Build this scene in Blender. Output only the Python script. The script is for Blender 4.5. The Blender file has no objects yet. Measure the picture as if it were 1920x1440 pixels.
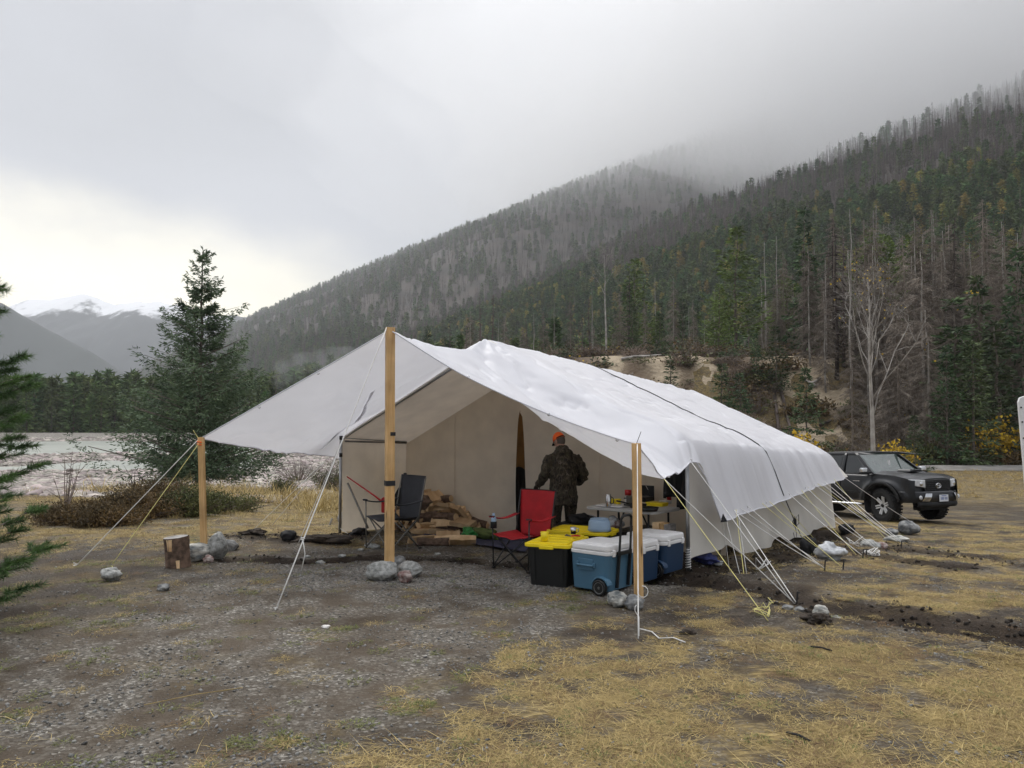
import bpy, bmesh, math, random
import numpy as np
from mathutils import Vector, Matrix, Quaternion
R = math.radians
rng = np.random.default_rng(7)
random.seed(7)
C = bpy.context.scene.collection
SC = bpy.context.scene

# ------------------------------------------------------------------ camera
F = 1450.0
CAMZ = 1.65
PITCH = math.atan(75 / F)
cam_d = bpy.data.cameras.new('camera')
cam_d.sensor_width = 36
cam_d.lens = 36 * F / 1920
cam_d.clip_start = 0.05
cam_d.clip_end = 30000
cam = bpy.data.objects.new('camera', cam_d)
C.objects.link(cam)
cam.location = (0, 0, CAMZ)
cam.rotation_euler = (R(90) + PITCH, 0, 0)
SC.camera = cam

# ------------------------------------------------------------------ world, sun, exposure
SUN_EL, SUN_AZ = 55.0, -25.0       # azimuth from +Y, clockwise
w = bpy.data.worlds.new('World')
SC.world = w
w.use_nodes = True
nt = w.node_tree
nt.nodes.clear()
def wn(t, **k):
    n = nt.nodes.new(t)
    for a, b in k.items():
        setattr(n, a, b)
    return n
out = wn('ShaderNodeOutputWorld')
bg = wn('ShaderNodeBackground')
bg.inputs['Strength'].default_value = 0.1
sky = wn('ShaderNodeTexSky', sky_type='NISHITA', sun_disc=False)
sky.sun_elevation = R(SUN_EL)
sky.sun_rotation = R(SUN_AZ)
tc = wn('ShaderNodeTexCoord')
# large soft cloud shapes
mp = wn('ShaderNodeMapping')
mp.inputs['Scale'].default_value = (1.0, 1.0, 2.2)
nz = wn('ShaderNodeTexNoise')
nz.inputs['Scale'].default_value = 1.9
nz.inputs['Detail'].default_value = 5
nz.inputs['Roughness'].default_value = 0.5
cr = wn('ShaderNodeValToRGB')
cr.color_ramp.elements[0].position = 0.33
cr.color_ramp.elements[0].color = (3.1, 3.16, 3.3, 1)
cr.color_ramp.elements[1].position = 0.68
cr.color_ramp.elements[1].color = (4.0, 4.08, 4.32, 1)
nt.links.new(tc.outputs['Generated'], mp.inputs['Vector'])
nt.links.new(mp.outputs[0], nz.inputs['Vector'])
nt.links.new(nz.outputs['Fac'], cr.inputs['Fac'])
# brighter overhead (overcast gradient)
sep = wn('ShaderNodeSeparateXYZ')
nt.links.new(tc.outputs['Generated'], sep.inputs[0])
mr = wn('ShaderNodeMapRange')
mr.inputs['From Min'].default_value = 0.46
mr.inputs['From Max'].default_value = 0.95
mr.inputs['To Min'].default_value = 1.0
mr.inputs['To Max'].default_value = 3.8
nt.links.new(sep.outputs['Z'], mr.inputs['Value'])
mul = wn('ShaderNodeVectorMath', operation='SCALE')
nt.links.new(cr.outputs[0], mul.inputs[0])
nt.links.new(mr.outputs[0], mul.inputs['Scale'])
# bright opening low over the far valley
mp2 = wn('ShaderNodeMapping')
bd = Vector((math.sin(R(-33)) , math.cos(R(-33)), 0.13)).normalized()
mp2.inputs['Location'].default_value = (-bd.x * 1.0, -bd.y * 1.0, -bd.z * 3.6)
mp2.inputs['Scale'].default_value = (1.0, 1.0, 3.6)
nt.links.new(tc.outputs['Generated'], mp2.inputs['Vector'])
nz2 = wn('ShaderNodeTexNoise')
nz2.inputs['Scale'].default_value = 6
nz2.inputs['Detail'].default_value = 4
nt.links.new(mp.outputs[0], nz2.inputs['Vector'])
ln = wn('ShaderNodeVectorMath', operation='LENGTH')
nt.links.new(mp2.outputs[0], ln.inputs[0])
ad = wn('ShaderNodeMath', operation='MULTIPLY_ADD')
nt.links.new(nz2.outputs['Fac'], ad.inputs[0])
ad.inputs[1].default_value = 0.35
nt.links.new(ln.outputs['Value'], ad.inputs[2])
mr2 = wn('ShaderNodeMapRange', interpolation_type='SMOOTHSTEP')
mr2.inputs['From Min'].default_value = 0.30
mr2.inputs['From Max'].default_value = 0.74
mr2.inputs['To Min'].default_value = 1.0
mr2.inputs['To Max'].default_value = 0.0
nt.links.new(ad.outputs[0], mr2.inputs['Value'])
mx = wn('ShaderNodeMix', data_type='RGBA')
nt.links.new(mr2.outputs[0], mx.inputs['Factor'])
nt.links.new(mul.outputs[0], mx.inputs['A'])
mx.inputs['B'].default_value = (13.5, 12.3, 8.9, 1)
mx2 = wn('ShaderNodeMix', data_type='RGBA')
mx2.inputs['Factor'].default_value = 0.93
nt.links.new(sky.outputs[0], mx2.inputs['A'])
nt.links.new(mx.outputs['Result'], mx2.inputs['B'])
nt.links.new(mx2.outputs['Result'], bg.inputs['Color'])
nt.links.new(bg.outputs[0], out.inputs['Surface'])

sl = bpy.data.lights.new('sun', 'SUN')
sl.energy = 1.5
sl.angle = R(35)
sl.color = (1.0, 0.96, 0.9)
so = bpy.data.objects.new('sun', sl)
C.objects.link(so)
sd = Vector((math.sin(R(SUN_AZ)) * math.cos(R(SUN_EL)), math.cos(R(SUN_AZ)) * math.cos(R(SUN_EL)), math.sin(R(SUN_EL))))
so.rotation_euler = sd.to_track_quat('Z', 'Y').to_euler()
so.location = (0, 0, 50)

SC.view_settings.view_transform = 'Standard'
SC.view_settings.look = 'None'
SC.view_settings.exposure = 0.56
SC.view_settings.gamma = 1.0
SC.view_settings.use_curve_mapping = False
SC.cycles.use_denoising = True
SC.cycles.max_bounces = 12
SC.cycles.diffuse_bounces = 4
SC.cycles.glossy_bounces = 2
SC.cycles.transmission_bounces = 4
SC.cycles.volume_bounces = 10
SC.cycles.use_adaptive_sampling = True
SC.cycles.adaptive_threshold = 0.02

# ------------------------------------------------------------------ geometry of the place
V2 = np.array((.543, .840)); V2 /= np.linalg.norm(V2)       # tent long axis, pointing away
U2 = np.array((V2[1], -V2[0]))                              # across the tent, to the right
FR = np.array((1.97, 8.86)); FL = FR - U2 * 5.40            # tent front corners
SLOPE = -0.054

def sstep(a, b, x):
    t = np.clip((x - a) / (b - a), 0, 1)
    return t * t * (3 - 2 * t)

_pt = rng.random((256, 256))
def vnoise(x, y):
    x = np.asarray(x, float); y = np.asarray(y, float)
    xi = np.floor(x).astype(int); yi = np.floor(y).astype(int)
    fx = x - xi; fy = y - yi
    fx = fx * fx * (3 - 2 * fx); fy = fy * fy * (3 - 2 * fy)
    g = lambda a, b: _pt[a & 255, b & 255]
    return (g(xi, yi) * (1 - fx) * (1 - fy) + g(xi + 1, yi) * fx * (1 - fy) + g(xi, yi + 1) * (1 - fx) * fy + g(xi + 1, yi + 1) * fx * fy)
def fbm(x, y, f=1.0, o=4, gain=.5):
    s = 0; a = 1; t = 0
    for i in range(o):
        s = s + a * vnoise(np.asarray(x) * f + 17.3 * i, np.asarray(y) * f + 9.1 * i)
        t += a; a *= gain; f *= 2.03
    return s / t        # 0..1

WATER_Z = -1.35
def T0(x, y):
    x = np.asarray(x, float); y = np.asarray(y, float)
    s = (x - FR[0]) * V2[0] + (y - FR[1]) * V2[1]
    s1 = np.clip(s, 0, None)
    z = SLOPE * np.clip(s1 - .3 * (1 - np.exp(-s1)), 0, 21)
    z = z - .13 * sstep(8, 13, s) * sstep(2, 5, x)
    # river flat on the left
    lf = sstep(4, -9, x - .0 * y)
    rv = sstep(17, 44, y + 1.5 * (fbm(x, y, .12, 2) - .5)) * lf
    z = z * (1 - rv) + (-1.12 + .35 * (fbm(x + 40, y, .09, 3) - .5)) * rv
    ch = sstep(46, 60, y + 10 * (fbm(x, y + 7, .05, 2) - .5)) * sstep(150, 118, y + 16 * (fbm(x, y, .04, 2) - .5)) * sstep(-.29, -.37, x / np.maximum(y, 1) + .06 * (fbm(x, y, .05, 2) - .5))
    ch = ch * (1 - .9 * sstep(.56, .64, fbm(x * .7 + 11, y * 1.6, .045, 3)))
    z = z - .62 * ch
    fb = sstep(145, 185, y) * sstep(30, -10, x)
    z = z * (1 - fb) + (-.5) * fb
    # cut bank and terrace on the right
    xf = np.clip(5 - x, 0, None)
    yf = 57 + 2.2 * xf + 3.0 * (fbm(x, y * .2, .09, 2) - .5) * sstep(-60, 0, x)
    hb = 8.2 * sstep(-90, 5, x) + 1.0
    rise = sstep(0, 1, (y - yf) / 15.0)
    z = z + hb * rise + rise * (1 - rise) * 4 * 1.5 * (fbm(x, y, .28, 3) - .5)
    # hillside
    z = z + .9 * (fbm(x, y, .02, 3) - .5) * sstep(70, 140, y)
    return z
AX = np.array((-.572, .820)); NX = np.array((.820, .572))
def HILL(x, y):
    x = np.asarray(x, float); y = np.asarray(y, float)
    wv = x * NX[0] + y * NX[1]
    l = x * AX[0] + y * AX[1]
    far = sstep(760, 1250, l + 90 * (fbm(wv, l, .004, 2) - .5))
    gul = np.exp(-((l - 880) / 170.) ** 2)
    t = .475 * (1 - far) + .585 * far
    t = t * (1 - .16 * gul)
    t = t * (1 - .10 * sstep(300, 1700, wv - 172.))
    w0 = 172.
    dz = wv - w0
    z = t * dz * sstep(-60, 200, dz)
    z = np.where(dz < -60, -3, z)
    amp = np.clip(dz / 250., 0, 1)
    z = z + amp * (42 * (fbm(wv * .35, l, .0055, 3) - .5) + 18 * (fbm(wv, l, .018, 2) - .5))
    # valley end: the hill sinks behind the far layer
    z = z * sstep(4200, 2600, l)
    return z + 7.5 - 8 * sstep(260, 60, wv)

def T1(x, y):
    return np.maximum(T0(x, y), HILL(x, y) * 1.0)

cp, sp = math.cos(PITCH), math.sin(PITCH)
def ray(px, py):
    a = (px - 960) / F; b = (720 - py) / F
    return np.array((a, cp - b * sp, sp + b * cp))
def P(px, py, d):
    r = ray(px, py); k = d / r[1]
    return Vector((r[0] * k, d, CAMZ + r[2] * k))
def G(px, py, f=T0):
    r = ray(px, py)
    lo = 2.0
    d = lo
    while d < 400:
        k = d / r[1]
        if CAMZ + r[2] * k < float(f(r[0] * k, d)):
            break
        lo = d; d *= 1.03
    hi = d
    for _ in range(25):
        m = (lo + hi) / 2; k = m / r[1]
        if CAMZ + r[2] * k < float(f(r[0] * k, m)): hi = m
        else: lo = m
    k = hi / r[1]
    return Vector((r[0] * k, hi, CAMZ + r[2] * k))
def proj(p):
    x, y, z = p[0], p[1], p[2] - CAMZ
    f = y * cp + z * sp
    return 960 + F * x / f, 720 - F * (-y * sp + z * cp) / f

# trenches dug round the tent (polylines on the ground, half width, depth)
DITCH = []
def ditch(pts, hw, dep):
    DITCH.append(([tuple(G(*p))[:2] for p in pts], hw, dep))
ditch([(430, 1052), (560, 1058), (700, 1050), (860, 1052), (980, 1062)], .10, .05)
ditch([(460, 1008), (560, 1016), (640, 1010)], .22, -.06)
ditch([(1230, 1085), (1330, 1092), (1450, 1110), (1540, 1140), (1640, 1150), (1760, 1170), (1930, 1205)], .22, .09)
ditch([(1290, 1075), (1420, 1062), (1530, 1012), (1560, 1000)], .25, .07)
ditch([(1570, 1012), (1680, 1030), (1780, 1042), (1930, 1062)], .25, .08)
ditch([(1560, 1030), (1680, 1052), (1790, 1066)], .18, .06)
def segdist(x, y, pts):
    dm = np.full(np.shape(x), 1e9)
    for (ax, ay), (bx, by) in zip(pts[:-1], pts[1:]):
        dx, dy = bx - ax, by - ay
        t = np.clip(((x - ax) * dx + (y - ay) * dy) / (dx * dx + dy * dy), 0, 1)
        dm = np.minimum(dm, np.hypot(x - ax - t * dx, y - ay - t * dy))
    return dm
def soilmask(x, y):
    m = np.zeros(np.shape(x))
    for pts, hw, dep in DITCH:
        d = segdist(x, y, pts) + .35 * (fbm(x, y, 1.7, 3) - .5)
        m = np.maximum(m, sstep(hw * 2.6, hw * .9, d))
    return m
def T(x, y):
    x = np.asarray(x, float); y = np.asarray(y, float)
    z = T0(x, y)
    near = sstep(40, 25, y)
    z = z + near * (.05 * (fbm(x, y, .5, 3) - .5) + .03 * (fbm(x, y, 2.3, 3) - .5))
    for pts, hw, dep in DITCH:
        d = segdist(x, y, pts) + .14 * (fbm(x, y, 2.1, 2) - .5)
        n = .5 + 1.1 * fbm(x, y, 3.1, 3)
        z = z - dep * n * np.exp(-(d / hw) ** 2) + abs(dep) * .35 * n * np.exp(-((d - hw * 1.9) / (hw * .8)) ** 2)
        z = z + .09 * (fbm(x, y, 6., 3) - .5) * np.exp(-(d / (hw * 2.2)) ** 2)
    return z
def Tz(x, y): return float(T(x, y))
def GT(px, py):
    p = G(px, py)
    return Vector((p.x, p.y, Tz(p.x, p.y)))

# ------------------------------------------------------------------ helpers: objects and meshes
def tag(o, label=None, cat=None, group=None, kind=None):
    if label: o['label'] = label
    if cat: o['category'] = cat
    if group: o['group'] = group
    if kind: o['kind'] = kind
    return o
def thing(name, label, cat, loc=(0, 0, 0), rz=0, group=None):
    o = bpy.data.objects.new(name, None)
    o.empty_display_size = .1
    C.objects.link(o)
    o.location = loc
    o.rotation_euler = (0, 0, rz)
    return tag(o, label, cat, group)

class MB:
    def __init__(s): s.v = []; s.f = []; s.m = []; s.cur = 0
    def add(s, vs, fs):
        b = len(s.v); s.v += [tuple(map(float, p)) for p in vs]
        s.f += [tuple(b + i for i in f) for f in fs]; s.m += [s.cur] * len(fs); return s
    def box(s, c, d, rot=None, taper=None):
        x, y, z = d[0] / 2, d[1] / 2, d[2] / 2
        vs = [Vector(p) for p in ((-x, -y, -z), (x, -y, -z), (x, y, -z), (-x, y, -z), (-x, -y, z), (x, -y, z), (x, y, z), (-x, y, z))]
        if taper:
            for i in range(4): vs[i].x *= taper; vs[i].y *= taper
        if rot is not None: vs = [rot @ p for p in vs]
        c = Vector(c)
        return s.add([p + c for p in vs], [(0, 3, 2, 1), (4, 5, 6, 7), (0, 1, 5, 4), (1, 2, 6, 5), (2, 3, 7, 6), (3, 0, 4, 7)])
    def bar(s, a, b, wd, h, up=(0, 0, 1)):
        a, b = Vector(a), Vector(b); d = (b - a); L = d.length; d.normalize()
        u = Vector(up)
        if abs(d.dot(u)) > .98: u = Vector((0, 1, 0))
        sd_ = d.cross(u).normalized(); u = sd_.cross(d).normalized()
        M = Matrix((sd_, d, u)).transposed()
        return s.box((a + b) / 2, (wd, L, h), M)
    def tube(s, pts, r, n=6, cap=True):
        pts = [Vector(p) for p in pts]; m = len(pts)
        rr = r if hasattr(r, '__len__') else [r] * m
        t0 = (pts[1] - pts[0]).normalized()
        u = t0.orthogonal().normalized()
        vs = []
        for i, p in enumerate(pts):
            t = (pts[min(i + 1, m - 1)] - pts[max(i - 1, 0)])
            if t.length < 1e-9: t = t0
            t.normalize()
            u = (u - t * u.dot(t))
            if u.length < 1e-6: u = t.orthogonal()
            u.normalize(); b = t.cross(u)
            for k in range(n):
                a = 2 * math.pi * k / n
                vs.append(p + (u * math.cos(a) + b * math.sin(a)) * rr[i])
        fs = [(i * n + k, i * n + (k + 1) % n, (i + 1) * n + (k + 1) % n, (i + 1) * n + k) for i in range(m - 1) for k in range(n)]
        if cap:
            fs.append(tuple(range(n))[::-1]); fs.append(tuple((m - 1) * n + k for k in range(n)))
        return s.add(vs, fs)
    def lathe(s, prof, n=20, c=(0, 0, 0), M=None):
        ringed = len(prof) > 3 and abs(prof[0][0] - prof[-1][0]) < 1e-6 and prof[0][0] > 1e-4 and (abs(prof[0][1] - prof[-1][1]) < 1e-6 or prof[0][0] > .2)
        c = Vector(c); vs = []
        for r_, z in prof:
            for k in range(n):
                a = 2 * math.pi * k / n
                p = Vector((r_ * math.cos(a), r_ * math.sin(a), z))
                if M is not None: p = M @ p
                vs.append(p + c)
        m = len(prof)
        fs = [(i * n + k, i * n + (k + 1) % n, (i + 1) * n + (k + 1) % n, (i + 1) * n + k) for i in range(m - 1) for k in range(n)]
        if prof[0][0] > 1e-4 and not ringed: fs.append(tuple(range(n))[::-1])
        if prof[-1][0] > 1e-4 and not ringed: fs.append(tuple((m - 1) * n + k for k in range(n)))
        return s.add(vs, fs)
    def grid(s, Pm):
        a, b = Pm.shape[:2]
        vs = Pm.reshape(-1, 3)
        return s.add(vs, [(i * b + j, i * b + j + 1, (i + 1) * b + j + 1, (i + 1) * b + j) for i in range(a - 1) for j in range(b - 1)])
    def prism(s, outline, ax, h0, h1):
        # outline in the two other axes (ax = 'y': outline is x,z)
        n = len(outline)
        def mk(p, h): return {'x': (h, p[0], p[1]), 'y': (p[0], h, p[1]), 'z': (p[0], p[1], h)}[ax]
        vs = [mk(p, h0) for p in outline] + [mk(p, h1) for p in outline]
        return s.add(vs, [tuple(range(n))[::-1], tuple(range(n, 2 * n))] + [(i, (i + 1) % n, n + (i + 1) % n, n + i) for i in range(n)])
    def build(s, name, mat, parent=None, smooth=False, bevel=0, loc=None, rz=None, seg=2, subsurf=0, solid=0):
        me = bpy.data.meshes.new(name)
        me.from_pydata(s.v, [], s.f)
        mats = mat if isinstance(mat, (list, tuple)) else [mat]
        for m_ in mats: me.materials.append(m_)
        if any(s.m): me.polygons.foreach_set('material_index', s.m)
        if smooth: me.polygons.foreach_set('use_smooth', [True] * len(me.polygons))
        bm = bmesh.new(); bm.from_mesh(me); bmesh.ops.recalc_face_normals(bm, faces=bm.faces); bm.to_mesh(me); bm.free()
        o = bpy.data.objects.new(name, me); C.objects.link(o)
        if parent is not None: o.parent = parent
        if loc is not None: o.location = loc
        if rz is not None: o.rotation_euler = (0, 0, rz)
        if solid:
            md = o.modifiers.new('solid', 'SOLIDIFY'); md.thickness = solid; md.offset = 0
        if bevel:
            md = o.modifiers.new('bevel', 'BEVEL'); md.width = bevel; md.segments = seg; md.limit_method = 'ANGLE'; md.angle_limit = R(35)
        if subsurf:
            md = o.modifiers.new('sub', 'SUBSURF'); md.levels = subsurf; md.render_levels = subsurf
        return o

def np_mesh(name, verts, faces, mats, fm=None, smooth=False):
    """verts (n,3), faces (m,k) arrays"""
    verts = np.asarray(verts, np.float32); faces = np.asarray(faces, np.int32)
    me = bpy.data.meshes.new(name)
    k = faces.shape[1]
    me.vertices.add(len(verts)); me.vertices.foreach_set('co', verts.ravel())
    me.loops.add(faces.size); me.loops.foreach_set('vertex_index', faces.ravel())
    me.polygons.add(len(faces))
    me.polygons.foreach_set('loop_start', np.arange(0, faces.size, k, dtype=np.int32))
    me.polygons.foreach_set('loop_total', np.full(len(faces), k, np.int32))
    if smooth: me.polygons.foreach_set('use_smooth', np.ones(len(faces), bool))
    for m_ in (mats if isinstance(mats, (list, tuple)) else [mats]): me.materials.append(m_)
    if fm is not None: me.polygons.foreach_set('material_index', np.asarray(fm, np.int32))
    me.update(calc_edges=True)
    me.validate()
    return me
def link(name, me, parent=None, loc=None):
    o = bpy.data.objects.new(name, me); C.objects.link(o)
    if parent is not None: o.parent = parent
    if loc is not None: o.location = loc
    return o
def copy_tree(o, parent=None):
    c = o.copy(); C.objects.link(c)
    if parent is not None: c.parent = parent
    for ch in o.children: copy_tree(ch, c)
    return c

# ------------------------------------------------------------------ helpers: materials
def mat(name, col, rough=.7, metal=0., var=.15, vscale=8., bump=0., bscale=60., col2=None, trans=0., coat=0., island=0., objrand=0., spec=.5, det=5., coords='Object', stretch=None, transl=0., huevar=0.):
    m = bpy.data.materials.new(name); m.use_nodes = True
    t = m.node_tree; b = t.nodes['Principled BSDF']
    b.inputs['Roughness'].default_value = rough
    b.inputs['Metallic'].default_value = metal
    b.inputs['Specular IOR Level'].default_value = spec
    if trans: b.inputs['Transmission Weight'].default_value = trans
    if coat: b.inputs['Coat Weight'].default_value = coat; b.inputs['Coat Roughness'].default_value = .08
    tcn = t.nodes.new('ShaderNodeTexCoord')
    src = tcn.outputs[coords]
    if stretch:
        mpn = t.nodes.new('ShaderNodeMapping'); mpn.inputs['Scale'].default_value = stretch
        t.links.new(src, mpn.inputs['Vector']); src = mpn.outputs[0]
    n1 = t.nodes.new('ShaderNodeTexNoise'); n1.inputs['Scale'].default_value = vscale; n1.inputs['Detail'].default_value = det
    t.links.new(src, n1.inputs['Vector'])
    c = Vector(col[:3])
    if col2 is None: lo = c * (1 - var); hi = c * (1 + var)
    else: lo, hi = c, Vector(col2[:3])
    rp = t.nodes.new('ShaderNodeValToRGB')
    rp.color_ramp.elements[0].position = .36; rp.color_ramp.elements[0].color = (*lo, 1)
    rp.color_ramp.elements[1].position = .64; rp.color_ramp.elements[1].color = (*hi, 1)
    t.links.new(n1.outputs['Fac'], rp.inputs['Fac'])
    cur = rp.outputs[0]
    def scale_by(sock, amt):
        nonlocal cur
        mrn = t.nodes.new('ShaderNodeMapRange'); mrn.inputs['To Min'].default_value = 1 - amt; mrn.inputs['To Max'].default_value = 1 + amt
        t.links.new(sock, mrn.inputs['Value'])
        vm = t.nodes.new('ShaderNodeVectorMath'); vm.operation = 'SCALE'
        t.links.new(cur, vm.inputs[0]); t.links.new(mrn.outputs[0], vm.inputs['Scale']); cur = vm.outputs[0]
    if island:
        g = t.nodes.new('ShaderNodeNewGeometry'); scale_by(g.outputs['Random Per Island'], island)
    if objrand:
        oi = t.nodes.new('ShaderNodeObjectInfo'); scale_by(oi.outputs['Random'], objrand)
    if huevar:
        oi = t.nodes.new('ShaderNodeObjectInfo')
        hs = t.nodes.new('ShaderNodeHueSaturation')
        mrn = t.nodes.new('ShaderNodeMapRange'); mrn.inputs['To Min'].default_value = .5 - huevar; mrn.inputs['To Max'].default_value = .5 + huevar
        m3 = t.nodes.new('ShaderNodeMath'); m3.operation = 'FRACT'
        m4 = t.nodes.new('ShaderNodeMath'); m4.operation = 'MULTIPLY'; m4.inputs[1].default_value = 7.31
        t.links.new(oi.outputs['Random'], m4.inputs[0]); t.links.new(m4.outputs[0], m3.inputs[0]); t.links.new(m3.outputs[0], mrn.inputs['Value'])
        t.links.new(mrn.outputs[0], hs.inputs['Hue']); t.links.new(cur, hs.inputs['Color']); cur = hs.outputs[0]
    t.links.new(cur, b.inputs['Base Color'])
    if bump:
        n2 = t.nodes.new('ShaderNodeTexNoise'); n2.inputs['Scale'].default_value = bscale; n2.inputs['Detail'].default_value = 4
        t.links.new(src, n2.inputs['Vector'])
        bn = t.nodes.new('ShaderNodeBump'); bn.inputs['Strength'].default_value = min(1, bump); bn.inputs['Distance'].default_value = .01 * max(1, bump)
        t.links.new(n2.outputs['Fac'], bn.inputs['Height']); t.links.new(bn.outputs[0], b.inputs['Normal'])
    if transl:
        tr = t.nodes.new('ShaderNodeBsdfTranslucent'); t.links.new(cur, tr.inputs['Color'])
        ms = t.nodes.new('ShaderNodeMixShader'); ms.inputs[0].default_value = transl
        t.links.new(b.outputs[0], ms.inputs[1]); t.links.new(tr.outputs[0], ms.inputs[2])
        t.links.new(ms.outputs[0], t.nodes['Material Output'].inputs['Surface'])
    return m

# scatter: points with per-point rotation / scale / prototype index, instanced by geometry nodes
def scatter(name, pts, rot, scl, idx, protos):
    coll = bpy.data.collections.new(name + '_kinds')
    for p in protos: coll.objects.link(p)
    n = len(pts)
    me = bpy.data.meshes.new(name)
    me.vertices.add(n); me.vertices.foreach_set('co', np.asarray(pts, np.float32).ravel())
    for nm, ty, arr in (('rot', 'FLOAT_VECTOR', rot), ('scl', 'FLOAT_VECTOR', scl), ('idx', 'INT', idx)):
        a = me.attributes.new(nm, ty, 'POINT')
        if ty == 'INT': a.data.foreach_set('value', np.asarray(arr, np.int32))
        else: a.data.foreach_set('vector', np.asarray(arr, np.float32).ravel())
    o = link(name, me)
    ng = bpy.data.node_groups.new(name + '_nodes', 'GeometryNodeTree')
    ng.interface.new_socket('Geometry', in_out='INPUT', socket_type='NodeSocketGeometry')
    ng.interface.new_socket('Geometry', in_out='OUTPUT', socket_type='NodeSocketGeometry')
    gi = ng.nodes.new('NodeGroupInput'); go = ng.nodes.new('NodeGroupOutput')
    ci = ng.nodes.new('GeometryNodeCollectionInfo'); ci.inputs['Collection'].default_value = coll
    ci.inputs['Separate Children'].default_value = True; ci.inputs['Reset Children'].default_value = True
    ip = ng.nodes.new('GeometryNodeInstanceOnPoints'); ip.inputs['Pick Instance'].default_value = True
    def at(nm, ty):
        q = ng.nodes.new('GeometryNodeInputNamedAttribute'); q.data_type = ty; q.inputs['Name'].default_value = nm; return q
    er = ng.nodes.new('FunctionNodeEulerToRotation')
    ng.links.new(gi.outputs[0], ip.inputs['Points']); ng.links.new(ci.outputs[0], ip.inputs['Instance'])
    ng.links.new(at('idx', 'INT').outputs['Attribute'], ip.inputs['Instance Index'])
    ng.links.new(at('rot', 'FLOAT_VECTOR').outputs['Attribute'], er.inputs[0]); ng.links.new(er.outputs[0], ip.inputs['Rotation'])
    ng.links.new(at('scl', 'FLOAT_VECTOR').outputs['Attribute'], ip.inputs['Scale'])
    ng.links.new(ip.outputs[0], go.inputs[0])
    md = o.modifiers.new('scatter', 'NODES'); md.node_group = ng
    return o
def proto(name, me):
    return bpy.data.objects.new(name, me)
# ================================================================== MATERIALS
M = {}
M['canvas'] = mat('canvas', (.80, .72, .60), .85, var=.06, vscale=3, bump=.5, bscale=9, transl=.30)
M['canvas_wall'] = mat('canvas_wall', (.70, .67, .61), .85, var=.09, vscale=1.4, bump=.35, bscale=14, transl=.15)
M['tarp'] = mat('white_tarp', (.82, .82, .86), .45, var=.03, vscale=1.6, bump=.35, bscale=6, transl=.32)
M['pine_wood'] = mat('pine_wood', (.58, .34, .13), .65, col2=(.72, .47, .22), vscale=5, bump=.15, bscale=40, stretch=(9, 9, .5))
M['split_wood'] = mat('split_wood', (.48, .30, .15), .75, col2=(.74, .54, .32), vscale=6, bump=.5, bscale=30, stretch=(1, .25, 1), objrand=.3)
M['bark'] = mat('bark', (.07, .045, .03), .9, col2=(.20, .13, .09), vscale=14, bump=1.4, bscale=22)
def add_knots(m, scale=(6, 6, 1.3), amt=.30):
    t = m.node_tree; b = t.nodes['Principled BSDF']; src = b.inputs['Base Color'].links[0].from_socket
    c_ = t.nodes.new('ShaderNodeTexCoord'); q = t.nodes.new('ShaderNodeMapping'); q.inputs['Scale'].default_value = scale; t.links.new(c_.outputs['Object'], q.inputs[0])
    v = t.nodes.new('ShaderNodeTexVoronoi'); v.inputs['Scale'].default_value = 1.7; t.links.new(q.outputs[0], v.inputs['Vector'])
    r = t.nodes.new('ShaderNodeMapRange'); r.inputs['From Min'].default_value = .05; r.inputs['From Max'].default_value = .14; r.inputs['To Min'].default_value = amt; r.inputs['To Max'].default_value = 1; t.links.new(v.outputs['Distance'], r.inputs['Value'])
    n = t.nodes.new('ShaderNodeTexNoise'); n.inputs['Scale'].default_value = 2.5; n.inputs['Detail'].default_value = 8; t.links.new(c_.outputs['Object'], n.inputs['Vector'])
    r2 = t.nodes.new('ShaderNodeMapRange'); r2.inputs['From Min'].default_value = .35; r2.inputs['From Max'].default_value = .6; r2.inputs['To Min'].default_value = .72; r2.inputs['To Max'].default_value = 1.05; t.links.new(n.outputs['Fac'], r2.inputs['Value'])
    m_ = t.nodes.new('ShaderNodeMath'); m_.operation = 'MULTIPLY'; t.links.new(r.outputs[0], m_.inputs[0]); t.links.new(r2.outputs[0], m_.inputs[1])
    s_ = t.nodes.new('ShaderNodeVectorMath'); s_.operation = 'SCALE'; t.links.new(src, s_.inputs[0]); t.links.new(m_.outputs[0], s_.inputs['Scale']); t.links.new(s_.outputs[0], b.inputs['Base Color'])
add_knots(M['pine_wood'])
M['grey_wood'] = mat('weathered_wood', (.16, .15, .14), .9, col2=(.42, .40, .37), vscale=8, bump=.8, bscale=30, stretch=(1, .3, 1))
M['metal'] = mat('galvanised_steel', (.42, .43, .44), .42, .85, var=.12)
M['black_metal'] = mat('black_tube', (.02, .02, .022), .4, .2)
M['grey_tube'] = mat('grey_tube', (.20, .19, .17), .45, .5)
M['black_plastic'] = mat('black_plastic', (.008, .009, .009), .5, var=.2, bump=.1)
M['yellow_plastic'] = mat('yellow_plastic', (.86, .66, .01), .42, var=.04)
M['white_plastic'] = mat('white_plastic', (.76, .75, .74), .4, var=.04)
M['table_plastic'] = mat('table_plastic', (.50, .50, .49), .5, var=.05)
M['cooler_blue'] = mat('cooler_blue', (.06, .145, .22), .45, var=.06, vscale=3)
M['cooler_navy'] = mat('cooler_navy', (.010, .036, .085), .45, var=.08, vscale=3)
M['bowl_blue'] = mat('bowl_blue', (.30, .42, .56), .35, var=.03)
M['red_fabric'] = mat('red_fabric', (.42, .008, .014), .7, var=.15, vscale=6, bump=.3, bscale=18)
M['grey_fabric'] = mat('charcoal_fabric', (.035, .037, .045), .75, var=.15, vscale=6, bump=.3, bscale=18)
M['black_fabric'] = mat('black_fabric', (.012, .012, .013), .85, var=.3, vscale=9, bump=.5, bscale=20)
M['navy_mat'] = mat('navy_mat', (.03, .035, .085), .7, var=.15)
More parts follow.
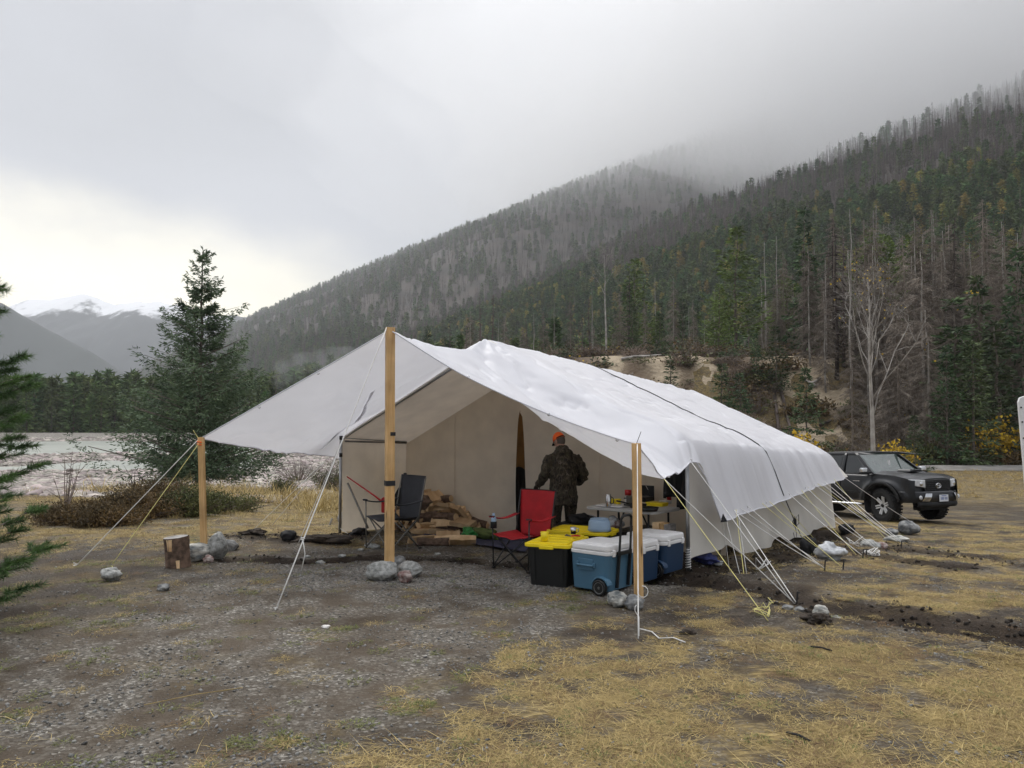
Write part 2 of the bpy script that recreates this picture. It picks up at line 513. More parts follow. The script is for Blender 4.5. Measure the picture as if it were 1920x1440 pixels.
M['green_bag'] = mat('green_bag', (.03, .24, .05), .35, var=.3, vscale=14)
M['olive'] = mat('olive_cloth', (.10, .14, .04), .85, var=.2)
M['ochre'] = mat('ochre_canvas', (.28, .15, .05), .85, var=.12)
M['orange'] = mat('blaze_orange', (1.0, .14, .01), .6, var=.04)
M['skin'] = mat('skin', (.42, .24, .17), .55, var=.06)
M['glove'] = mat('dark_glove', (.05, .035, .028), .8, var=.2)
M['hair'] = mat('grey_hair', (.10, .08, .065), .8, var=.2)
M['steel'] = mat('polished_steel', (.62, .62, .62), .18, 1.0, var=.03)
M['red_plastic'] = mat('red_plastic', (.50, .02, .02), .4, var=.08)
M['white_rope'] = mat('white_rope', (.74, .73, .70), .8, var=.08)
M['yellow_rope'] = mat('yellow_rope', (.70, .64, .24), .7, var=.1)
M['black_strap'] = mat('black_strap', (.015, .015, .018), .7)
M['clear_bag'] = mat('clear_plastic_bag', (.42, .43, .44), .2, var=.25, vscale=18, bump=1.5, bscale=16)
M['blue_cloth'] = mat('blue_cloth', (.03, .04, .14), .8, var=.3, vscale=20, bump=1., bscale=20)
M['paper'] = mat('paper', (.66, .64, .60), .8)
M['pale_rock'] = mat('pale_granite', (.22, .225, .21), .9, col2=(.42, .42, .40), vscale=24, det=12, bump=1.2, bscale=50)
M['grey_rock'] = mat('grey_rock', (.07, .075, .08), .9, col2=(.30, .30, .29), vscale=9, det=12, bump=1.2, bscale=36)
M['marble_rock'] = mat('banded_rock', (.10, .11, .11), .9, col2=(.58, .56, .50), vscale=8, det=10, bump=1.1, bscale=34, stretch=(1, 1, 2.4))
M['red_rock'] = mat('reddish_rock', (.13, .055, .045), .85, col2=(.42, .36, .33), vscale=14, det=10, bump=1, bscale=40)
M['river_rock'] = mat('river_cobble', (.19, .165, .148), .85, col2=(.50, .44, .395), vscale=1.2, objrand=.4, huevar=.05)
M['gravel'] = mat('gravel_chip', (.10, .098, .092), .88, col2=(.22, .215, .20), vscale=10, objrand=.55, huevar=.03)
M['water'] = mat('river_water', (.25, .27, .235), .28, var=.14, vscale=.12, bump=1.2, bscale=1.6)
M['straw'] = mat('dry_straw', (.26, .19, .07), .8, col2=(.50, .385, .165), vscale=2.2, island=.45, coords='Generated', transl=.2)
M['straw_dark'] = mat('brown_straw', (.10, .06, .03), .85, col2=(.24, .15, .07), vscale=2.2, island=.5, transl=.1)
M['green_grass'] = mat('green_grass', (.09, .11, .03), .8, col2=(.20, .20, .06), vscale=2.2, island=.5, transl=.2)
M['spruce'] = mat('spruce_needles', (.050, .084, .044), .75, col2=(.135, .19, .10), vscale=1.4, island=.4, transl=.15)
M['pine'] = mat('pine_needles', (.065, .10, .024), .75, col2=(.16, .22, .055), vscale=1.2, island=.45, transl=.2, objrand=.12)
M['pine_near'] = mat('near_pine_needles', (.035, .075, .022), .7, col2=(.09, .17, .04), vscale=3, island=.4, transl=.2)
M['fir'] = mat('fir_needles', (.028, .054, .022), .8, col2=(.075, .115, .042), vscale=.8, island=.5, transl=.12, objrand=.3, huevar=.03)
M['hill_green'] = mat('far_conifer', (.040, .074, .022), .85, col2=(.10, .15, .04), vscale=.5, island=.45, objrand=.4, huevar=.04, transl=.1)
M['hill_larch'] = mat('far_larch', (.18, .17, .04), .85, col2=(.33, .28, .06), vscale=.5, island=.4, objrand=.3, huevar=.03)
M['dead'] = mat('dead_twigs', (.12, .095, .075), .9, col2=(.27, .23, .19), vscale=1., island=.4, objrand=.25)
M['dead_pale'] = mat('pale_dead_wood', (.22, .20, .18), .9, col2=(.44, .41, .37), vscale=2., island=.2)
M['dead_brown'] = mat('burnt_trunk', (.050, .038, .032), .9, col2=(.12, .092, .080), vscale=.7, island=.4, objrand=.45)
M['trunk'] = mat('conifer_trunk', (.07, .055, .045), .95, col2=(.20, .17, .14), vscale=6, bump=.5, bscale=20)
M['yellow_leaf'] = mat('yellow_leaves', (.44, .29, .02), .75, col2=(.70, .48, .04), vscale=2, island=.35, transl=.3)
M['bush_brown'] = mat('rusty_shrub', (.055, .042, .020), .85, col2=(.15, .095, .035), vscale=2.2, island=.45, transl=.1)
M['bush_green'] = mat('juniper_green', (.045, .058, .018), .85, col2=(.12, .125, .04), vscale=2.2, island=.45, transl=.1)
M['twig'] = mat('shrub_twig', (.12, .09, .075), .9, col2=(.26, .21, .18), vscale=3, island=.4)
M['pink_twig'] = mat('pinkish_twig', (.20, .15, .12), .9, col2=(.38, .30, .24), vscale=3, island=.4)

# camouflage: dark blotches over brown with pale twig strokes
def camo():
    m = bpy.data.materials.new('camouflage_cloth'); m.use_nodes = True
    t = m.node_tree; b = t.nodes['Principled BSDF']; b.inputs['Roughness'].default_value = .9
    tcn = t.nodes.new('ShaderNodeTexCoord')
    n = t.nodes.new('ShaderNodeTexNoise'); n.inputs['Scale'].default_value = 14; n.inputs['Detail'].default_value = 5; n.inputs['Distortion'].default_value = 1.2
    t.links.new(tcn.outputs['Object'], n.inputs['Vector'])
    r = t.nodes.new('ShaderNodeValToRGB'); r.color_ramp.interpolation = 'LINEAR'
    cols = [(.36, (.012, .010, .008)), (.46, (.035, .026, .017)), (.53, (.065, .05, .032)), (.58, (.03, .034, .018)), (.66, (.14, .10, .07)), (.72, (.02, .018, .014))]
    r.color_ramp.elements[0].position = cols[0][0]; r.color_ramp.elements[0].color = (*cols[0][1], 1)
    r.color_ramp.elements[1].position = cols[-1][0]; r.color_ramp.elements[1].color = (*cols[-1][1], 1)
    for p, c in cols[1:-1]:
        e = r.color_ramp.elements.new(p); e.color = (*c, 1)
    t.links.new(n.outputs['Fac'], r.inputs['Fac'])
    mp_ = t.nodes.new('ShaderNodeMapping'); mp_.inputs['Scale'].default_value = (7, 7, 2.6); mp_.inputs['Rotation'].default_value = (.5, .3, 0)
    t.links.new(tcn.outputs['Object'], mp_.inputs[0])
    v = t.nodes.new('ShaderNodeTexVoronoi'); v.feature = 'DISTANCE_TO_EDGE'; v.inputs['Scale'].default_value = 1.6
    t.links.new(mp_.outputs[0], v.inputs['Vector'])
    lt = t.nodes.new('ShaderNodeMath'); lt.operation = 'LESS_THAN'; lt.inputs[1].default_value = .010
    t.links.new(v.outputs['Distance'], lt.inputs[0])
    mx_ = t.nodes.new('ShaderNodeMix'); mx_.data_type = 'RGBA'; mx_.inputs['B'].default_value = (.15, .12, .095, 1)
    t.links.new(lt.outputs[0], mx_.inputs['Factor']); t.links.new(r.outputs[0], mx_.inputs['A'])
    t.links.new(mx_.outputs['Result'], b.inputs['Base Color'])
    n2 = t.nodes.new('ShaderNodeTexNoise'); n2.inputs['Scale'].default_value = 9
    t.links.new(tcn.outputs['Object'], n2.inputs['Vector'])
    bn = t.nodes.new('ShaderNodeBump'); bn.inputs['Strength'].default_value = .7; bn.inputs['Distance'].default_value = .03
    t.links.new(n2.outputs['Fac'], bn.inputs['Height']); t.links.new(bn.outputs[0], b.inputs['Normal'])
    return m
M['camo'] = camo()
mat_soil = mat('dug_soil', (.014, .010, .007), .95, col2=(.05, .036, .025), vscale=14, bump=2, bscale=25)

# ================================================================== GROUND SHEET
def axis(lo, a, b, hi, step, grow=1.055):
    mid = list(np.arange(a, b, step)); x = b; st = step; up = [b]
    while x < hi: st *= grow; x += st; up.append(min(x, hi))
    x = a; st = step; dn = []
    while x > lo: st *= grow; x -= st; dn.append(max(x, lo))
    return np.array(dn[::-1] + mid + up)
gx = axis(-700, -6.5, 8.5, 900, .07)
gy = axis(-40, 3.0, 15.5, 260, .07, 1.035)
X, Y = np.meshgrid(gx, gy)
Z = T(X, Y)
# boundary between gravel pad (left) and straw field (right)
bp = [(-1.6, 2.6), (-.9, 3.7), (-.35, 4.7), (.05, 6.1), (.95, 7.45), (1.9, 8.3), (2.4, 9.0)]
def bside(x, y):      # >0 on the straw side
    yy = [p[1] for p in bp]; xx = [p[0] for p in bp]
    return x - np.interp(y, yy, xx)
def masks(x, y):
    x = np.asarray(x, float); y = np.asarray(y, float)
    n = fbm(x, y, .9, 4); n2 = fbm(x + 31, y + 5, 2.6, 3); n3 = fbm(x * .5 + 3, y * 1.6 + 50, .55, 4)
    bs = bside(x, y) + 1.5 * (n - .5)
    right = sstep(-.25, .35, bs)
    patch = sstep(.36, .60, n3 * .6 + n2 * .4 + .03)
    patch = sstep(.43, .58, n3 * .55 + n2 * .45 + .01)
    fine_ = sstep(.43, .55, .5 * fbm(x * .8 + 5, y * 1.7, 1.3, 4) + .5 * fbm(x + 70, y * 1.5, 4.2, 3))
    straw = right * (.15 + .85 * patch) * (.12 + .88 * fine_)
    # grassy strip beyond the pad on the left, river side
    left = sstep(9.7, 11.3, y - .16 * x * 0 + 1.2 * (n - .5)) * sstep(-1.2, -2.6, x + .5 * (y - 11) * .3) * sstep(21, 17.5, y)
    straw = np.maximum(straw, left * (.35 + .65 * patch))
    lb = sstep(-2.6, -4.2, x + .8 * (n - .5)) * sstep(5.2, 7.4, y + 2 * (n - .5)) * sstep(13, 9, y)
    straw = np.maximum(straw, lb * .35 * sstep(.35, .6, n2))
    tuft = sstep(.62, .72, n2) * .25
    straw = np.maximum(straw, tuft * sstep(14, 10, y))
    bright = sstep(24, 34, y) * sstep(3, 10, x)
    straw = np.maximum(straw, bright * .9)
    soil = soilmask(x, y)
    brown = lb * .8 + right * (.55 + (1 - patch) * .45) * (1 - .5 * fine_) + sstep(14, 19, y) * sstep(-3, -6, x) * sstep(32, 24, y) * .7
    straw = straw * (1 - soil * .85)
    # tent floor
    a = (x - FR[0]) * V2[0] + (y - FR[1]) * V2[1]; b_ = (x - FL[0]) * U2[0] + (y - FL[1]) * U2[1]
    infl = sstep(-.1, .25, a) * sstep(8.1, 7.8, a) * sstep(-.1, .1, b_) * sstep(5.5, 5.3, b_)
    straw = straw * (1 - infl); brown = np.maximum(brown, infl * .4)
    pale = np.exp(-(((x + .3) / 2.2) ** 2 + ((y - 8.35 + .12 * x) / .62) ** 2)) * .9 * (1 - right)
    wf = sstep(0, 18, x) * 0
    cob = sstep(17.5, 21, y) * sstep(3, -2, x)
    return straw, np.maximum(soil, np.clip(brown, 0, 1) * .80), np.clip(pale, 0, 1), cob
st_, so_, pa_, co_ = masks(X, Y)
nx_, ny_ = len(gx), len(gy)
ii = np.arange(nx_ * ny_).reshape(ny_, nx_)
faces = np.stack([ii[:-1, :-1], ii[:-1, 1:], ii[1:, 1:], ii[1:, :-1]], -1).reshape(-1, 4)

def ground_mat():
    m = bpy.data.materials.new('camp_ground'); m.use_nodes = True
    t = m.node_tree; b = t.nodes['Principled BSDF']; b.inputs['Roughness'].default_value = .92; b.inputs['Specular IOR Level'].default_value = .25
    g = t.nodes.new('ShaderNodeNewGeometry'); pos = g.outputs['Position']
    def noise(sc, det=6, rough=.55, st=None):
        n = t.nodes.new('ShaderNodeTexNoise'); n.inputs['Scale'].default_value = sc; n.inputs['Detail'].default_value = det; n.inputs['Roughness'].default_value = rough
        if st:
            q = t.nodes.new('ShaderNodeMapping'); q.inputs['Scale'].default_value = st; t.links.new(pos, q.inputs[0]); t.links.new(q.outputs[0], n.inputs['Vector'])
        else: t.links.new(pos, n.inputs['Vector'])
        return n.outputs['Fac']
    def ramp(src, els):
        r = t.nodes.new('ShaderNodeValToRGB')
        r.color_ramp.elements[0].position = els[0][0]; r.color_ramp.elements[0].color = (*els[0][1], 1)
        r.color_ramp.elements[1].position = els[-1][0]; r.color_ramp.elements[1].color = (*els[-1][1], 1)
        for p, c in els[1:-1]: e = r.color_ramp.elements.new(p); e.color = (*c, 1)
        t.links.new(src, r.inputs[0]); return r.outputs[0]
    def mix(f, a, c):
        q = t.nodes.new('ShaderNodeMix'); q.data_type = 'RGBA'
        t.links.new(f, q.inputs['Factor']); t.links.new(a, q.inputs['A']); t.links.new(c, q.inputs['B']); return q.outputs['Result']
    def math_(op, a, c):
        q = t.nodes.new('ShaderNodeMath'); q.operation = op; q.use_clamp = True
        for i, v in enumerate((a, c)):
            if isinstance(v, (int, float)): q.inputs[i].default_value = v
            else: t.links.new(v, q.inputs[i])
        return q.outputs[0]
    at = t.nodes.new('ShaderNodeAttribute'); at.attribute_name = 'cover'
    sx = t.nodes.new('ShaderNodeSeparateColor'); t.links.new(at.outputs['Color'], sx.inputs[0])
    S, D, W = sx.outputs[0], sx.outputs[1], sx.outputs[2]
    # gravel: chips by voronoi cell
    v = t.nodes.new('ShaderNodeTexVoronoi'); v.inputs['Scale'].default_value = 52; t.links.new(pos, v.inputs['Vector'])
    sv = t.nodes.new('ShaderNodeSeparateColor'); t.links.new(v.outputs['Color'], sv.inputs[0])
    chips = ramp(sv.outputs[0], [(0, (.045, .040, .033)), (.5, (.115, .104, .088)), (.85, (.18, .166, .143)), (1, (.38, .36, .32))])
    dirt = ramp(noise(1.1, 9, .62), [(.3, (.046, .034, .022)), (.5, (.086, .067, .048)), (.7, (.125, .102, .076))])
    grav = mix(ramp(noise(2.2, 7), [(.40, (0, 0, 0)), (.60, (.85, .85, .85))]), dirt, chips)
    v2 = t.nodes.new('ShaderNodeTexVoronoi'); v2.inputs['Scale'].default_value = 42; t.links.new(pos, v2.inputs['Vector'])
    sv2 = t.nodes.new('ShaderNodeSeparateColor'); t.links.new(v2.outputs['Color'], sv2.inputs[0])
    palec = ramp(sv2.outputs[1], [(0, (.10, .092, .080)), (.6, (.24, .225, .20)), (1, (.46, .44, .41))])
    c = mix(math_('MULTIPLY', W, ramp(noise(3, 5), [(.35, (0, 0, 0)), (.6, (1, 1, 1))])), grav, palec)
    soilc = ramp(noise(9, 8, .7), [(.3, (.010, .007, .005)), (.6, (.030, .020, .013)), (.75, (.060, .043, .030))])
    c = mix(math_('MULTIPLY', D, math_('ADD', noise(5, 5), .55)), c, soilc)
    str_n = noise(1, 7, .7, (9, 26, 9))
    strc = ramp(str_n, [(.30, (.045, .030, .014)), (.47, (.16, .115, .045)), (.62, (.36, .27, .11)), (.8, (.46, .36, .16))])
    sm = math_('MULTIPLY', S, ramp(noise(3.5, 8, .75), [(.40, (.15, .15, .15)), (.60, (1, 1, 1))]))
    c = mix(sm, c, strc)
    t.links.new(c, b.inputs['Base Color'])
    bn = t.nodes.new('ShaderNodeBump'); bn.inputs['Strength'].default_value = .8; bn.inputs['Distance'].default_value = .018
    h = math_('ADD', math_('MULTIPLY', noise(26, 6, .7), .7), math_('MULTIPLY', v.outputs['Distance'], .5))
    t.links.new(h, bn.inputs['Height']); t.links.new(bn.outputs[0], b.inputs['Normal'])
    return m
M['ground'] = ground_mat()
me = np_mesh('ground', np.stack([X, Y, Z], -1).reshape(-1, 3), faces, M['ground'], smooth=True)
ca = me.color_attributes.new('cover', 'FLOAT_COLOR', 'POINT')
cob = co_.ravel()
# river cobble zone shows pale gravel
cover = np.stack([st_.ravel() * (1 - cob), so_.ravel() * (1 - cob * .9), np.maximum(pa_.ravel(), cob * .95), np.ones(nx_ * ny_)], -1)
ca.data.foreach_set('color', cover.astype(np.float32).ravel())
tag(link('ground', me), 'gravel and straw covered flat ground of the camp, falling to the river', kind='structure')

# bare bank and terrace behind: its own sheet 4 mm over the ground, sand scars and brown litter
def bank_mat():
    m = bpy.data.materials.new('bank_soil'); m.use_nodes = True
    t = m.node_tree; b = t.nodes['Principled BSDF']; b.inputs['Roughness'].default_value = .95
    g = t.nodes.new('ShaderNodeNewGeometry')
    n = t.nodes.new('ShaderNodeTexNoise'); n.inputs['Scale'].default_value = .32; n.inputs['Detail'].default_value = 12; n.inputs['Roughness'].default_value = .75
    t.links.new(g.outputs['Position'], n.inputs['Vector'])
    r = t.nodes.new('ShaderNodeValToRGB'); els = [(.34, (.040, .030, .018)), (.46, (.080, .055, .034)), (.56, (.125, .088, .056)), (.68, (.19, .145, .095)), (.80, (.36, .29, .20))]
    r.color_ramp.elements[0].position = els[0][0]; r.color_ramp.elements[0].color = (*els[0][1], 1)
    r.color_ramp.elements[1].position = els[-1][0]; r.color_ramp.elements[1].color = (*els[-1][1], 1)
    for p, c in els[1:-1]: e = r.color_ramp.elements.new(p); e.color = (*c, 1)
    at = t.nodes.new('ShaderNodeAttribute'); at.attribute_name = 'sand'
    ad_ = t.nodes.new('ShaderNodeMath'); ad_.operation = 'MULTIPLY_ADD'; ad_.inputs[1].default_value = .34
    t.links.new(at.outputs['Fac'], ad_.inputs[0]); t.links.new(n.outputs['Fac'], ad_.inputs[2])
    t.links.new(ad_.outputs[0], r.inputs[0]); t.links.new(r.outputs[0], b.inputs['Base Color'])
    n2 = t.nodes.new('ShaderNodeTexNoise'); n2.inputs['Scale'].default_value = 2.2; n2.inputs['Detail'].default_value = 8
    t.links.new(g.outputs['Position'], n2.inputs['Vector'])
    bn = t.nodes.new('ShaderNodeBump'); bn.inputs['Distance'].default_value = .35
    t.links.new(n2.outputs['Fac'], bn.inputs['Height']); t.links.new(bn.outputs[0], b.inputs['Normal'])
    return m
M['bank'] = bank_mat()
bx_ = np.arange(-40, 120, .55); by_ = np.arange(0, 1.0001, .012)
XX, QQ = np.meshgrid(bx_, by_)
YF = 57 + 2.2 * np.clip(5 - XX, 0, None) - 2.0
YY = YF + QQ ** 1.3 * 120
ZZ = T0(XX, YY) + .03 + .9 * (fbm(XX, YY, .6, 4) - .5) * sstep(0, .04, QQ) * sstep(.3, .15, QQ)
bi = np.arange(XX.size).reshape(XX.shape)
bf = np.stack([bi[:-1, :-1], bi[:-1, 1:], bi[1:, 1:], bi[1:, :-1]], -1).reshape(-1, 4)
me = np_mesh('cut_bank', np.stack([XX, YY, ZZ], -1).reshape(-1, 3), bf, M['bank'], smooth=True)
a_ = me.attributes.new('sand', 'FLOAT', 'POINT')
rel = (YY - YF - 2) / 15
sand = np.zeros(XX.shape)
SCARS = ((13.0, 2.0, .5, 1.0), (17.0, 1.5, .45, 1.0), (25.2, 3.0, .2, 1.0), (23.2, 1.4, .05, .6), (9, 1.6, .7, 1.0), (31, 1.5, .85, 1.05), (42, 3, .9, 1.2), (28, 1.3, .5, .9))
for cx_, wx_, a0, a1 in SCARS:
    sand = np.maximum(sand, np.exp(-((XX - cx_) / wx_) ** 2) * sstep(a0 - .2, a0 + .1, rel) * sstep(a1 + .15, a1 - .05, rel))
a_.data.foreach_set('value', sand.astype(np.float32).ravel())
tag(link('cut_bank', me), 'sandy eroded bank and wooded terrace behind the camp', kind='structure')

# river
wy = np.linspace(40, 170, 60); wx = np.linspace(-160, 6, 60)
WX, WY = np.meshgrid(wx, wy)
wi = np.arange(WX.size).reshape(WX.shape)
wf = np.stack([wi[:-1, :-1], wi[:-1, 1:], wi[1:, 1:], wi[1:, :-1]], -1).reshape(-1, 4)
me = np_mesh('river_water', np.stack([WX, WY, np.full(WX.shape, WATER_Z)], -1).reshape(-1, 3), wf, M['water'], smooth=True)
tag(link('river_water', me), 'milky green river water between gravel bars', kind='structure')

# gravel road beyond the pickup
M['road'] = mat('gravel_road', (.13, .12, .11), .95, col2=(.20, .19, .175), vscale=1.5, bump=.5, bscale=9, coords='Object')
rx = np.arange(6, 130, 1.0); ry = np.linspace(0, 1, 5)
RX, RQ = np.meshgrid(rx, ry)
RY = 47.5 + .02 * RX + RQ * 4.6
RZ = T0(RX, RY) + .22 * np.sin(np.clip(RQ, 0, 1) * math.pi) + .03
ri = np.arange(RX.size).reshape(RX.shape)
rf = np.stack([ri[:-1, :-1], ri[:-1, 1:], ri[1:, 1:], ri[1:, :-1]], -1).reshape(-1, 4)
me = np_mesh('road', np.stack([RX, RY, RZ], -1).reshape(-1, 3), rf, M['road'], smooth=True)
tag(link('road', me), 'grey gravel road along the foot of the bank', kind='structure')

# hillside sheet
M['hill'] = mat('hill_floor', (.024, .020, .015), .95, col2=(.055, .042, .033), vscale=.02, coords='Object')
def strip(name, xs, ys, f, m, label):
    a, b_ = np.meshgrid(xs, ys); z = f(a, b_)
    k = np.arange(a.size).reshape(a.shape)
    ff = np.stack([k[:-1, :-1], k[:-1, 1:], k[1:, 1:], k[1:, :-1]], -1).reshape(-1, 4)
    me_ = np_mesh(name, np.stack([a, b_, z], -1).reshape(-1, 3), ff, m, smooth=True)
    return tag(link(name, me_), label, kind='structure')
hx = np.concatenate([np.arange(-3200, 600, 25.), np.arange(600, 3200, 40.)])
hy = np.concatenate([np.arange(60, 700, 14.), np.arange(700, 4200, 30.)])
strip('hillside', hx, hy, HILL, M['hill'], 'long forested mountainside rising to the right into cloud')

# distant mountains
def mtn_mat(name, rock, snowline, snow_w, amt):
    m = bpy.data.materials.new(name); m.use_nodes = True
    t = m.node_tree; b = t.nodes['Principled BSDF']; b.inputs['Roughness'].default_value = .95
    g = t.nodes.new('ShaderNodeNewGeometry'); s_ = t.nodes.new('ShaderNodeSeparateXYZ'); t.links.new(g.outputs['Position'], s_.inputs[0])
    n = t.nodes.new('ShaderNodeTexNoise'); n.inputs['Scale'].default_value = .0035; n.inputs['Detail'].default_value = 9; n.inputs['Roughness'].default_value = .7
    q = t.nodes.new('ShaderNodeMapping'); q.inputs['Scale'].default_value = (1.6, 1, .55); t.links.new(g.outputs['Position'], q.inputs[0]); t.links.new(q.outputs[0], n.inputs['Vector'])
    k = t.nodes.new('ShaderNodeMath'); k.operation = 'MULTIPLY_ADD'; k.inputs[1].default_value = amt; t.links.new(n.outputs['Fac'], k.inputs[0]); t.links.new(s_.outputs['Z'], k.inputs[2])
    mr_ = t.nodes.new('ShaderNodeMapRange'); mr_.inputs['From Min'].default_value = snowline + amt * .5; mr_.inputs['From Max'].default_value = snowline + amt * .5 + snow_w
    t.links.new(k.outputs[0], mr_.inputs['Value'])
    mx_ = t.nodes.new('ShaderNodeMix'); mx_.data_type = 'RGBA'; mx_.inputs['A'].default_value = (*rock, 1); mx_.inputs['B'].default_value = (.75, .76, .78, 1)
    t.links.new(mr_.outputs[0], mx_.inputs['Factor']); t.links.new(mx_.outputs['Result'], b.inputs['Base Color'])
    return m
def ridge_mesh(name, pts, d, depth, m, label, rough=40, ns=260):
    # pts: silhouette (px, py) seen at distance d; a real massif of that outline with spurs running forward
    xs = np.array([P(px, py, d).x for px, py in pts]); zs = np.array([P(px, py, d).z for px, py in pts])
    x = np.linspace(xs[0], xs[-1], ns); crest = np.interp(x, xs, zs)
    q = np.linspace(-1, 1, 70)
    A, B = np.meshgrid(x, q)
    Zc = np.interp(A, x, crest)
    prof = 1 - np.abs(B) ** 1.15
    sp_ = fbm(A / 1000 * 3.2 + .6 * B, B * 1.1 + 4, 1.0, 5) - .5
    z = Zc * prof + sp_ * rough * 6 * np.clip(1 - prof, 0, 1) * prof * 2 + (fbm(A, B * 500, .012, 4) - .5) * rough * .5 * prof
    z = z - 30 * (1 - prof)
    y = d + B * depth
    k = np.arange(A.size).reshape(A.shape)
    ff = np.stack([k[:-1, :-1], k[:-1, 1:], k[1:, 1:], k[1:, :-1]], -1).reshape(-1, 4)
    return tag(link(name, np_mesh(name, np.stack([A, y, z], -1).reshape(-1, 3), ff, m, smooth=True)), label, kind='structure')
M['snow_mtn'] = mtn_mat('snowy_mountain', (.030, .037, .045), 455, 50, 520)
M['far_mtn'] = mtn_mat('dark_mountain', (.045, .055, .055), 5000, 100, 10)
ridge_mesh('snowy_mountain', [(-300, 640), (-60, 610), (20, 575), (60, 562), (110, 556), (150, 550), (185, 560), (215, 572), (260, 564), (300, 566), (340, 572), (400, 588), (470, 596), (560, 620), (700, 680)],
           3500, 1150, M['snow_mtn'], 'snow dusted mountains at the head of the valley', rough=60)
ridge_mesh('dark_ridge', [(-700, 420), (-300, 490), (-60, 550), (0, 566), (40, 590), (90, 618), (130, 640), (170, 660), (230, 700), (330, 780)],
           1900, 520, M['far_mtn'], 'dark blue forested ridge entering from the left', rough=14)
# ================================================================== TREES
def cards(cen, dirs, L, Wd, g, jit=.5, tri=True):
    """leaf cards: at cen (n,3) pointing along dirs (n,3), length L, width Wd (n,)"""
    n = len(cen)
    d = dirs / (np.linalg.norm(dirs, axis=1, keepdims=True) + 1e-9)
    r = g.normal(size=(n, 3)); s = np.cross(d, r); s /= (np.linalg.norm(s, axis=1, keepdims=True) + 1e-9)
    L = np.broadcast_to(L, n)[:, None]; Wd = np.broadcast_to(Wd, n)[:, None]
    a = cen - s * Wd * .5; b = cen + s * Wd * .5
    if tri:
        v = np.stack([a, b, cen + d * L], 1).reshape(-1, 3)
        f = np.arange(3 * n).reshape(n, 3)
    else:
        m = cen + d * L * .5
        v = np.stack([cen, m - s * Wd * .5, cen + d * L, m + s * Wd * .5], 1).reshape(-1, 3)
        f = np.arange(4 * n).reshape(n, 4)
    return v, f
def cat_(parts):
    vs = []; fs = []; b = 0
    for v, f in parts:
        vs.append(v); fs.append(f + b); b += len(v)
    return np.concatenate(vs), np.concatenate(fs)
def strips(p0, p1, w0, w1, g):
    """thin 3-sided spikes from p0 to p1 (twigs)"""
    n = len(p0); d = p1 - p0; d = d / (np.linalg.norm(d, axis=1, keepdims=True) + 1e-9)
    r = np.cross(d, np.array((.3, .2, 1.))); r /= (np.linalg.norm(r, axis=1, keepdims=True) + 1e-9)
    q = np.cross(d, r)
    w0 = np.broadcast_to(w0, n)[:, None]; w1 = np.broadcast_to(w1, n)[:, None]
    vs = []
    for p, w_ in ((p0, w0), (p1, w1)):
        for k in range(3):
            a = 2 * math.pi * k / 3
            vs.append(p + (r * math.cos(a) + q * math.sin(a)) * w_)
    v = np.stack(vs, 1).reshape(-1, 3)
    b = (np.arange(n) * 6)[:, None]
    f = np.concatenate([b + np.array(((0, 1, 4, 3),)), b + np.array(((1, 2, 5, 4),)), b + np.array(((2, 0, 3, 5),))], 0)
    return v, f
def trunk_mesh(name, H, r, m, g, lean=.0, n=8, seg=9, top=.12, wob=.02):
    mb = MB(); pts = []; ax_ = g.uniform(0, 6.28)
    for i in range(seg + 1):
        t = i / seg
        pts.append((lean * H * t * math.cos(ax_) + g.normal() * wob * H * .2 * (0 < i), lean * H * t * math.sin(ax_) + g.normal() * wob * H * .2 * (0 < i), H * t - (.15 if i == 0 else 0)))
    rr = [r * (1 - t / seg * (1 - top)) for t in range(seg + 1)]
    rr[0] *= 1.25
    mb.tube(pts, rr, n)
    me_ = bpy.data.meshes.new(name); me_.from_pydata(mb.v, [], mb.f); me_.materials.append(m)
    me_.polygons.foreach_set('use_smooth', [True] * len(me_.polygons))
    return me_, np.array(pts)
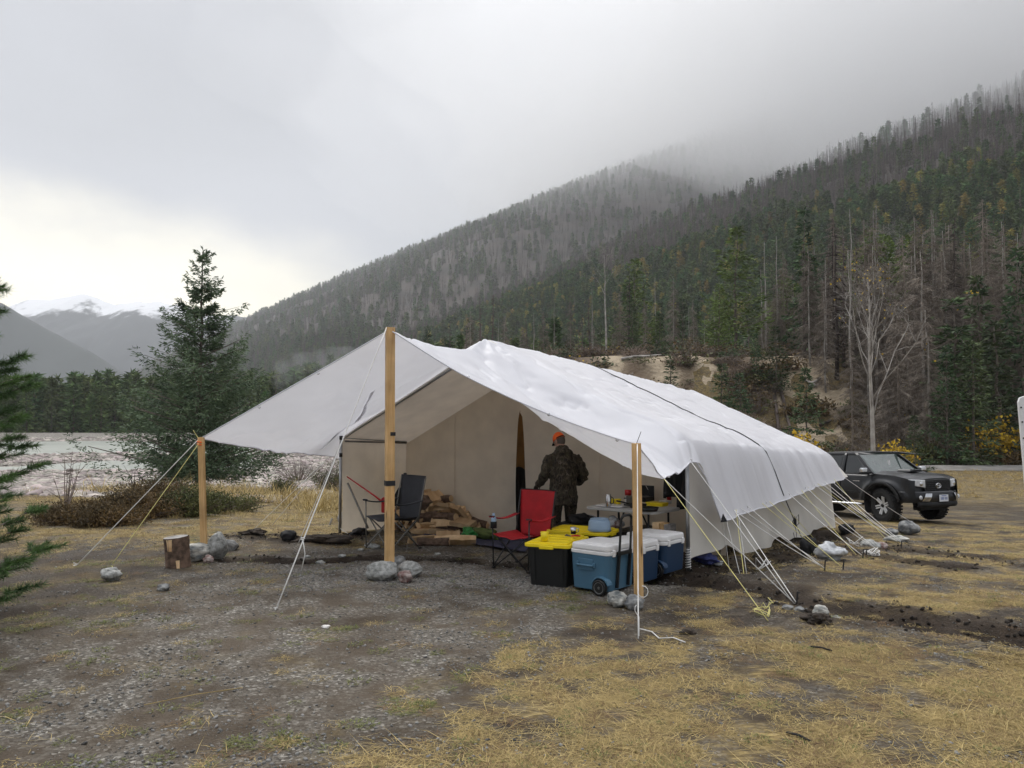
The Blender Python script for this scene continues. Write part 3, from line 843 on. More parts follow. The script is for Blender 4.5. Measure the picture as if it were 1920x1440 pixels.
def conifer(name, H, Rb, m_leaf, m_trunk, seed, nb=60, twigs=8, per=3, card=(.3, .08), base=.06, droop=.25, up=.15, shape=.9, gap=.1, trunk_r=None, irregular=.25, tri=False, bare=.0, hp=1.08, ht=1.0):
    """returns crown mesh, trunk mesh. nb branches, side twigs per branch, cards per twig"""
    g = np.random.default_rng(seed)
    hs = base + (1 - base) * (np.sort(g.random(nb)) ** hp) * ht
    parts = []; wood = []
    ang = 0
    sect = 1 + irregular * np.sin(np.arange(0, 6.28, .1) * 2 + g.uniform(0, 6)) * 0
    clump = g.random(12)
    for i, h in enumerate(hs):
        ang += 2.4 + g.normal() * .35
        rmax = Rb * ((1 - h) / (1 - base)) ** shape
        if g.random() < gap: rmax *= .45
        lump = 1 + irregular * (g.random() * 2 - 1) + .25 * irregular * math.sin(h * 31 + ang * 2)
        Lb = max(.05 * Rb, rmax * lump)
        z0 = h * H
        o = np.array((0, 0, z0)); d = np.array((math.cos(ang), math.sin(ang), 0))
        nt_ = max(2, int(twigs * (.35 + .65 * Lb / Rb)))
        t = (np.arange(nt_) + g.random(nt_) * .6) / nt_
        t = np.clip(.12 + .9 * t, 0, 1)
        zc = lambda t: (-droop * t + up * t * t * 1.4) * Lb * (1.0 if h < .85 else -.6)
        if h > .85: upk = .9 * t * Lb
        else: upk = 0
        pos = o + d * (t * Lb)[:, None]; pos[:, 2] += zc(t) + upk
        wood.append((o, o + d * Lb * .9 + np.array((0, 0, zc(.9))), .012 * H * .25 * (Lb / Rb) + .003))
        side = np.array((-d[1], d[0], 0))
        for sgn in (-1, 1):
            tl = Lb * .42 * (1.05 - t) + .06 * Lb + card[0] * .3
            td = d * .75 + side * sgn * (.75 + .3 * g.normal(size=(nt_, 1))) + np.array((0, 0, 1)) * (.12 * g.normal(size=(nt_, 1)) - droop * .35)
            td /= np.linalg.norm(td, axis=1, keepdims=True)
            for k in range(per if (ht == 1 or h < .82) else 2):
                q = (k + g.random(nt_)) / per
                c_ = pos + td * (tl * q)[:, None] + g.normal(size=(nt_, 3)) * card[0] * .12
                dd = td + g.normal(size=(nt_, 3)) * .45
                parts.append(cards(c_, dd, card[0] * g.uniform(.7, 1.3, nt_), card[1], g, tri=tri))
        # tip
        parts.append(cards(pos[-1:] + 0, (d + np.array((0, 0, .3)))[None], card[0] * 1.2, card[1], g, tri=tri))
    # leader
    n_ = 6 if ht == 1 else 26
    c_ = np.zeros((n_, 3)); c_[:, 2] = H * g.uniform(.94 if ht == 1 else .90, .99, n_)
    parts.append(cards(c_, g.normal(size=(n_, 3)) * .6 + np.array((0, 0, 1)), card[0] * 1.1, card[1], g, tri=tri))
    v, f = cat_(parts)
    cm = np_mesh(name + '_crown', v, f, m_leaf)
    tr = trunk_r or H * .012
    tm, _ = trunk_mesh(name + '_trunk', H * .97, tr, m_trunk, g)
    # limbs joined to the trunk mesh
    p0 = np.array([a for a, b, c in wood]); p1 = np.array([b for a, b, c in wood]); ww = np.array([c for a, b, c in wood])
    sv, sf = strips(p0, p1, ww, ww * .3, g)
    bm = bmesh.new(); bm.from_mesh(tm)
    vv = [bm.verts.new(p) for p in sv]
    for q in sf: bm.faces.new([vv[i] for i in q])
    bm.to_mesh(tm); bm.free()
    return cm, tm
def dead_tree(name, H, Rb, m_twig, m_trunk, seed, nb=70, tw=9, base=.08, droop=.35, shape=.7, w=.012, fuzz=1.):
    g = np.random.default_rng(seed)
    P0 = []; P1 = []; W = []
    ang = 0
    for h in base + (1 - base) * g.random(nb) ** .95:
        ang = g.uniform(0, 6.28)
        Lb = Rb * ((1 - h) / (1 - base)) ** shape * g.uniform(.45, 1.2) + .05 * Rb
        z0 = h * H; d = np.array((math.cos(ang), math.sin(ang), 0))
        prev = np.array((0, 0, z0))
        for k in range(3):
            t = (k + 1) / 3
            nx2 = np.array((0, 0, z0)) + d * Lb * t + np.array((0, 0, -droop * Lb * t ** 1.5)) + g.normal(size=3) * .04 * Lb
            P0.append(prev); P1.append(nx2); W.append(w * (1 - .25 * k)); prev = nx2
        n_ = int(tw * fuzz * (.4 + .6 * Lb / Rb))
        t = g.uniform(.15, 1, n_)
        b0 = np.array((0, 0, z0)) + d * Lb * t[:, None]; b0[:, 2] -= droop * Lb * t ** 1.5
        e = d * .5 + g.normal(size=(n_, 3)) * .55 + np.array((0, 0, -.55))
        b1 = b0 + e * Lb * .32 * g.uniform(.4, 1.2, (n_, 1))
        P0 += list(b0); P1 += list(b1); W += [w * .6] * n_
    sv, sf = strips(np.array(P0), np.array(P1), np.array(W), np.array(W) * .4, g)
    cm = np_mesh(name + '_crown', sv, sf, m_twig)
    tm, _ = trunk_mesh(name + '_trunk', H, max(H * .0085, w * 2), m_trunk, g, wob=.012)
    return cm, tm
def bare_deciduous(name, H, Rb, m, seed, leaves=0, first=.35, n1=11, spread=.7, r0=.012):
    g = np.random.default_rng(seed)
    P0 = []; P1 = []; W0 = []; W1 = []; tips = []
    def grow(p, d, L, r, lvl):
        seg = 4 if lvl < 2 else 3
        for k in range(seg):
            d = d + g.normal(size=3) * (.10 + .05 * lvl) + np.array((0, 0, .06)); d /= np.linalg.norm(d)
            q = p + d * L / seg
            r2 = r * (1 - .55 * (k + 1) / seg) if lvl else r * (1 - .22 * (k + 1) / seg)
            P0.append(p); P1.append(q); W0.append(r * (1 - .55 * k / seg) if lvl else r); W1.append(r2)
            if lvl: 
                if lvl < 4 and (k > 0 or lvl > 1):
                    for _ in range(1 if lvl < 3 else 2):
                        dd = d + g.normal(size=3) * spread; dd /= np.linalg.norm(dd)
                        grow(q, dd, L * g.uniform(.35, .6), max(r2 * .6, .004), lvl + 1)
            p = q
        tips.append(p)
    for i in range(n1):
        h = first + (1 - first) * (i / n1) ** .9
        a = i * 2.4 + g.normal() * .3
        d = np.array((math.cos(a) * spread * .75, math.sin(a) * spread * .75, 1.0)); d /= np.linalg.norm(d)
        grow(np.array((0, 0, h * H * .93)), d, H * (1 - h) * .62 + .12 * H * spread, H * r0 * .42 * (1.1 - h), 1)
    sv, sf = strips(np.array(P0), np.array(P1), np.array(W0), np.array(W1), g)
    tips = np.array(tips)
    cm = np_mesh(name + '_crown', sv, sf, m)
    tm, _ = trunk_mesh(name + '_trunk', H * .93, H * r0, m, g, wob=.01)
    lm = None
    if leaves:
        c_ = tips[g.integers(0, len(tips), leaves)]
        k = g.random(leaves)
        c_ = c_ + g.normal(size=(leaves, 3)) * .12
        v, f = cards(c_, g.normal(size=(leaves, 3)), .11, .09, g, tri=False)
        lm = np_mesh(name + '_leaves', v, f, M['yellow_leaf'])
    return cm, tm, lm

KIND = {}
def kinds(key, fn, n): KIND[key] = [fn(i) for i in range(n)]
# middle distance kinds, all one metre... built at 10 m, scaled to height
kinds('spruce', lambda i: conifer('spruce', 10, 2.3, M['fir'], M['trunk'], 100 + i, nb=90, twigs=7, per=2, card=(.42, .13), base=.03, droop=.28, up=.18, irregular=.25), 3)
kinds('slim_spruce', lambda i: conifer('slim_spruce', 10, 1.35, M['fir'], M['trunk'], 120 + i, nb=85, twigs=6, per=2, card=(.34, .12), base=.08, droop=.4, up=.12, irregular=.4, gap=.2), 3)
kinds('pine', lambda i: conifer('pine', 10, 1.7, M['pine'], M['trunk'], 140 + i, nb=75, twigs=7, per=2, card=(.36, .13), base=.22, droop=.05, up=.25, shape=.6, irregular=.5, gap=.22), 3)
kinds('dead', lambda i: dead_tree('dead_tree', 10, 1.5, M['dead'], M['dead_pale'] if i % 2 else M['dead'], 160 + i, nb=170, tw=34, fuzz=1.3, w=.014), 4)
kinds('snag', lambda i: dead_tree('snag', 10, .8, M['dead'], M['dead'] if i % 2 else M['dead_pale'], 180 + i, nb=60, tw=9, base=.25, w=.012, droop=.15), 3)
kinds('larch', lambda i: conifer('larch', 10, 1.7, M['hill_larch'], M['trunk'], 200 + i, nb=70, twigs=6, per=2, card=(.3, .1), base=.06, droop=.1, up=.15, irregular=.3), 2)

def put_tree(key, name, label, cat, x, y, h, group=None, z=None, wide=1., idx=None, lean=0):
    pr = KIND[key][(idx if idx is not None else random.randrange(99)) % len(KIND[key])]
    t = thing(name, label, cat, (x, y, (float(T1(x, y)) if z is None else z) - .05), random.uniform(0, 6.28), group)
    s = h / 10
    t.scale = (s * wide, s * wide, s)
    if lean: t.rotation_euler = (random.uniform(-lean, lean), random.uniform(-lean, lean), t.rotation_euler.z)
    link('crown', pr[0], t); link('trunk', pr[1], t)
    if len(pr) > 2 and pr[2]: link('leaves', pr[2], t)
    return t

# ---- the big spruce by the river
bx = P(372, 905, 25.5).x; by = 25.5; bz = float(T(bx, by))
HT = P(385, 458, 25.5).z - bz
cm, tm = conifer('big', HT, 2.15, M['spruce'], M['trunk'], 11, nb=260, twigs=20, per=6, card=(.14, .038), base=.06, droop=.30, up=.48, shape=.86, gap=.20, irregular=.55, trunk_r=.11, hp=1.35, ht=.955)
t = thing('spruce_tree', 'tall blue green spruce standing alone by the river left of the tent', 'tree', (bx, by, bz), .9)
link('crown', cm, t); link('trunk', tm, t)

# ---- the near pine reaching in from the left edge
px_, py_ = -4.86, 6.2
def near_pine():
    g = np.random.default_rng(5)
    H = 2.95; parts = []; P0 = []; P1 = []; W = []
    for i in range(84):
        h = .05 + .93 * i / 84; a = i * 2.4 + g.normal() * .3
        L = 1.0 * (1 - h) ** .40 * g.uniform(.7, 1.05) + .12
        z0 = h * H; d = np.array((math.cos(a), math.sin(a), 0.))
        n_ = 5; prev = np.array((0, 0, z0))
        for k in range(n_):
            t_ = (k + 1) / n_
            p = np.array((0, 0, z0)) + d * L * t_ + np.array((0, 0, (-.12 * t_ + .32 * t_ ** 2) * L))
            P0.append(prev); P1.append(p); W.append(.011 * (1 - .7 * t_) + .002)
            if k > 1:
                for sgn in (-1, 1, 0):
                    s_ = np.array((-d[1], d[0], 0)) * sgn * .8 + d * .7 + np.array((0, 0, .2)); s_ /= np.linalg.norm(s_)
                    q = p + s_ * (.16 + .1 * g.random()) * (1 if sgn else .8)
                    P0.append(p); P1.append(q); W.append(.004)
                    m_ = 150
                    tt = g.uniform(.15, 1, m_)
                    cc = p + (q - p) * tt[:, None]
                    dd = s_ * .75 + g.normal(size=(m_, 3)) * .6
                    parts.append(cards(cc, dd, g.uniform(.05, .09, m_), .005, g, tri=True))
            prev = p
    v, f = cat_(parts)
    cm = np_mesh('crown', v, f, M['pine_near'])
    sv, sf = strips(np.array(P0), np.array(P1), np.array(W), np.array(W) * .7, g)
    lm_ = np_mesh('limb', sv, sf, M['trunk'])
    tm, _ = trunk_mesh('trunk', H, .045, M['trunk'], g, wob=.01)
    t = thing('pine_sapling', 'young bright green pine at the left edge of the camp', 'tree', (px_, py_, Tz(px_, py_)))
    link('crown', cm, t); link('trunk', tm, t); link('limb', lm_, t)
near_pine()

# ---- single trees one can point to on the bank and terrace: px, top y, depth, kind, wide, label
singles = [
 (1136, 462, 78, 'white', 1., 'bare_tree', 'tall bare white barked tree rising above the tent ridge'),
 (1628, 500, 50, 'birch', 1., 'bare_tree', 'large bare grey tree with a few yellow leaves behind the pickup'),
 (1668, 418, 86, 'white', .9, 'bare_tree', 'pale crooked bare treetop behind the large bare tree'),
 (1376, 430, 84, 'pine', 1.2, 'pine_tree', 'tallest light green pine on the terrace'),
 (1346, 532, 80, 'pine', 1.1, 'pine_tree', 'shorter light green pine left of the tallest pine'),
 (1475, 522, 92, 'pine', 1.3, 'pine_tree', 'olive green bushy pine on the terrace edge right of the tallest pine'),
 (1186, 560, 74, 'slim_spruce', 1.35, 'spruce_tree', 'dense green spruce just right of the white bare tree'),
 (1190, 488, 96, 'pine', 1., 'pine_tree', 'thin topped pine behind the dense spruce on the terrace'),
 (1455, 612, 66, 'spruce', 1.25, 'spruce_tree', 'broad dark spruce at the top of the sandy scar'),
 (1416, 625, 67, 'spruce', .9, 'spruce_tree', 'narrow dark spruce left of the broad one above the scar'),
 (1510, 690, 57.5, 'spruce', 1.15, 'spruce_tree', 'bluish spruce standing alone at the foot of the sandy bank'),
 (1546, 522, 88, 'dead', 1.2, 'dead_tree', 'pale pinkish grey dead conifer on the terrace'),
 (1594, 630, 52, 'dead', 1.1, 'dead_tree', 'mossy dead conifer left of the large bare tree'),
 (1352, 660, 63, 'slim_spruce', 1.5, 'spruce_tree', 'slender green spruce on the bank above the tent roof'),
 (1258, 668, 64, 'slim_spruce', 1.7, 'spruce_tree', 'small green spruce on the bank right above the tent ridge'),
 (1388, 700, 60, 'spruce', 1.2, 'spruce_tree', 'small spruce beside the sandy bank above the tent'),
 (1712, 778, 46, 'spruce', 1.2, 'spruce_tree', 'small yellowish green spruce behind the pickup cab'),
 (1262, 520, 84, 'dead', .9, 'dead_tree', 'grey dead conifer behind the small spruce on the bank'),
 (1210, 560, 82, 'dead', .8, 'dead_tree', 'grey drooping dead conifer right of the dense spruce'),
 (1300, 560, 80, 'dead', .8, 'dead_tree', 'grey dead conifer left of the light green pines'),
 (1320, 600, 76, 'snag', .8, 'snag', 'thin grey snag close left of the shorter light pine'),
 (1110, 540, 84, 'snag', .8, 'snag', 'thin grey snag left of the white bare tree'),
 (1070, 560, 88, 'dead', .7, 'dead_tree', 'dull dead conifer above the tent front ridge'),
 (1038, 570, 90, 'snag', .9, 'snag', 'thin snag above the front peak of the tent'),
 (1700, 440, 62, 'dead', 1.2, 'dead_tree', 'hairy grey dead conifer right of the large bare tree'),
 (1728, 470, 60, 'dead', 1.3, 'dead_tree', 'dense grey dead conifer above the pickup bonnet'),
 (1752, 400, 72, 'snag', 1.1, 'snag', 'tall bare snag above the pickup bonnet'),
 (1772, 430, 66, 'dead', 1., 'dead_tree', 'tall brown dead conifer right of the bare snag'),
 (1790, 560, 58, 'slim_spruce', 1.8, 'spruce_tree', 'living dark spruce among the dead trees at right'),
 (1832, 520, 60, 'spruce', 1.0, 'spruce_tree', 'tall dark living spruce near the right edge'),
 (1812, 430, 74, 'dead', 1., 'dead_tree', 'brown dead conifer behind the living dark spruce'),
 (1850, 410, 70, 'dead', 1.1, 'dead_tree', 'tall dead conifer near the right edge'),
 (1886, 420, 62, 'dead', 1.1, 'dead_tree', 'twiggy dead conifer second from the right edge'),
 (1912, 470, 58, 'spruce', .8, 'spruce_tree', 'dark spruce cut by the right edge'),
 (1680, 560, 55, 'dead', 1.2, 'dead_tree', 'short hairy dead conifer right beside the large bare tree'),
 (1740, 580, 54, 'dead', 1.4, 'dead_tree', 'wide dead conifer with drooping grey boughs on the slope'),
 (1870, 600, 54, 'slim_spruce', 1.6, 'spruce_tree', 'slender green spruce near the yellow shrubs at right'),
 (1650, 560, 70, 'slim_spruce', 1.5, 'spruce_tree', 'green spruce partly behind the large bare tree'),
 (1660, 660, 56, 'dead', 1.2, 'dead_tree', 'low dead conifer at the foot of the slope behind the cab'),
 (1575, 570, 78, 'slim_spruce', 1.2, 'spruce_tree', 'green spruce left of the large bare tree on the terrace'),
 (1820, 640, 52, 'spruce', 1.1, 'spruce_tree', 'dense low spruce at the foot of the slope at right'),
 (1770, 650, 52, 'spruce', .9, 'spruce_tree', 'low dark spruce above the pickup nose'),
 (1230, 520, 98, 'snag', .9, 'snag', 'tall thin snag on the terrace between the pines'),
 (1430, 560, 95, 'snag', .8, 'snag', 'grey snag right of the tallest light green pine'),
 (1510, 560, 95, 'snag', .8, 'snag', 'grey snag left of the pinkish dead conifer'),
 (1600, 480, 90, 'snag', .8, 'snag', 'tall grey snag behind the left limbs of the large bare tree'),
]
bw = bare_deciduous('white', 10, 1.6, M['dead_pale'], 31, first=.62, n1=9, spread=.75, r0=.0105)
bb = bare_deciduous('birch', 10, 3., M['dead_pale'], 37, leaves=80, first=.26, n1=17, spread=.55, r0=.0125)
KIND['white'] = [bw]; KIND['birch'] = [bb]
for i, (px, ty, d, k, wd, nm, lab) in enumerate(singles):
    top = P(px, ty, d); z0 = float(T1(top.x, d))
    put_tree(k, nm, lab, 'tree', top.x, d, max(1., top.z - z0), wide=wd, idx=i, lean=.02)

# ---- unlisted trees of the terrace, far river bank and lower hillside: the largest stay single, the rest are masses
def low(name, H, Rb, m, seed, nb, card, droop, kind='c'):
    if kind == 'c':
        cm, tm = conifer(name, H, Rb, m, M['dead_brown'], seed, nb=nb, twigs=3, per=1, card=card, base=.06, droop=droop, up=.1, irregular=.3, tri=True)
    else:
        g = np.random.default_rng(seed)
        n_ = nb; h = g.uniform(.15, 1, n_); a = g.uniform(0, 6.28, n_); L = Rb * (1 - h) ** .7 * g.uniform(.4, 1.1, n_) + .1
        p0 = np.stack([0 * h, 0 * h, h * H], 1); p1 = p0 + np.stack([np.cos(a) * L, np.sin(a) * L, -.3 * L], 1)
        v, f = strips(p0, p1, .045, .02, g)
        cm = np_mesh(name, v, f, m)
        tm, _ = trunk_mesh(name, H, .13, M['dead_brown'] if m != M['dead'] else M['dead'], g, n=4, seg=3)
    bm = bmesh.new(); bm.from_mesh(cm)
    n1 = len(bm.faces); bm.from_mesh(tm)
    bm.faces.ensure_lookup_table()
    for q in bm.faces[n1:]: q.material_index = 1
    me_ = bpy.data.meshes.new(name); bm.to_mesh(me_); bm.free()
    me_.materials.append(cm.materials[0]); me_.materials.append(tm.materials[0])
    return me_
LOW = {
 'g': [low('low_green', 10, 1.9, M['hill_green'], 300 + i, 84, (1.0, .42), .25) for i in range(4)],
 'l': [low('low_larch', 10, 1.7, M['hill_larch'], 320 + i, 76, (.8, .34), .1) for i in range(2)],
 'b': [low('low_burnt', 10, 1.0, M['dead_brown'], 340 + i, 70, None, 0, 'd') for i in range(4)],
 'p': [low('low_grey', 10, 1.2, M['dead'], 360 + i, 70, None, 0, 'd') for i in range(3)],
}
pool = []      # (x, y, z, h, kind)
def seen(x, y, z, m=60):
    f = y * cp + (z - CAMZ) * sp
    px = 960 + F * x / f; py = 720 - F * (-y * sp + (z - CAMZ) * cp) / f
    return (f > 5) & (px > -m) & (px < 1920 + m) & (py > -150) & (py < 1000)
# hillside: near face and far face
def hillpts(n, wlo, whi, llo, lhi, hmin, hmax, keyf):
    wv = rng.uniform(wlo, whi, n); l = rng.uniform(llo, lhi, n)
    det = NX[0] * AX[1] - NX[1] * AX[0]
    x = (wv * AX[1] - l * NX[1]) / det; y = (NX[0] * l - AX[0] * wv) / det
    z = T1(x, y); ok = seen(x, y, z) & (y > 70)
    x, y, z, wv, l = x[ok], y[ok], z[ok], wv[ok], l[ok]
    h = rng.uniform(hmin, hmax, len(x)); k = keyf(x, y, z, wv, l)
    for i in range(len(x)):
        if k[i] != '-': pool.append((x[i], y[i], z[i], h[i], k[i]))
def key_near(x, y, z, wv, l):
    r = rng.random(len(x)); n = fbm(x, y, .012, 3)
    line = 92 + 70 * (n - .5) + .08 * np.clip(wv, 0, 2000)     # green zone up to this height
    green = (z < line) & (l < 620 + 300 * (n - .5))
    out = np.where(green, np.where(r < .76, 'g', np.where(r < .885, 'l', np.where(r < .95, 'b', 'p'))), np.where(r < .90, 'b', np.where(r < .965, 'g', 'p')))
    return out
def key_far(x, y, z, wv, l):
    r = rng.random(len(x)); lowl = (z < 14) 
    return np.where(lowl & (r < .93), 'g', np.where(r < .82, 'b', np.where(r < .985, 'g', 'p')))
hillpts(42000, 118, 640, -500, 820, 9, 15, key_near)
hillpts(30000, 600, 2300, -900, 900, 13, 20, key_near)
hillpts(15000, 60, 400, 700, 1500, 12, 18, key_far)
hillpts(42000, 100, 2600, 850, 2900, 14, 23, key_far)
# terrace and far bank flats
def flats(n, x0, x1, y0, y1, hmin, hmax, w_, cond):
    x = rng.uniform(x0, x1, n); y = rng.uniform(y0, y1, n); z = T1(x, y)
    ok = cond(x, y) & seen(x, y, z)
    for a, b_, c_ in zip(x[ok], y[ok], z[ok]): pool.append((a, b_, c_, random.uniform(hmin, hmax), random.choices('glbp', w_)[0]))
tf = lambda x, y: (y > 57 + 2.2 * np.clip(5 - x, 0, None) + 20) & (x * NX[0] + y * NX[1] < 190)
flats(1150, -60, 150, 80, 240, 6, 11, (.26, .0, .26, .48), tf)
flats(300, 24, 80, 62, 95, 8, 15, (.10, .02, .18, .70), lambda x, y: x > 26 + (y - 64) * .1)
flats(2600, -260, -12, 186, 330, 9, 15, (.88, .0, .06, .06), lambda x, y: (x * NX[0] + y * NX[1] < 150) & (y > 188 + 6 * np.sin(x * .13)))
pool.sort(key=lambda p: -p[3] / max(20, p[1]))
NAMES = {'g': ('conifer', 'conifer', 'evergreen conifer among the forest trees on the terrace and lower slope', 'forest conifers of the lower slope'),
         'l': ('larch', 'tree', 'yellow green larch among the dark conifers of the slope', 'yellow larches of the slope'),
         'b': ('burnt_tree', 'tree', 'thin dark burnt trunk among the forest trees', 'burnt trunks of the forest'),
         'p': ('grey_snag', 'tree', 'thin grey dead tree among the forest trees', 'grey dead trees of the forest')}
cnt = {k: 0 for k in 'glbp'}; rest = {k: [] for k in 'glbp'}
LIM = {'g': 260, 'l': 120, 'b': 240, 'p': 200}
for (x, y, z, h, k) in pool:
    if cnt[k] < LIM[k] and y < 420:
        cnt[k] += 1
        nm, ct, lab, grp = NAMES[k]
        near = y < 150
        if (near and k in 'gpl') or (k == 'l' and y < 260) or (k == 'g' and y < 200 and x > 0):
            pr = KIND[random.choice(['slim_spruce', 'slim_spruce', 'pine']) if k == 'g' else 'larch' if k == 'l' else random.choice(['dead', 'dead', 'snag'])]
            pr = random.choice(pr)
            t = thing(nm, lab, 'tree', (x, y, z - .1), random.uniform(0, 6.28), grp); s = h / 10
            t.scale = (s * 1.1, s * 1.1, s)
            link('crown', pr[0], t); link('trunk', pr[1], t)
        else:
            o = link(nm, random.choice(LOW[k])); o.location = (x, y, z - .3); s = h / 10; ws = random.uniform(.8, 1.25)
            o.scale = (s * ws, s * ws, s); o.rotation_euler = (random.uniform(-.03, .03), random.uniform(-.03, .03), random.uniform(0, 6.28))
            tag(o, lab, 'tree', grp)
    else: rest[k].append((x, y, z, h))
SN = {'g': ('evergreen_forest', 'dark green conifer forest covering the mountainside'), 'l': ('larch_forest', 'yellow green larches sprinkled through the hillside forest'),
      'b': ('burnt_forest', 'brown burnt forest of bare trunks on the mountainside'), 'p': ('grey_forest', 'scattered grey dead trees on the hillside')}
for k in 'glbp':
    a = np.array(rest[k]); n = len(a)
    if not n: continue
    s = a[:, 3] / 10 * rng.uniform(.85, 1.25, n)
    ws = s * rng.uniform(.8, 1.3, n)
    o = scatter(SN[k][0], np.stack([a[:, 0], a[:, 1], a[:, 2] - .5], 1), np.stack([rng.normal(size=n) * .03, rng.normal(size=n) * .03, rng.uniform(0, 6.28, n)], 1),
                np.stack([ws, ws, s], 1), rng.integers(0, len(LOW[k]), n), [proto(SN[k][0] + '_kind', m_) for m_ in LOW[k]])
    tag(o, SN[k][1], 'forest', kind='stuff')
print('forest', {k: len(rest[k]) for k in rest}, cnt)

# ================================================================== ROCKS, COBBLES, GRASS
def rock_mesh(name, m, seed, d=(1, 1, 1), sub=3, rough=.28, flat=.0, facet=False):
    bm = bmesh.new(); bmesh.ops.create_icosphere(bm, subdivisions=sub, radius=.5)
    from mathutils import noise as mn
    o = Vector((seed * 3.1, seed * 7.7, seed * 1.3))
    for v in bm.verts:
        p = v.co.normalized()
        k = 1 + rough * mn.noise(p * 1.3 + o) + rough * .45 * mn.noise(p * 3.1 + o) + rough * .14 * mn.noise(p * 9 + o)
        q = p * .5 * k
        if facet:
            for j in range(5):
                nrm = Vector((math.sin(seed * 5 + j * 2.1), math.cos(seed * 3 + j * 1.7), math.sin(j * 1.3 + seed))).normalized()
                dd = q.dot(nrm) - .36
                if dd > 0: q -= nrm * dd * .85
        v.co = Vector((q.x * d[0], q.y * d[1], q.z * d[2]))
    me_ = bpy.data.meshes.new(name); bm.to_mesh(me_); bm.free(); me_.materials.append(m)
    me_.polygons.foreach_set('use_smooth', [True] * len(me_.polygons))
    return me_
def rock(px, py, d, size, m, seed, label, group=None, rz=0, name='rock', sink=.18, facet=False, cat='rock', tilt=(0, 0)):
    """px, py = where the middle of its foot shows on the ground"""
    p = GT(px, py)
    o = link(name, rock_mesh(name, M[m], seed, size, facet=facet, sub=4))
    o.location = (p.x, p.y + size[1] * .3, p.z + size[2] * (.5 - sink)); o.rotation_euler = (tilt[0], tilt[1], rz)
    return tag(o, label, cat, group)
rock(714, 1090, 0, (.36, .27, .215), 'pale_rock', 1, 'large rounded grey boulder left of the centre post foot', rz=.1, sink=.10)
rock(765, 1083, 0, (.30, .22, .18), 'pale_rock', 2, 'long pale boulder right of the centre post foot', rz=-.45, sink=.08)
rock(759, 1094, 0, (.15, .14, .13), 'red_rock', 3, 'small reddish stone in front of the two pale boulders', sink=.08)
rock(748, 1062, 0, (.17, .14, .12), 'grey_rock', 4, 'small grey stone behind the boulders at the centre post')
rock(1160, 1135, 0, (.20, .19, .15), 'marble_rock', 5, 'pale half of the stone pair left of the right post foot', rz=.1, sink=.1)
rock(1191, 1141, 0, (.17, .15, .135), 'grey_rock', 6, 'dark banded stone right at the foot of the right post', rz=-.2, sink=.1)
rock(366, 1055, 0, (.26, .24, .24), 'marble_rock', 7, 'dark and white mottled stone left of the left post foot', sink=.08)
rock(405, 1052, 0, (.25, .20, .36), 'pale_rock', 8, 'tall angular pale stone right of the left post foot', rz=.4, sink=.08, facet=True, tilt=(.05, .12))
rock(427, 1034, 0, (.22, .16, .17), 'grey_rock', 9, 'bluish grey stone behind the angular pale stone')
rock(389, 1058, 0, (.12, .10, .10), 'red_rock', 10, 'small dark reddish stone at the left post foot')
rock(203, 1090, 0, (.21, .17, .15), 'pale_rock', 12, 'mottled stone anchoring the yellow rope at left', sink=.06)
rock(538, 1020, 0, (.22, .18, .17), 'black_fabric', 13, 'charred black stone on the dark soil left of the tent', name='charred_stone')
rock(303, 1108, 0, (.12, .10, .08), 'grey_rock', 14, 'small grey stone below the log stump')
rock(1707, 1004, 0, (.36, .26, .26), 'grey_rock', 15, 'rounded grey rock at the farthest white tent rope', sink=.1)
rock(1686, 1018, 0, (.40, .30, .13), 'marble_rock', 16, 'flat pale rock on the tent pegs near the pickup', sink=.1)
rock(1675, 1004, 0, (.22, .2, .14), 'grey_rock', 17, 'dark low rock between the flat pale rock and the rounded rock')
rock(1634, 1024, 0, (.30, .24, .18), 'pale_rock', 18, 'smooth whitish rock left of the flat pale rock')
rock(1656, 1024, 0, (.18, .14, .13), 'red_rock', 19, 'small tan rock between the whitish rock and the flat pale rock')
rock(1541, 1158, 0, (.13, .11, .09), 'marble_rock', 20, 'small pale stone lying on the dark trench soil')
rock(610, 1178, 0, (.07, .05, .03), 'paper', 22, 'small whitish pebble on the open gravel')
for i, (a, b_) in enumerate(((1500, 1148), (1478, 1150), (1570, 1150))):
    rock(a, b_, 0, (.09, .08, .05), 'grey_rock', 40 + i, 'small grey stone in the dark trench soil', group='small stones in the trench soil')
for i, (a, b_, s_) in enumerate(((690, 1025, .09), (700, 1030, .12), (780, 1022, .07), (676, 1035, .06), (600, 1055, .08), (640, 1050, .07), (575, 1048, .06), (820, 1042, .06))):
    rock(a, b_, 0, (s_ * 1.3, s_, s_ * .6), 'pale_rock', 60 + i, 'small pale stone on the ground in front of the grey chair', group='small pale stones before the tent')

# gravel chips
rp = [proto('chip_kind', rock_mesh('chip', M['gravel'], 80 + i, (1, .8, .5), sub=1, rough=.5)) for i in range(5)]
n = 130000
x = rng.uniform(-6.2, 8, n); y = 3.1 + 10.5 * rng.random(n) ** 1.5
st1, so1, pa1, _c = masks(x, y)
pr_ = np.clip(.55 * (1 - st1) * (1 - so1 * .6) * (.25 + 1.5 * sstep(.42, .62, fbm(x, y, 1.3, 3))) + pa1 * .8 + .05, 0, 1)
ok = (rng.random(n) < pr_ * 1.2) & (np.abs(x / y) < .74); x, y, pa1 = x[ok], y[ok], pa1[ok]; n = len(x)
sz = .006 + .022 * rng.random(n) ** 4 + .008 * pa1
o = scatter('gravel', np.stack([x, y, T(x, y) + sz * .12], 1), rng.uniform(0, 6.28, (n, 3)) * np.array((.1, .1, 1)), np.stack([sz, sz, sz], 1) * rng.uniform(.7, 1.4, (n, 1)), rng.integers(0, 5, n), rp)
tag(o, 'loose gravel chips on the bare ground', 'gravel', kind='stuff')
print('gravel', n)
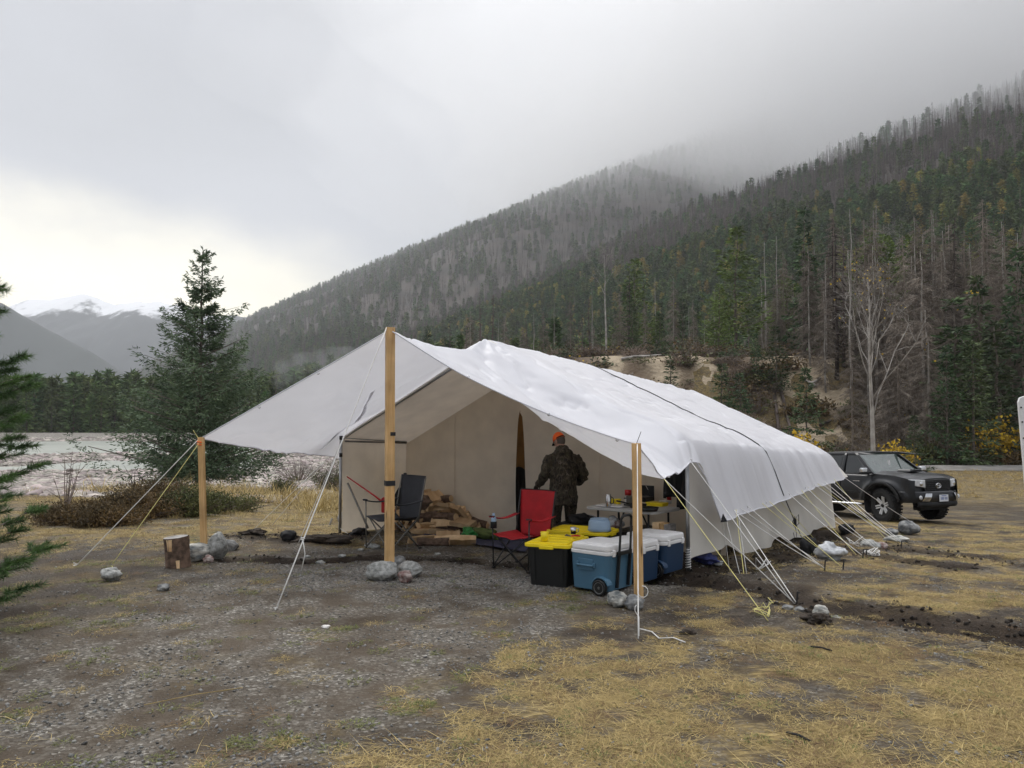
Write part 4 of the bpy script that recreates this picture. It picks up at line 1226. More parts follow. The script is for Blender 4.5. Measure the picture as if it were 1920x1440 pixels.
# river cobbles
rp = [proto('cobble_kind', rock_mesh('cobble', M['river_rock'], 90 + i, (1.2, .9, .6), sub=2, rough=.3)) for i in range(6)]
n = 26000
y = 18.5 + 127 * rng.random(n) ** 1.6; x = rng.uniform(-.72, -.02, n) * y
z = T(x, y)
ok = (z > WATER_Z - .06) & ((y > 22) | (rng.random(n) < .35)) & (x < 2)
x, y, z = x[ok], y[ok], z[ok]; n = len(x)
sz = (.09 + .34 * rng.random(n) ** 3) * (1 + y / 120)
o = scatter('river_cobbles', np.stack([x, y, z], 1), rng.normal(size=(n, 3)) * np.array((.15, .15, 3)), np.stack([sz * 1.2, sz, sz * .8], 1), rng.integers(0, 6, n), rp)
tag(o, 'pinkish grey cobbles of the river bars', 'cobbles', kind='stuff')

# straw and grass tufts
def tuft(name, m, seed, nb, L, lay, wd=.0022, spread=.09, curl=.5):
    g = np.random.default_rng(seed); V_ = []; F_ = []
    for i in range(nb):
        a = g.uniform(0, 6.28); r = spread * math.sqrt(g.random()); p = np.array((r * math.cos(a), r * math.sin(a), 0.))
        h = g.uniform(0, 6.28) if lay > .6 else a + g.normal() * .8
        el = g.uniform(.0, .16) if g.random() < lay else g.uniform(.3, 1.1)
        l = L * g.uniform(.4, 1.2); d = np.array((math.cos(h) * math.cos(el), math.sin(h) * math.cos(el), math.sin(el)))
        sdv = np.array((-math.sin(h), math.cos(h), 0)) * wd * g.uniform(.7, 1.5)
        b = len(V_); bend = np.array((g.normal() * .15, g.normal() * .15, -curl * g.random() * math.sin(el))) * l
        m1 = p + d * l * .5; e = p + d * l + bend; e[2] = max(e[2], .002)
        V_ += [p - sdv, p + sdv, m1 + sdv * .8, m1 - sdv * .8, e]
        F_ += [(b, b + 1, b + 2, b + 3), (b + 3, b + 2, b + 4, b + 4)]
    me_ = bpy.data.meshes.new(name); me_.from_pydata([tuple(v) for v in V_], [], [tuple(dict.fromkeys(f)) for f in F_]); me_.materials.append(m)
    return me_
TK = [proto('straw_kind', tuft('straw', M['straw'], 1 + i, 60, .12, .94, wd=.0014)) for i in range(4)] + \
     [proto('straw_kind', tuft('straw_brown', M['straw_dark'], 11 + i, 44, .10, .92, wd=.0015)) for i in range(2)] + \
     [proto('straw_kind', tuft('grass_green', M['green_grass'], 21 + i, 50, .035, .4, spread=.07)) for i in range(2)] + \
     [proto('straw_kind', tuft('straw_long', M['straw'], 31 + i, 9, .26, .95, wd=.0017, spread=.14)) for i in range(2)] + \
     [proto('straw_kind', tuft('straw_short', M['straw'], 41 + i, 60, .055, .8, spread=.10, wd=.0014)) for i in range(2)]
# order in the collection is alphabetical by name: names are given suffixes in build order
for q, o_ in enumerate(TK): o_.name = 'straw_kind_%02d' % q
n = 90000
y = 3.1 + 17 * rng.random(n) ** 1.35; x = rng.uniform(-.72, .74, n) * y
st1, so1, pa1, co1 = masks(x, y)
fine = fbm(x + 9, y + 3, 3.3, 4)
keep = rng.random(n) < np.clip(.9 * st1 ** 1.15 * sstep(.37, .57, fine) * (1 - so1 * .3) + .012, 0, 1)
x, y, st1, so1 = x[keep], y[keep], st1[keep], so1[keep]; n = len(x)
r = rng.random(n); onr = bside(x, y) > 0
short = rng.random(n) < np.where(onr, .42, .6)
idx = np.where(r < .58, rng.integers(0, 4, n), np.where(r < .80, rng.integers(4, 6, n), np.where(r < .88, rng.integers(6, 8, n), rng.integers(8, 10, n))))
idx = np.where(short & (r < .5), rng.integers(10, 12, n), idx)
idx = np.where((~onr) & (y < 10) & (rng.random(n) < .6), rng.integers(6, 8, n), idx)
s = rng.uniform(.55, 1.15, n) * np.where(y > 10, 1.2, 1.0)
# matted lie: mostly across the view
hd = np.where(rng.random(n) < .55, rng.normal(size=n) * .5, rng.uniform(0, 6.28, n))
o = scatter('straw_cover', np.stack([x, y, T(x, y) + .002], 1), np.stack([0 * hd, 0 * hd, hd], 1), np.stack([s, s, s * rng.uniform(.25, .9, n)], 1), idx, TK)
tag(o, 'matted dry straw and sparse grass on the ground', 'grass', kind='stuff')
print('straw', n)
# taller dry grass: behind the left post, along the road verge
TG = [proto('tall_kind', tuft('tall_grass', M['straw'], 51 + i, 46, .55, .12, wd=.0045, spread=.22, curl=.9)) for i in range(4)]
pts = []
def band(n, cx, cy, sx_, sy_, smin, smax):
    a = rng.normal(size=n) * sx_ + cx; b_ = rng.normal(size=n) * sy_ + cy
    for i in range(n): pts.append((a[i], b_[i], rng.uniform(smin, smax)))
band(170, P(560, 930, 19).x, 19.5, 2.3, 1.2, .7, 1.35)
band(90, P(420, 930, 20).x, 21.5, 2.2, 1.0, .8, 1.5)
band(60, P(500, 980, 14).x, 14.6, 2.6, .8, .25, .55)
band(40, P(620, 920, 17).x, 17, .8, .8, .6, 1.2)
band(40, P(100, 960, 15).x, 16.8, 2.0, .6, .25, .5)
n0 = 900
xx = rng.uniform(13, 34, n0); yy = rng.uniform(30, 48.5, n0)
for a, b_ in zip(xx, yy): pts.append((a, b_, rng.uniform(.3, .7)))
a = np.array(pts); n = len(a)
o = scatter('tall_dry_grass', np.stack([a[:, 0], a[:, 1], T(a[:, 0], a[:, 1])], 1), np.stack([np.zeros(n), np.zeros(n), rng.uniform(0, 6.28, n)], 1), np.stack([a[:, 2]] * 3, 1), rng.integers(0, 4, n), TG)
tag(o, 'tall dry yellow grass by the river and along the road', 'grass', kind='stuff')

# clods of dug soil along the trenches
rp = [proto('clod_kind', rock_mesh('clod', mat_soil, 95 + i, (1, .9, .7), sub=2, rough=.7)) for i in range(5)]
n = 60000
x = rng.uniform(-6.5, 15, n); y = rng.uniform(5, 17, n)
sm_ = soilmask(x, y); ok = (rng.random(n) < sm_ * .6) & (np.abs(x / y) < .74); x, y = x[ok], y[ok]; n = len(x)
sz = .010 + .040 * rng.random(n) ** 3
o = scatter('soil_clods', np.stack([x, y, T(x, y) + sz * .1], 1), rng.uniform(0, 6.28, (n, 3)), np.stack([sz, sz, sz], 1), rng.integers(0, 5, n), rp)
tag(o, 'crumbled clods of dark dug soil along the trenches', 'soil', kind='stuff')
print('clods', n)

# ================================================================== SHRUBS AND FALLEN WOOD
def shrub(px, py, w_, h_, m, label, seed, dense=900, card=(.055, .018), twigm='twig', name='shrub', depth=None, group=None, twigs=60, leaves=True):
    g = np.random.default_rng(seed)
    p = GT(px, py) if depth is None else Vector((P(px, py, depth).x, depth, float(T1(P(px, py, depth).x, depth))))
    P0 = []; P1 = []
    n_ = twigs
    a = g.uniform(0, 6.28, n_); rr = np.sqrt(g.random(n_)); ex = np.stack([np.cos(a) * rr * w_ / 2, np.sin(a) * rr * w_ / 2 * .7, h_ * (1 - .55 * rr ** 2) * g.uniform(.6, 1.1, n_)], 1)
    p0 = ex * np.array((.25, .25, 0)); v2_, f2_ = strips(p0, ex, .008 + .006 * h_, .003, g)
    k = g.integers(0, n_, 3 * n_); t_ = g.uniform(.3, .9, 3 * n_)[:, None]; b0 = p0[k] * (1 - t_) + ex[k] * t_; b1 = b0 + g.normal(size=(3 * n_, 3)) * .16 * h_ + np.array((0, 0, .12 * h_))
    v3_, f3_ = strips(b0, b1, .004 + .003 * h_, .002, g)
    v, f = cat_([(v2_, f2_), (v3_, f3_)])
    t = thing(name, label, 'shrub', p, 0, group)
    link('stem', np_mesh('stem', v, f, M[twigm]), t)
    if leaves:
        c_ = b1[g.integers(0, len(b1), dense)] + g.normal(size=(dense, 3)) * np.array((.09, .09, .07)) * w_ * .6
        lump = g.normal(size=(dense, 3)) * .03
        c_[:, 2] = np.clip(c_[:, 2], .02, None)
        v, f = cards(c_ + lump, g.normal(size=(dense, 3)) + np.array((0, 0, .5)), card[0] * g.uniform(.6, 1.4, dense), card[1], g, tri=False)
        link('foliage', np_mesh('foliage', v, f, M[m]), t)
    return t
shrub(255, 972, 1.9, .42, 'bush_brown', 'rust brown juniper mound left of the left post', 1, 11000)
shrub(200, 985, 1.4, .30, 'bush_brown', 'low rusty mound at the left end of the junipers', 2, 8000)
shrub(130, 982, 1.4, .26, 'bush_brown', 'low brown mound nearest the pine sapling', 3, 7000)
shrub(300, 955, 1.7, .50, 'bush_brown', 'taller brown juniper behind the rusty mound', 4, 11000)
shrub(355, 968, 1.2, .46, 'bush_green', 'olive green juniper just left of the left post', 5, 8000)
shrub(400, 962, .9, .32, 'bush_green', 'small green juniper just right of the left post', 6, 2600)
shrub(440, 958, 1.5, .30, 'bush_green', 'low green mat of juniper behind the left post', 7, 2600)
shrub(532, 934, .9, .55, 'bush_green', 'small green bush in the tall grass', 8, 2200)
shrub(618, 925, 1.5, 1.0, 'bush_green', 'green conifer seedling clump left of the tent corner', 9, 4200)
shrub(560, 868, 3., 1.2, 'bush_green', 'grey twiggy bush on the river bar', 10, 0, leaves=False, twigm='twig', depth=36)
shrub(123, 950, .8, 1.1, 'bush_brown', 'bare twig of a dead sapling by the river', 12, 0, leaves=False, name='dead_sapling', twigs=9)
shrub(246, 945, .5, 1.2, 'bush_brown', 'dark burnt stem rising from the junipers', 13, 0, leaves=False, name='dead_sapling', twigs=5, twigm='black_fabric')
yl = 'yellow leaved shrub '
shrub(1500, 838, 2.4, 2.2, 'yellow_leaf', yl + 'above the far end of the tent roof', 20, 600, card=(.22, .17), depth=50)
shrub(1680, 838, 2.2, 1.6, 'yellow_leaf', yl + 'behind the pickup cab', 21, 700, card=(.2, .16), depth=49.5)
shrub(1860, 860, 3.6, 3.0, 'yellow_leaf', yl + 'largest of them, at the right by the road', 22, 1500, card=(.22, .17), depth=54)
shrub(1905, 865, 2.5, 2.4, 'yellow_leaf', yl + 'cut by the right edge', 23, 800, card=(.22, .17), depth=54)
shrub(1530, 845, 2.4, 1.4, 'bush_brown', 'brown shrub beside the yellow shrub above the tent', 24, 1200, card=(.25, .16), depth=50, twigm='pink_twig')
shrub(1770, 858, 3.4, 2.1, 'bush_brown', 'greyish pink twiggy thicket above the pickup bonnet', 25, 300, card=(.2, .12), depth=53, twigm='pink_twig', twigs=260)
shrub(1805, 862, 2.8, 1.8, 'bush_brown', 'second pinkish thicket right of the bonnet', 26, 300, card=(.2, .12), depth=53, twigm='pink_twig', twigs=220)
shrub(1735, 862, 2.6, 1.4, 'bush_green', 'dark green low bush above the bonnet', 27, 1500, card=(.25, .14), depth=52.5)
for i, (px, d, w_, h_) in enumerate(((1850, 53, 3, 1.2), (1895, 52.6, 3, 1.0), (1790, 53, 2, .9), (1690, 51, 2.4, 1.1), (1640, 51, 2.4, 1.1), (1600, 51, 2.2, 1.0), (1560, 50.5, 2.4, 1.2))):
    shrub(px, 865, w_, h_, 'bush_brown' if i % 2 else 'bush_green', 'low mixed brush along the far side of the road', 30 + i, 900, card=(.25, .14), depth=d, group='roadside brush', twigm='pink_twig')
for i in range(30):     # brush up the slope
    px = random.choice([random.uniform(1400, 1920), random.uniform(1640, 1920), random.uniform(1640, 1920)]); d = random.uniform(59, 73)
    q = P(px, 800, d)
    shrub(px, 800, random.uniform(2, 3.5), random.uniform(.8, 1.6), random.choice(['bush_brown', 'bush_green', 'bush_brown']), 'low scrubby bush growing on the bank slope', 60 + i, 420, card=(.34, .18), depth=d, group='scrub on the bank', twigm=random.choice(['twig', 'pink_twig']))
# undergrowth covering the bank and terrace: nobody could count it
def bush_mesh(name, seed, ml, mt, nl, nt_, card):
    g = np.random.default_rng(seed)
    a = g.uniform(0, 6.28, nt_); rr = np.sqrt(g.random(nt_)) * .55
    p1 = np.stack([np.cos(a) * rr, np.sin(a) * rr, g.uniform(.25, .75, nt_) * (1.15 - rr)], 1)
    v1, f1 = strips(p1 * np.array((.3, .3, 0)), p1, .010, .006, g)
    k = g.integers(0, nt_, nt_ * 2); b1 = p1[k] + g.normal(size=(nt_ * 2, 3)) * .16
    v2, f2 = strips(p1[k] * .6, b1, .007, .004, g)
    v, f = cat_([(v1, f1), (v2, f2)])
    c_ = b1[g.integers(0, len(b1), nl)] + g.normal(size=(nl, 3)) * .08; c_[:, 2] = np.abs(c_[:, 2])
    v3, f3 = cards(c_, g.normal(size=(nl, 3)), card[0], card[1], g, tri=False)
    n1 = len(f); V = np.concatenate([v, v3]); Fa = np.concatenate([f, f3 + len(v)])
    return np_mesh(name, V, Fa, [mt, ml], fm=np.array([0] * n1 + [1] * len(f3)))
UB = [proto('undergrowth_kind_%02d' % i, bush_mesh('undergrowth', 400 + i, M[a], M[b], nl, nt_, cd)) for i, (a, b, nl, nt_, cd) in enumerate((
   ('bush_brown', 'twig', 120, 40, (.14, .07)), ('bush_brown', 'pink_twig', 60, 60, (.12, .06)), ('bush_green', 'twig', 170, 30, (.16, .07)), ('bush_brown', 'twig', 30, 70, (.12, .06)), ('fir', 'twig', 170, 30, (.18, .07)), ('bush_brown', 'dead', 90, 60, (.12, .07)), ('yellow_leaf', 'twig', 60, 40, (.10, .07))))]
n = 4600
x = rng.uniform(4, 95, n) ** 1.0; q = rng.random(n)
yf_ = 57 + 2.2 * np.clip(5 - x, 0, None)
y = yf_ - 3 + q ** 1.3 * 34
rel_ = (y - yf_) / 15
sd_ = np.zeros(n)
for cx_, wx_, a0, a1 in SCARS:
    sd_ = np.maximum(sd_, np.exp(-((x - cx_) / wx_) ** 2) * sstep(a0 - .2, a0 + .1, rel_) * sstep(a1 + .1, a1 - .05, rel_))
ok = rng.random(n) > np.maximum(sd_ * 1.4, .65 * ((x > 4) & (x < 31) & (rel_ < 1.1))); x, y = x[ok], y[ok]; n = len(x)
z = T0(x, y)
s = rng.uniform(.8, 2.3, n)
idx = rng.choice(7, n, p=[.22, .18, .13, .18, .10, .16, .03])
o = scatter('undergrowth', np.stack([x, y, z - .05], 1), np.stack([rng.normal(size=n) * .15, rng.normal(size=n) * .15, rng.uniform(0, 6.28, n)], 1), np.stack([s * 1.2, s * 1.2, s * rng.uniform(.5, 1, n)], 1), idx, UB)
tag(o, 'brown and green undergrowth covering the bank', 'undergrowth', kind='stuff')
# fallen logs on the bank
for i, (a, b_, d, m, lab) in enumerate((((1500, 700), (1455, 800), 60, 'dead_brown', 'dark fallen log lying down the sandy scar'),
        ((1512, 728), (1480, 775), 60.5, 'dead_brown', 'second dark fallen log on the sandy scar'),
        ((1536, 690), (1556, 678), 62, 'dead_brown', 'short dark log on the sandy scar edge'),
        ((1478, 652), (1640, 642), 72, 'dead_brown', 'long dark log along the terrace edge'),
        ((1515, 650), (1538, 670), 66, 'dead_pale', 'pale crossed log at the scar top'),
        ((1528, 648), (1508, 662), 66, 'dead_pale', 'second pale crossed log at the scar top'),
        ((1560, 740), (1720, 742), 55, 'dead_pale', 'long pale log across the slope behind the bare tree'),
        ((1165, 660), (1240, 672), 70, 'dead_pale', 'pale fallen trunk on the terrace edge above the tent'),
        ((1245, 640), (1180, 690), 68, 'dead', 'leaning grey log on the bank above the tent'),
        ((1750, 682), (1790, 680), 58, 'dead_brown', 'short dark log among the dead trees at right'))):
    p0 = P(*a, d); p1 = P(*b_, d + .8)
    p0.z = float(T1(p0.x, p0.y)) + .25; p1.z = float(T1(p1.x, p1.y)) + .25
    # follow the slope between the ends
    if abs(a[1] - b_[1]) > 20:
        p0.y += 6; p0.z = float(T1(p0.x, p0.y)) + .2; p1.y -= 1; p1.z = float(T1(p1.x, p1.y)) + .2
    mb = MB(); mb.tube([p0, (p0 * 2 + p1) / 3 + Vector((0, 0, .1)), (p0 + p1 * 2) / 3, p1], [.16, .14, .12, .08], 6)
    tag(mb.build('fallen_log', M[m], smooth=True), lab, 'log')
# ================================================================== TENT
EAVE, RIDGE, LEN = 1.43, 2.74, 7.95
def tp(a, b, z):      # a: metres into the tent, b: metres from the left wall to the right, z above the floor line there
    p = FL + V2 * a + U2 * b
    return np.array((p[0], p[1], z + SLOPE * a))
WID = 5.40
tent = thing('wall_tent', 'cream canvas wall tent under a white tarp, open at the front', 'tent', (0, 0, 0))
def roofz(b): return EAVE + (RIDGE - EAVE) * (1 - abs(b - WID / 2) / (WID / 2))
def gridf(fn, na, nb):
    return np.array([[fn(i / (na - 1), j / (nb - 1)) for j in range(nb)] for i in range(na)])
# right wall: hangs from the eave with folds, hem lifted unevenly
def rwall(u, v):
    a = .0 + u * LEN
    foot = .05 + .10 * math.exp(-((a - .9) / .9) ** 2) + .05 * math.sin(a * 2.1) + .03 * math.sin(a * 5.3 + 1)
    foot = max(.03, foot)
    bulge = (.025 * math.sin(a * 2.6 + .4) + .014 * math.sin(a * 6.1 + 2) + .03 * (vnoise(a * 1.7, v * 2) - .5)) * (1 - v * .75)
    fold = .010 * math.sin(a * 9 + v * 2.0) * (1 - v)
    k_ = sstep(0, .5, a)
    p = tp(a, WID + .04 + (bulge + fold + .08 * (1 - v)) * k_, foot + (EAVE - foot) * v)
    return p
o = MB().grid(gridf(rwall, 140, 26)).build('side_wall', M['canvas_wall'], tent, smooth=True)
def lwall(u, v):
    a = u * LEN
    bulge = .05 * math.sin(a * 3.1) * (1 - v) + .04 * (vnoise(a * 2.3 + 9, v * 3) - .5)
    return tp(a, -.01 + bulge, .02 + (EAVE - .02) * v)
MB().grid(gridf(lwall, 90, 16)).build('side_wall', M['canvas'], tent, smooth=True)
for side in (0, 1):
    def roof(u, v):
        a = u * LEN; b = v * WID / 2
        z = EAVE + (RIDGE - EAVE) * v - .035 * math.sin(v * math.pi) + .02 * (vnoise(a * 1.3, v * 3 + side * 7) - .5)
        return tp(a, b if side == 0 else WID - b, z)
    MB().grid(gridf(roof, 60, 20)).build('roof', M['canvas'], tent, smooth=True)
# partition wall with a slit doorway, 1.45 m inside
PA = 1.45
DOORL = lambda z: 2.42 - .02 + .0 * z
def slit(z):      # half width of the slit at height z (closes at 1.95)
    return .02 + .115 * max(0, 1 - (max(0, z - .15) / 1.75)) ** .55 if z < 1.9 else .0
DC = 2.27
def part(sidev):
    def f(u, v):
        # u across, v up
        if sidev == 0:
            e = lambda zz: DC - slit(zz)
            b = u * e(0)
        ztop_ = None
        zb = .02
        # iterate: height depends on b, edge depends on height
        z = 1.0
        for _ in range(12):
            if sidev == 0: b = u * (DC - slit(z))
            else: b = (DC + slit(z)) + u * (WID - DC - slit(z))
            z = zb + v * (roofz(b) - .03 - zb)
        bul = .04 * (vnoise(b * 1.8 + 3, z * 1.2) - .5) + .02 * math.sin(b * 4 + z * .7) * (1 - v)
        if sidev == 0: bul += .07 * math.exp(-((u - 1) / .12) ** 2) * (1 - v)
        return tp(PA + bul, b, z - SLOPE * 0)
    return f
MB().grid(gridf(part(0), 60, 34)).build('partition_wall', M['canvas'], tent, smooth=True)
MB().grid(gridf(part(1), 60, 34)).build('partition_wall', M['canvas'], tent, smooth=True)
def rearw(u, v):
    b = u * WID; return tp(LEN, b, .02 + v * (roofz(b) - .04))
MB().grid(gridf(rearw, 24, 12)).build('rear_wall', M['canvas'], tent, smooth=True)
# inner curtain seen through the slit: ochre cloth with dark lower part
mb = MB(); mb.grid(gridf(lambda u, v: tp(PA + .28 + .03 * math.sin(u * 9), 1.9 + u * .9, .62 + v * 1.35), 12, 8)); mb.build('door_curtain', M['ochre'], tent, smooth=True)
mb = MB(); mb.grid(gridf(lambda u, v: tp(PA + .24 + .03 * math.sin(u * 9), 1.9 + u * .9, .02 + v * (.98 + .08 * math.sin(u * 8))), 12, 6)); mb.build('door_curtain', M['black_fabric'], tent, smooth=True)
# seams on the partition (sewn double strips) as thin proud tapes
for b in (3.62, 4.3, 1.05):
    mb = MB(); pts = [tp(PA - .035, b, z) for z in np.linspace(.05, roofz(b) - .06, 8)]
    mb.tube(pts, .006, 4); mb.build('seam', M['canvas'], tent)
# frame
def pole_t(a, b, z0, z1, r=.021, name='frame_pole', m='metal'):
    mb = MB(); mb.tube([tp(a, b, z0), tp(a, b, (z0 + z1) / 2), tp(a, b, z1)], r, 12); return mb.build(name, M[m], tent, smooth=True)
pole_t(-.03, -.02, 0, EAVE + .02, .022)
pole_t(-.03, WID + .04, 0, EAVE - .02, .022)
for b_, z_ in ((-.02, EAVE - .28), (-.02, EAVE - .02)):
    mb = MB(); mb.lathe([(.025, 0), (.026, .03), (.025, .06)], 12, tp(-.03, b_, z_)); mb.build('pole_joint', M['black_metal'], tent, smooth=True)
mb = MB(); mb.tube([tp(.0, 0, EAVE + .02), tp(1.42, 0.03, EAVE + .0)], .018, 8); mb.build('eave_rail', M['metal'], tent, smooth=True)
mb = MB(); mb.tube([tp(0.02, .02, EAVE - .03), tp(.02, 1.55, EAVE - .02)], .016, 8); mb.build('cross_rail', M['grey_tube'], tent, smooth=True) if False else None
mb = MB(); mb.tube([tp(PA - .05, .05, EAVE - .02), tp(.02, .02, EAVE - .04)], .014, 8); mb.build('cross_rail', M['grey_tube'], tent, smooth=True)
for s_ in (0, 1):
    mb = MB(); mb.tube([tp(0, s_ * WID, EAVE + .01), tp(0, WID / 2, RIDGE - .02)], .02, 8); mb.build('rafter', M['metal'], tent, smooth=True)
# white rolled canvas band on the roof's front edge
for s_ in (0, 1):
    mb = MB(); mb.tube([tp(-.02, s_ * WID + (.02 if s_ else -.02), EAVE - .01)] + [tp(-.02, (k / 8 * WID / 2) if not s_ else WID - k / 8 * WID / 2, roofz(k / 8 * WID / 2) + .02 - .02 * math.sin(k / 8 * math.pi)) for k in range(1, 9)], .016, 6)
    mb.build('roof_hem', M['canvas_wall'], tent, smooth=True)
# small canvas flap showing under the tarp at the far corner
mb = MB(); mb.grid(gridf(lambda u, v: tp(LEN - .15 + u * .75, WID + .05 + .25 * u * v, EAVE - .10 - .45 * v * (1 - .35 * u)), 8, 6)); mb.build('awning_flap', M['canvas_wall'], tent, smooth=True)
# white cord wound round the foot of the right pole
pts = []
for k in range(0, 60): a = k * .9; pts.append(Vector(tp(-.03, WID + .04, .02 + k * .004)) + Vector((.029 * math.cos(a), .029 * math.sin(a), 0)))
mb = MB(); mb.tube(pts, .006, 5); tag(mb.build('cord_winding', M['white_rope'], smooth=True), 'white cord wound round the foot of the right metal tent pole', 'cord')

# ------------------------------------------------------------------ the big white tarp
def pchip(xs, ys, x):
    xs = np.asarray(xs, float); ys = np.asarray(ys, float)       # ys (n,3)
    h = np.diff(xs)[:, None]; dl = np.diff(ys, axis=0) / h
    m_ = np.zeros_like(ys)
    m_[1:-1] = np.where(dl[:-1] * dl[1:] > 0, 2 * dl[:-1] * dl[1:] / (dl[:-1] + dl[1:] + 1e-12), 0)
    m_[0] = dl[0]; m_[-1] = dl[-1]
    i = np.clip(np.searchsorted(xs, x, side='right') - 1, 0, len(xs) - 2)
    t = ((x - xs[i]) / (xs[i + 1] - xs[i]))[:, None]; hh = (xs[i + 1] - xs[i])[:, None]
    return (ys[i] * (2 * t**3 - 3 * t**2 + 1) + m_[i] * hh * (t**3 - 2 * t**2 + t) + ys[i + 1] * (-2 * t**3 + 3 * t**2) + m_[i + 1] * hh * (t**3 - t**2))
CF = [0, .08, .36, .68, 1.0, 1.32, 1.64, 1.92, 2.0]
def lerp(a, b, t): return np.array(a) * (1 - t) + np.array(b) * t
PL_TOP = P(377, 822, 9.46); PC_TOP = P(731, 619, 8.4); PR_TOP = P(1193, 833, 7.36)
rows = []; rs = []
def row(r_, L, Cc, Rr, sagL=(0, 0, 0), sagR=(0, 0, 0), mid=None):
    cs = []
    for k, f in enumerate((0, .10, .38, .69)):
        p = lerp(L, Cc, f); p[2] -= (0, *sagL)[k]; cs.append(p)
    cs.append(np.array(Cc))
    for k, f in enumerate((.31, .62, .90, 1.0)):
        p = lerp(Cc, Rr, f); p[2] -= (*sagR, 0)[k]; cs.append(p)
    if mid:
        for k, p in mid.items(): cs[k] = np.array(p)
    rs.append(r_); rows.append(cs)
row(0, PL_TOP, PC_TOP, PR_TOP, mid={5: P(877, 707, 8.07), 6: P(1030, 777, 7.72), 7: P(1150, 820, 7.45)})
row(.30, P(430, 832, 9.8), P(766, 632, 8.72), P(1217, 862, 7.55), sagL=(0, .05, .03), sagR=(.05, .09, .08))
row(.75, P(495, 841, 10.4), P(815, 648, 9.15), P(1245, 897, 7.85), sagL=(.0, .10, .06), sagR=(.05, .09, .06))
row(1.35, P(552, 848, 10.9), P(870, 656, 9.78), P(1270, 884, 8.2), sagL=(.0, .08, .05), sagR=(.07, .08, .0))
def tent_row(r_, a, hemL, hemR, lift=.05):
    e = .05
    L = tp(a, -.02, EAVE + lift); Rr = tp(a, WID + .03, EAVE + lift)
    Cc = tp(a, WID / 2, RIDGE + lift)
    cs = [np.array(hemL), L, lerp(L, Cc, .33), lerp(L, Cc, .67), Cc, lerp(Rr, Cc, .67), lerp(Rr, Cc, .33), Rr, np.array(hemR)]
    rs.append(r_); rows.append(cs)
def outp(a, b, dz): return tp(a, b, EAVE + dz)
tent_row(2.1, -.06, P(593, 851, 11.35), P(1296, 866, 8.55))
tent_row(2.28, .12, outp(.15, -.25, -.3), P(1312, 869, 8.72))
tent_row(2.46, .30, outp(.3, -.32, -.45), P(1353, 977, 8.9))
hem_s = [(1.2, P(1400, 964, 9.72)), (2.2, P(1436, 951, 10.5)), (3.3, P(1478, 932, 11.4)), (4.6, P(1513, 919, 12.5)), (6.0, P(1546, 909, 13.7)), (7.2, P(1568, 902, 14.75))]
for a, hp in hem_s: tent_row(2.16 + a, a, outp(a, -.36, -.6), hp, .055)
tent_row(2.16 + 8.15, 8.15, outp(8.15, -.36, -.5), P(1584, 895, 15.55), .055)
rows = np.array(rows); rs = np.array(rs)
ru = np.unique(np.concatenate([np.linspace(0, 2.1, 80), np.linspace(2.1, 2.6, 20), np.linspace(2.6, rs[-1], 250)]))
cu = np.unique(np.concatenate([np.linspace(0, .12, 14), np.linspace(.12, 1.0, 90), np.linspace(1.0, 1.88, 150), np.linspace(1.88, 2.0, 22)]))
tmp = np.stack([pchip(rs, rows[:, k], ru) for k in range(9)], 1)           # (nr, 9, 3)
cl_, crr_ = cu[cu <= 1.0], cu[cu > 1.0]
tg = np.stack([np.concatenate([pchip(CF[:5], tmp[i][:5], cl_), pchip(CF[4:], tmp[i][4:], crr_)]) for i in range(len(ru))], 0)            # (nr, nc, 3)
RU, CU = np.meshgrid(ru, cu, indexing='ij')
wr = np.zeros(RU.shape)
onroof = sstep(2.2, 2.9, RU)
sk = sstep(1.90, 1.96, CU)
# battens pressing through: soft ribs down the slope, finer wrinkles, skirt pleats
wr += onroof * (1 - sk) * (.016 * (fbm(RU * 2.2, CU * .7, 1, 3) - .5) * 2 + .010 * np.abs(np.sin(RU * 2.35)) ** 6)
wr += (1 - onroof) * (.05 * (fbm(RU * 1.2 + CU * 3, CU * 2.6, 1, 3) - .5) + .02 * (fbm(RU * 5, CU * 9, 1, 2) - .5)) * sstep(0, .3, RU)
tg[..., 2] += wr
# pull folds fanning from the apex of the front ridge pole and the post heads
for (cx_, cr_, amp) in ((1.0, 2.1, .020),):
    dd = np.hypot((RU - cr_) * .5, (CU - cx_) * 2.2); an = np.arctan2((RU - cr_), (CU - cx_) * 2.2)
    tg[..., 2] += amp * np.sin(an * 11) * np.exp(-dd * 2.0) * sstep(0, .15, dd)
# folds running from the centre post head down the right of the awning
fo = np.sin((CU - 1) * 26 / (.35 + .5 * RU)) * np.exp(-RU * 1.0) * sstep(.03, .2, RU) * sstep(1.02, 1.1, CU)
tg[..., 2] += .016 * fo
# fold marks left from packing: a loose grid of small ridges
for k_ in range(1, 18):
    c0_ = k_ * .112 + .01 * math.sin(k_ * 3.3)
    tg[..., 2] += .006 * ((-1) ** k_) * np.exp(-np.abs(CU - c0_ - .004 * np.sin(RU * 2 + k_)) / .010) * onroof * (.5 + .8 * vnoise(RU * .9, RU * 0 + k_))
for k_ in range(16):
    r0_ = 2.4 + k_ * .53 + .06 * math.sin(k_ * 5.1)
    tg[..., 2] += .006 * ((-1) ** k_) * np.exp(-np.abs(RU - r0_ - .02 * np.sin(CU * 7 + k_)) / .045) * (1 - sk) * (.4 + .9 * vnoise(CU * 6, CU * 0 + k_ + 30))
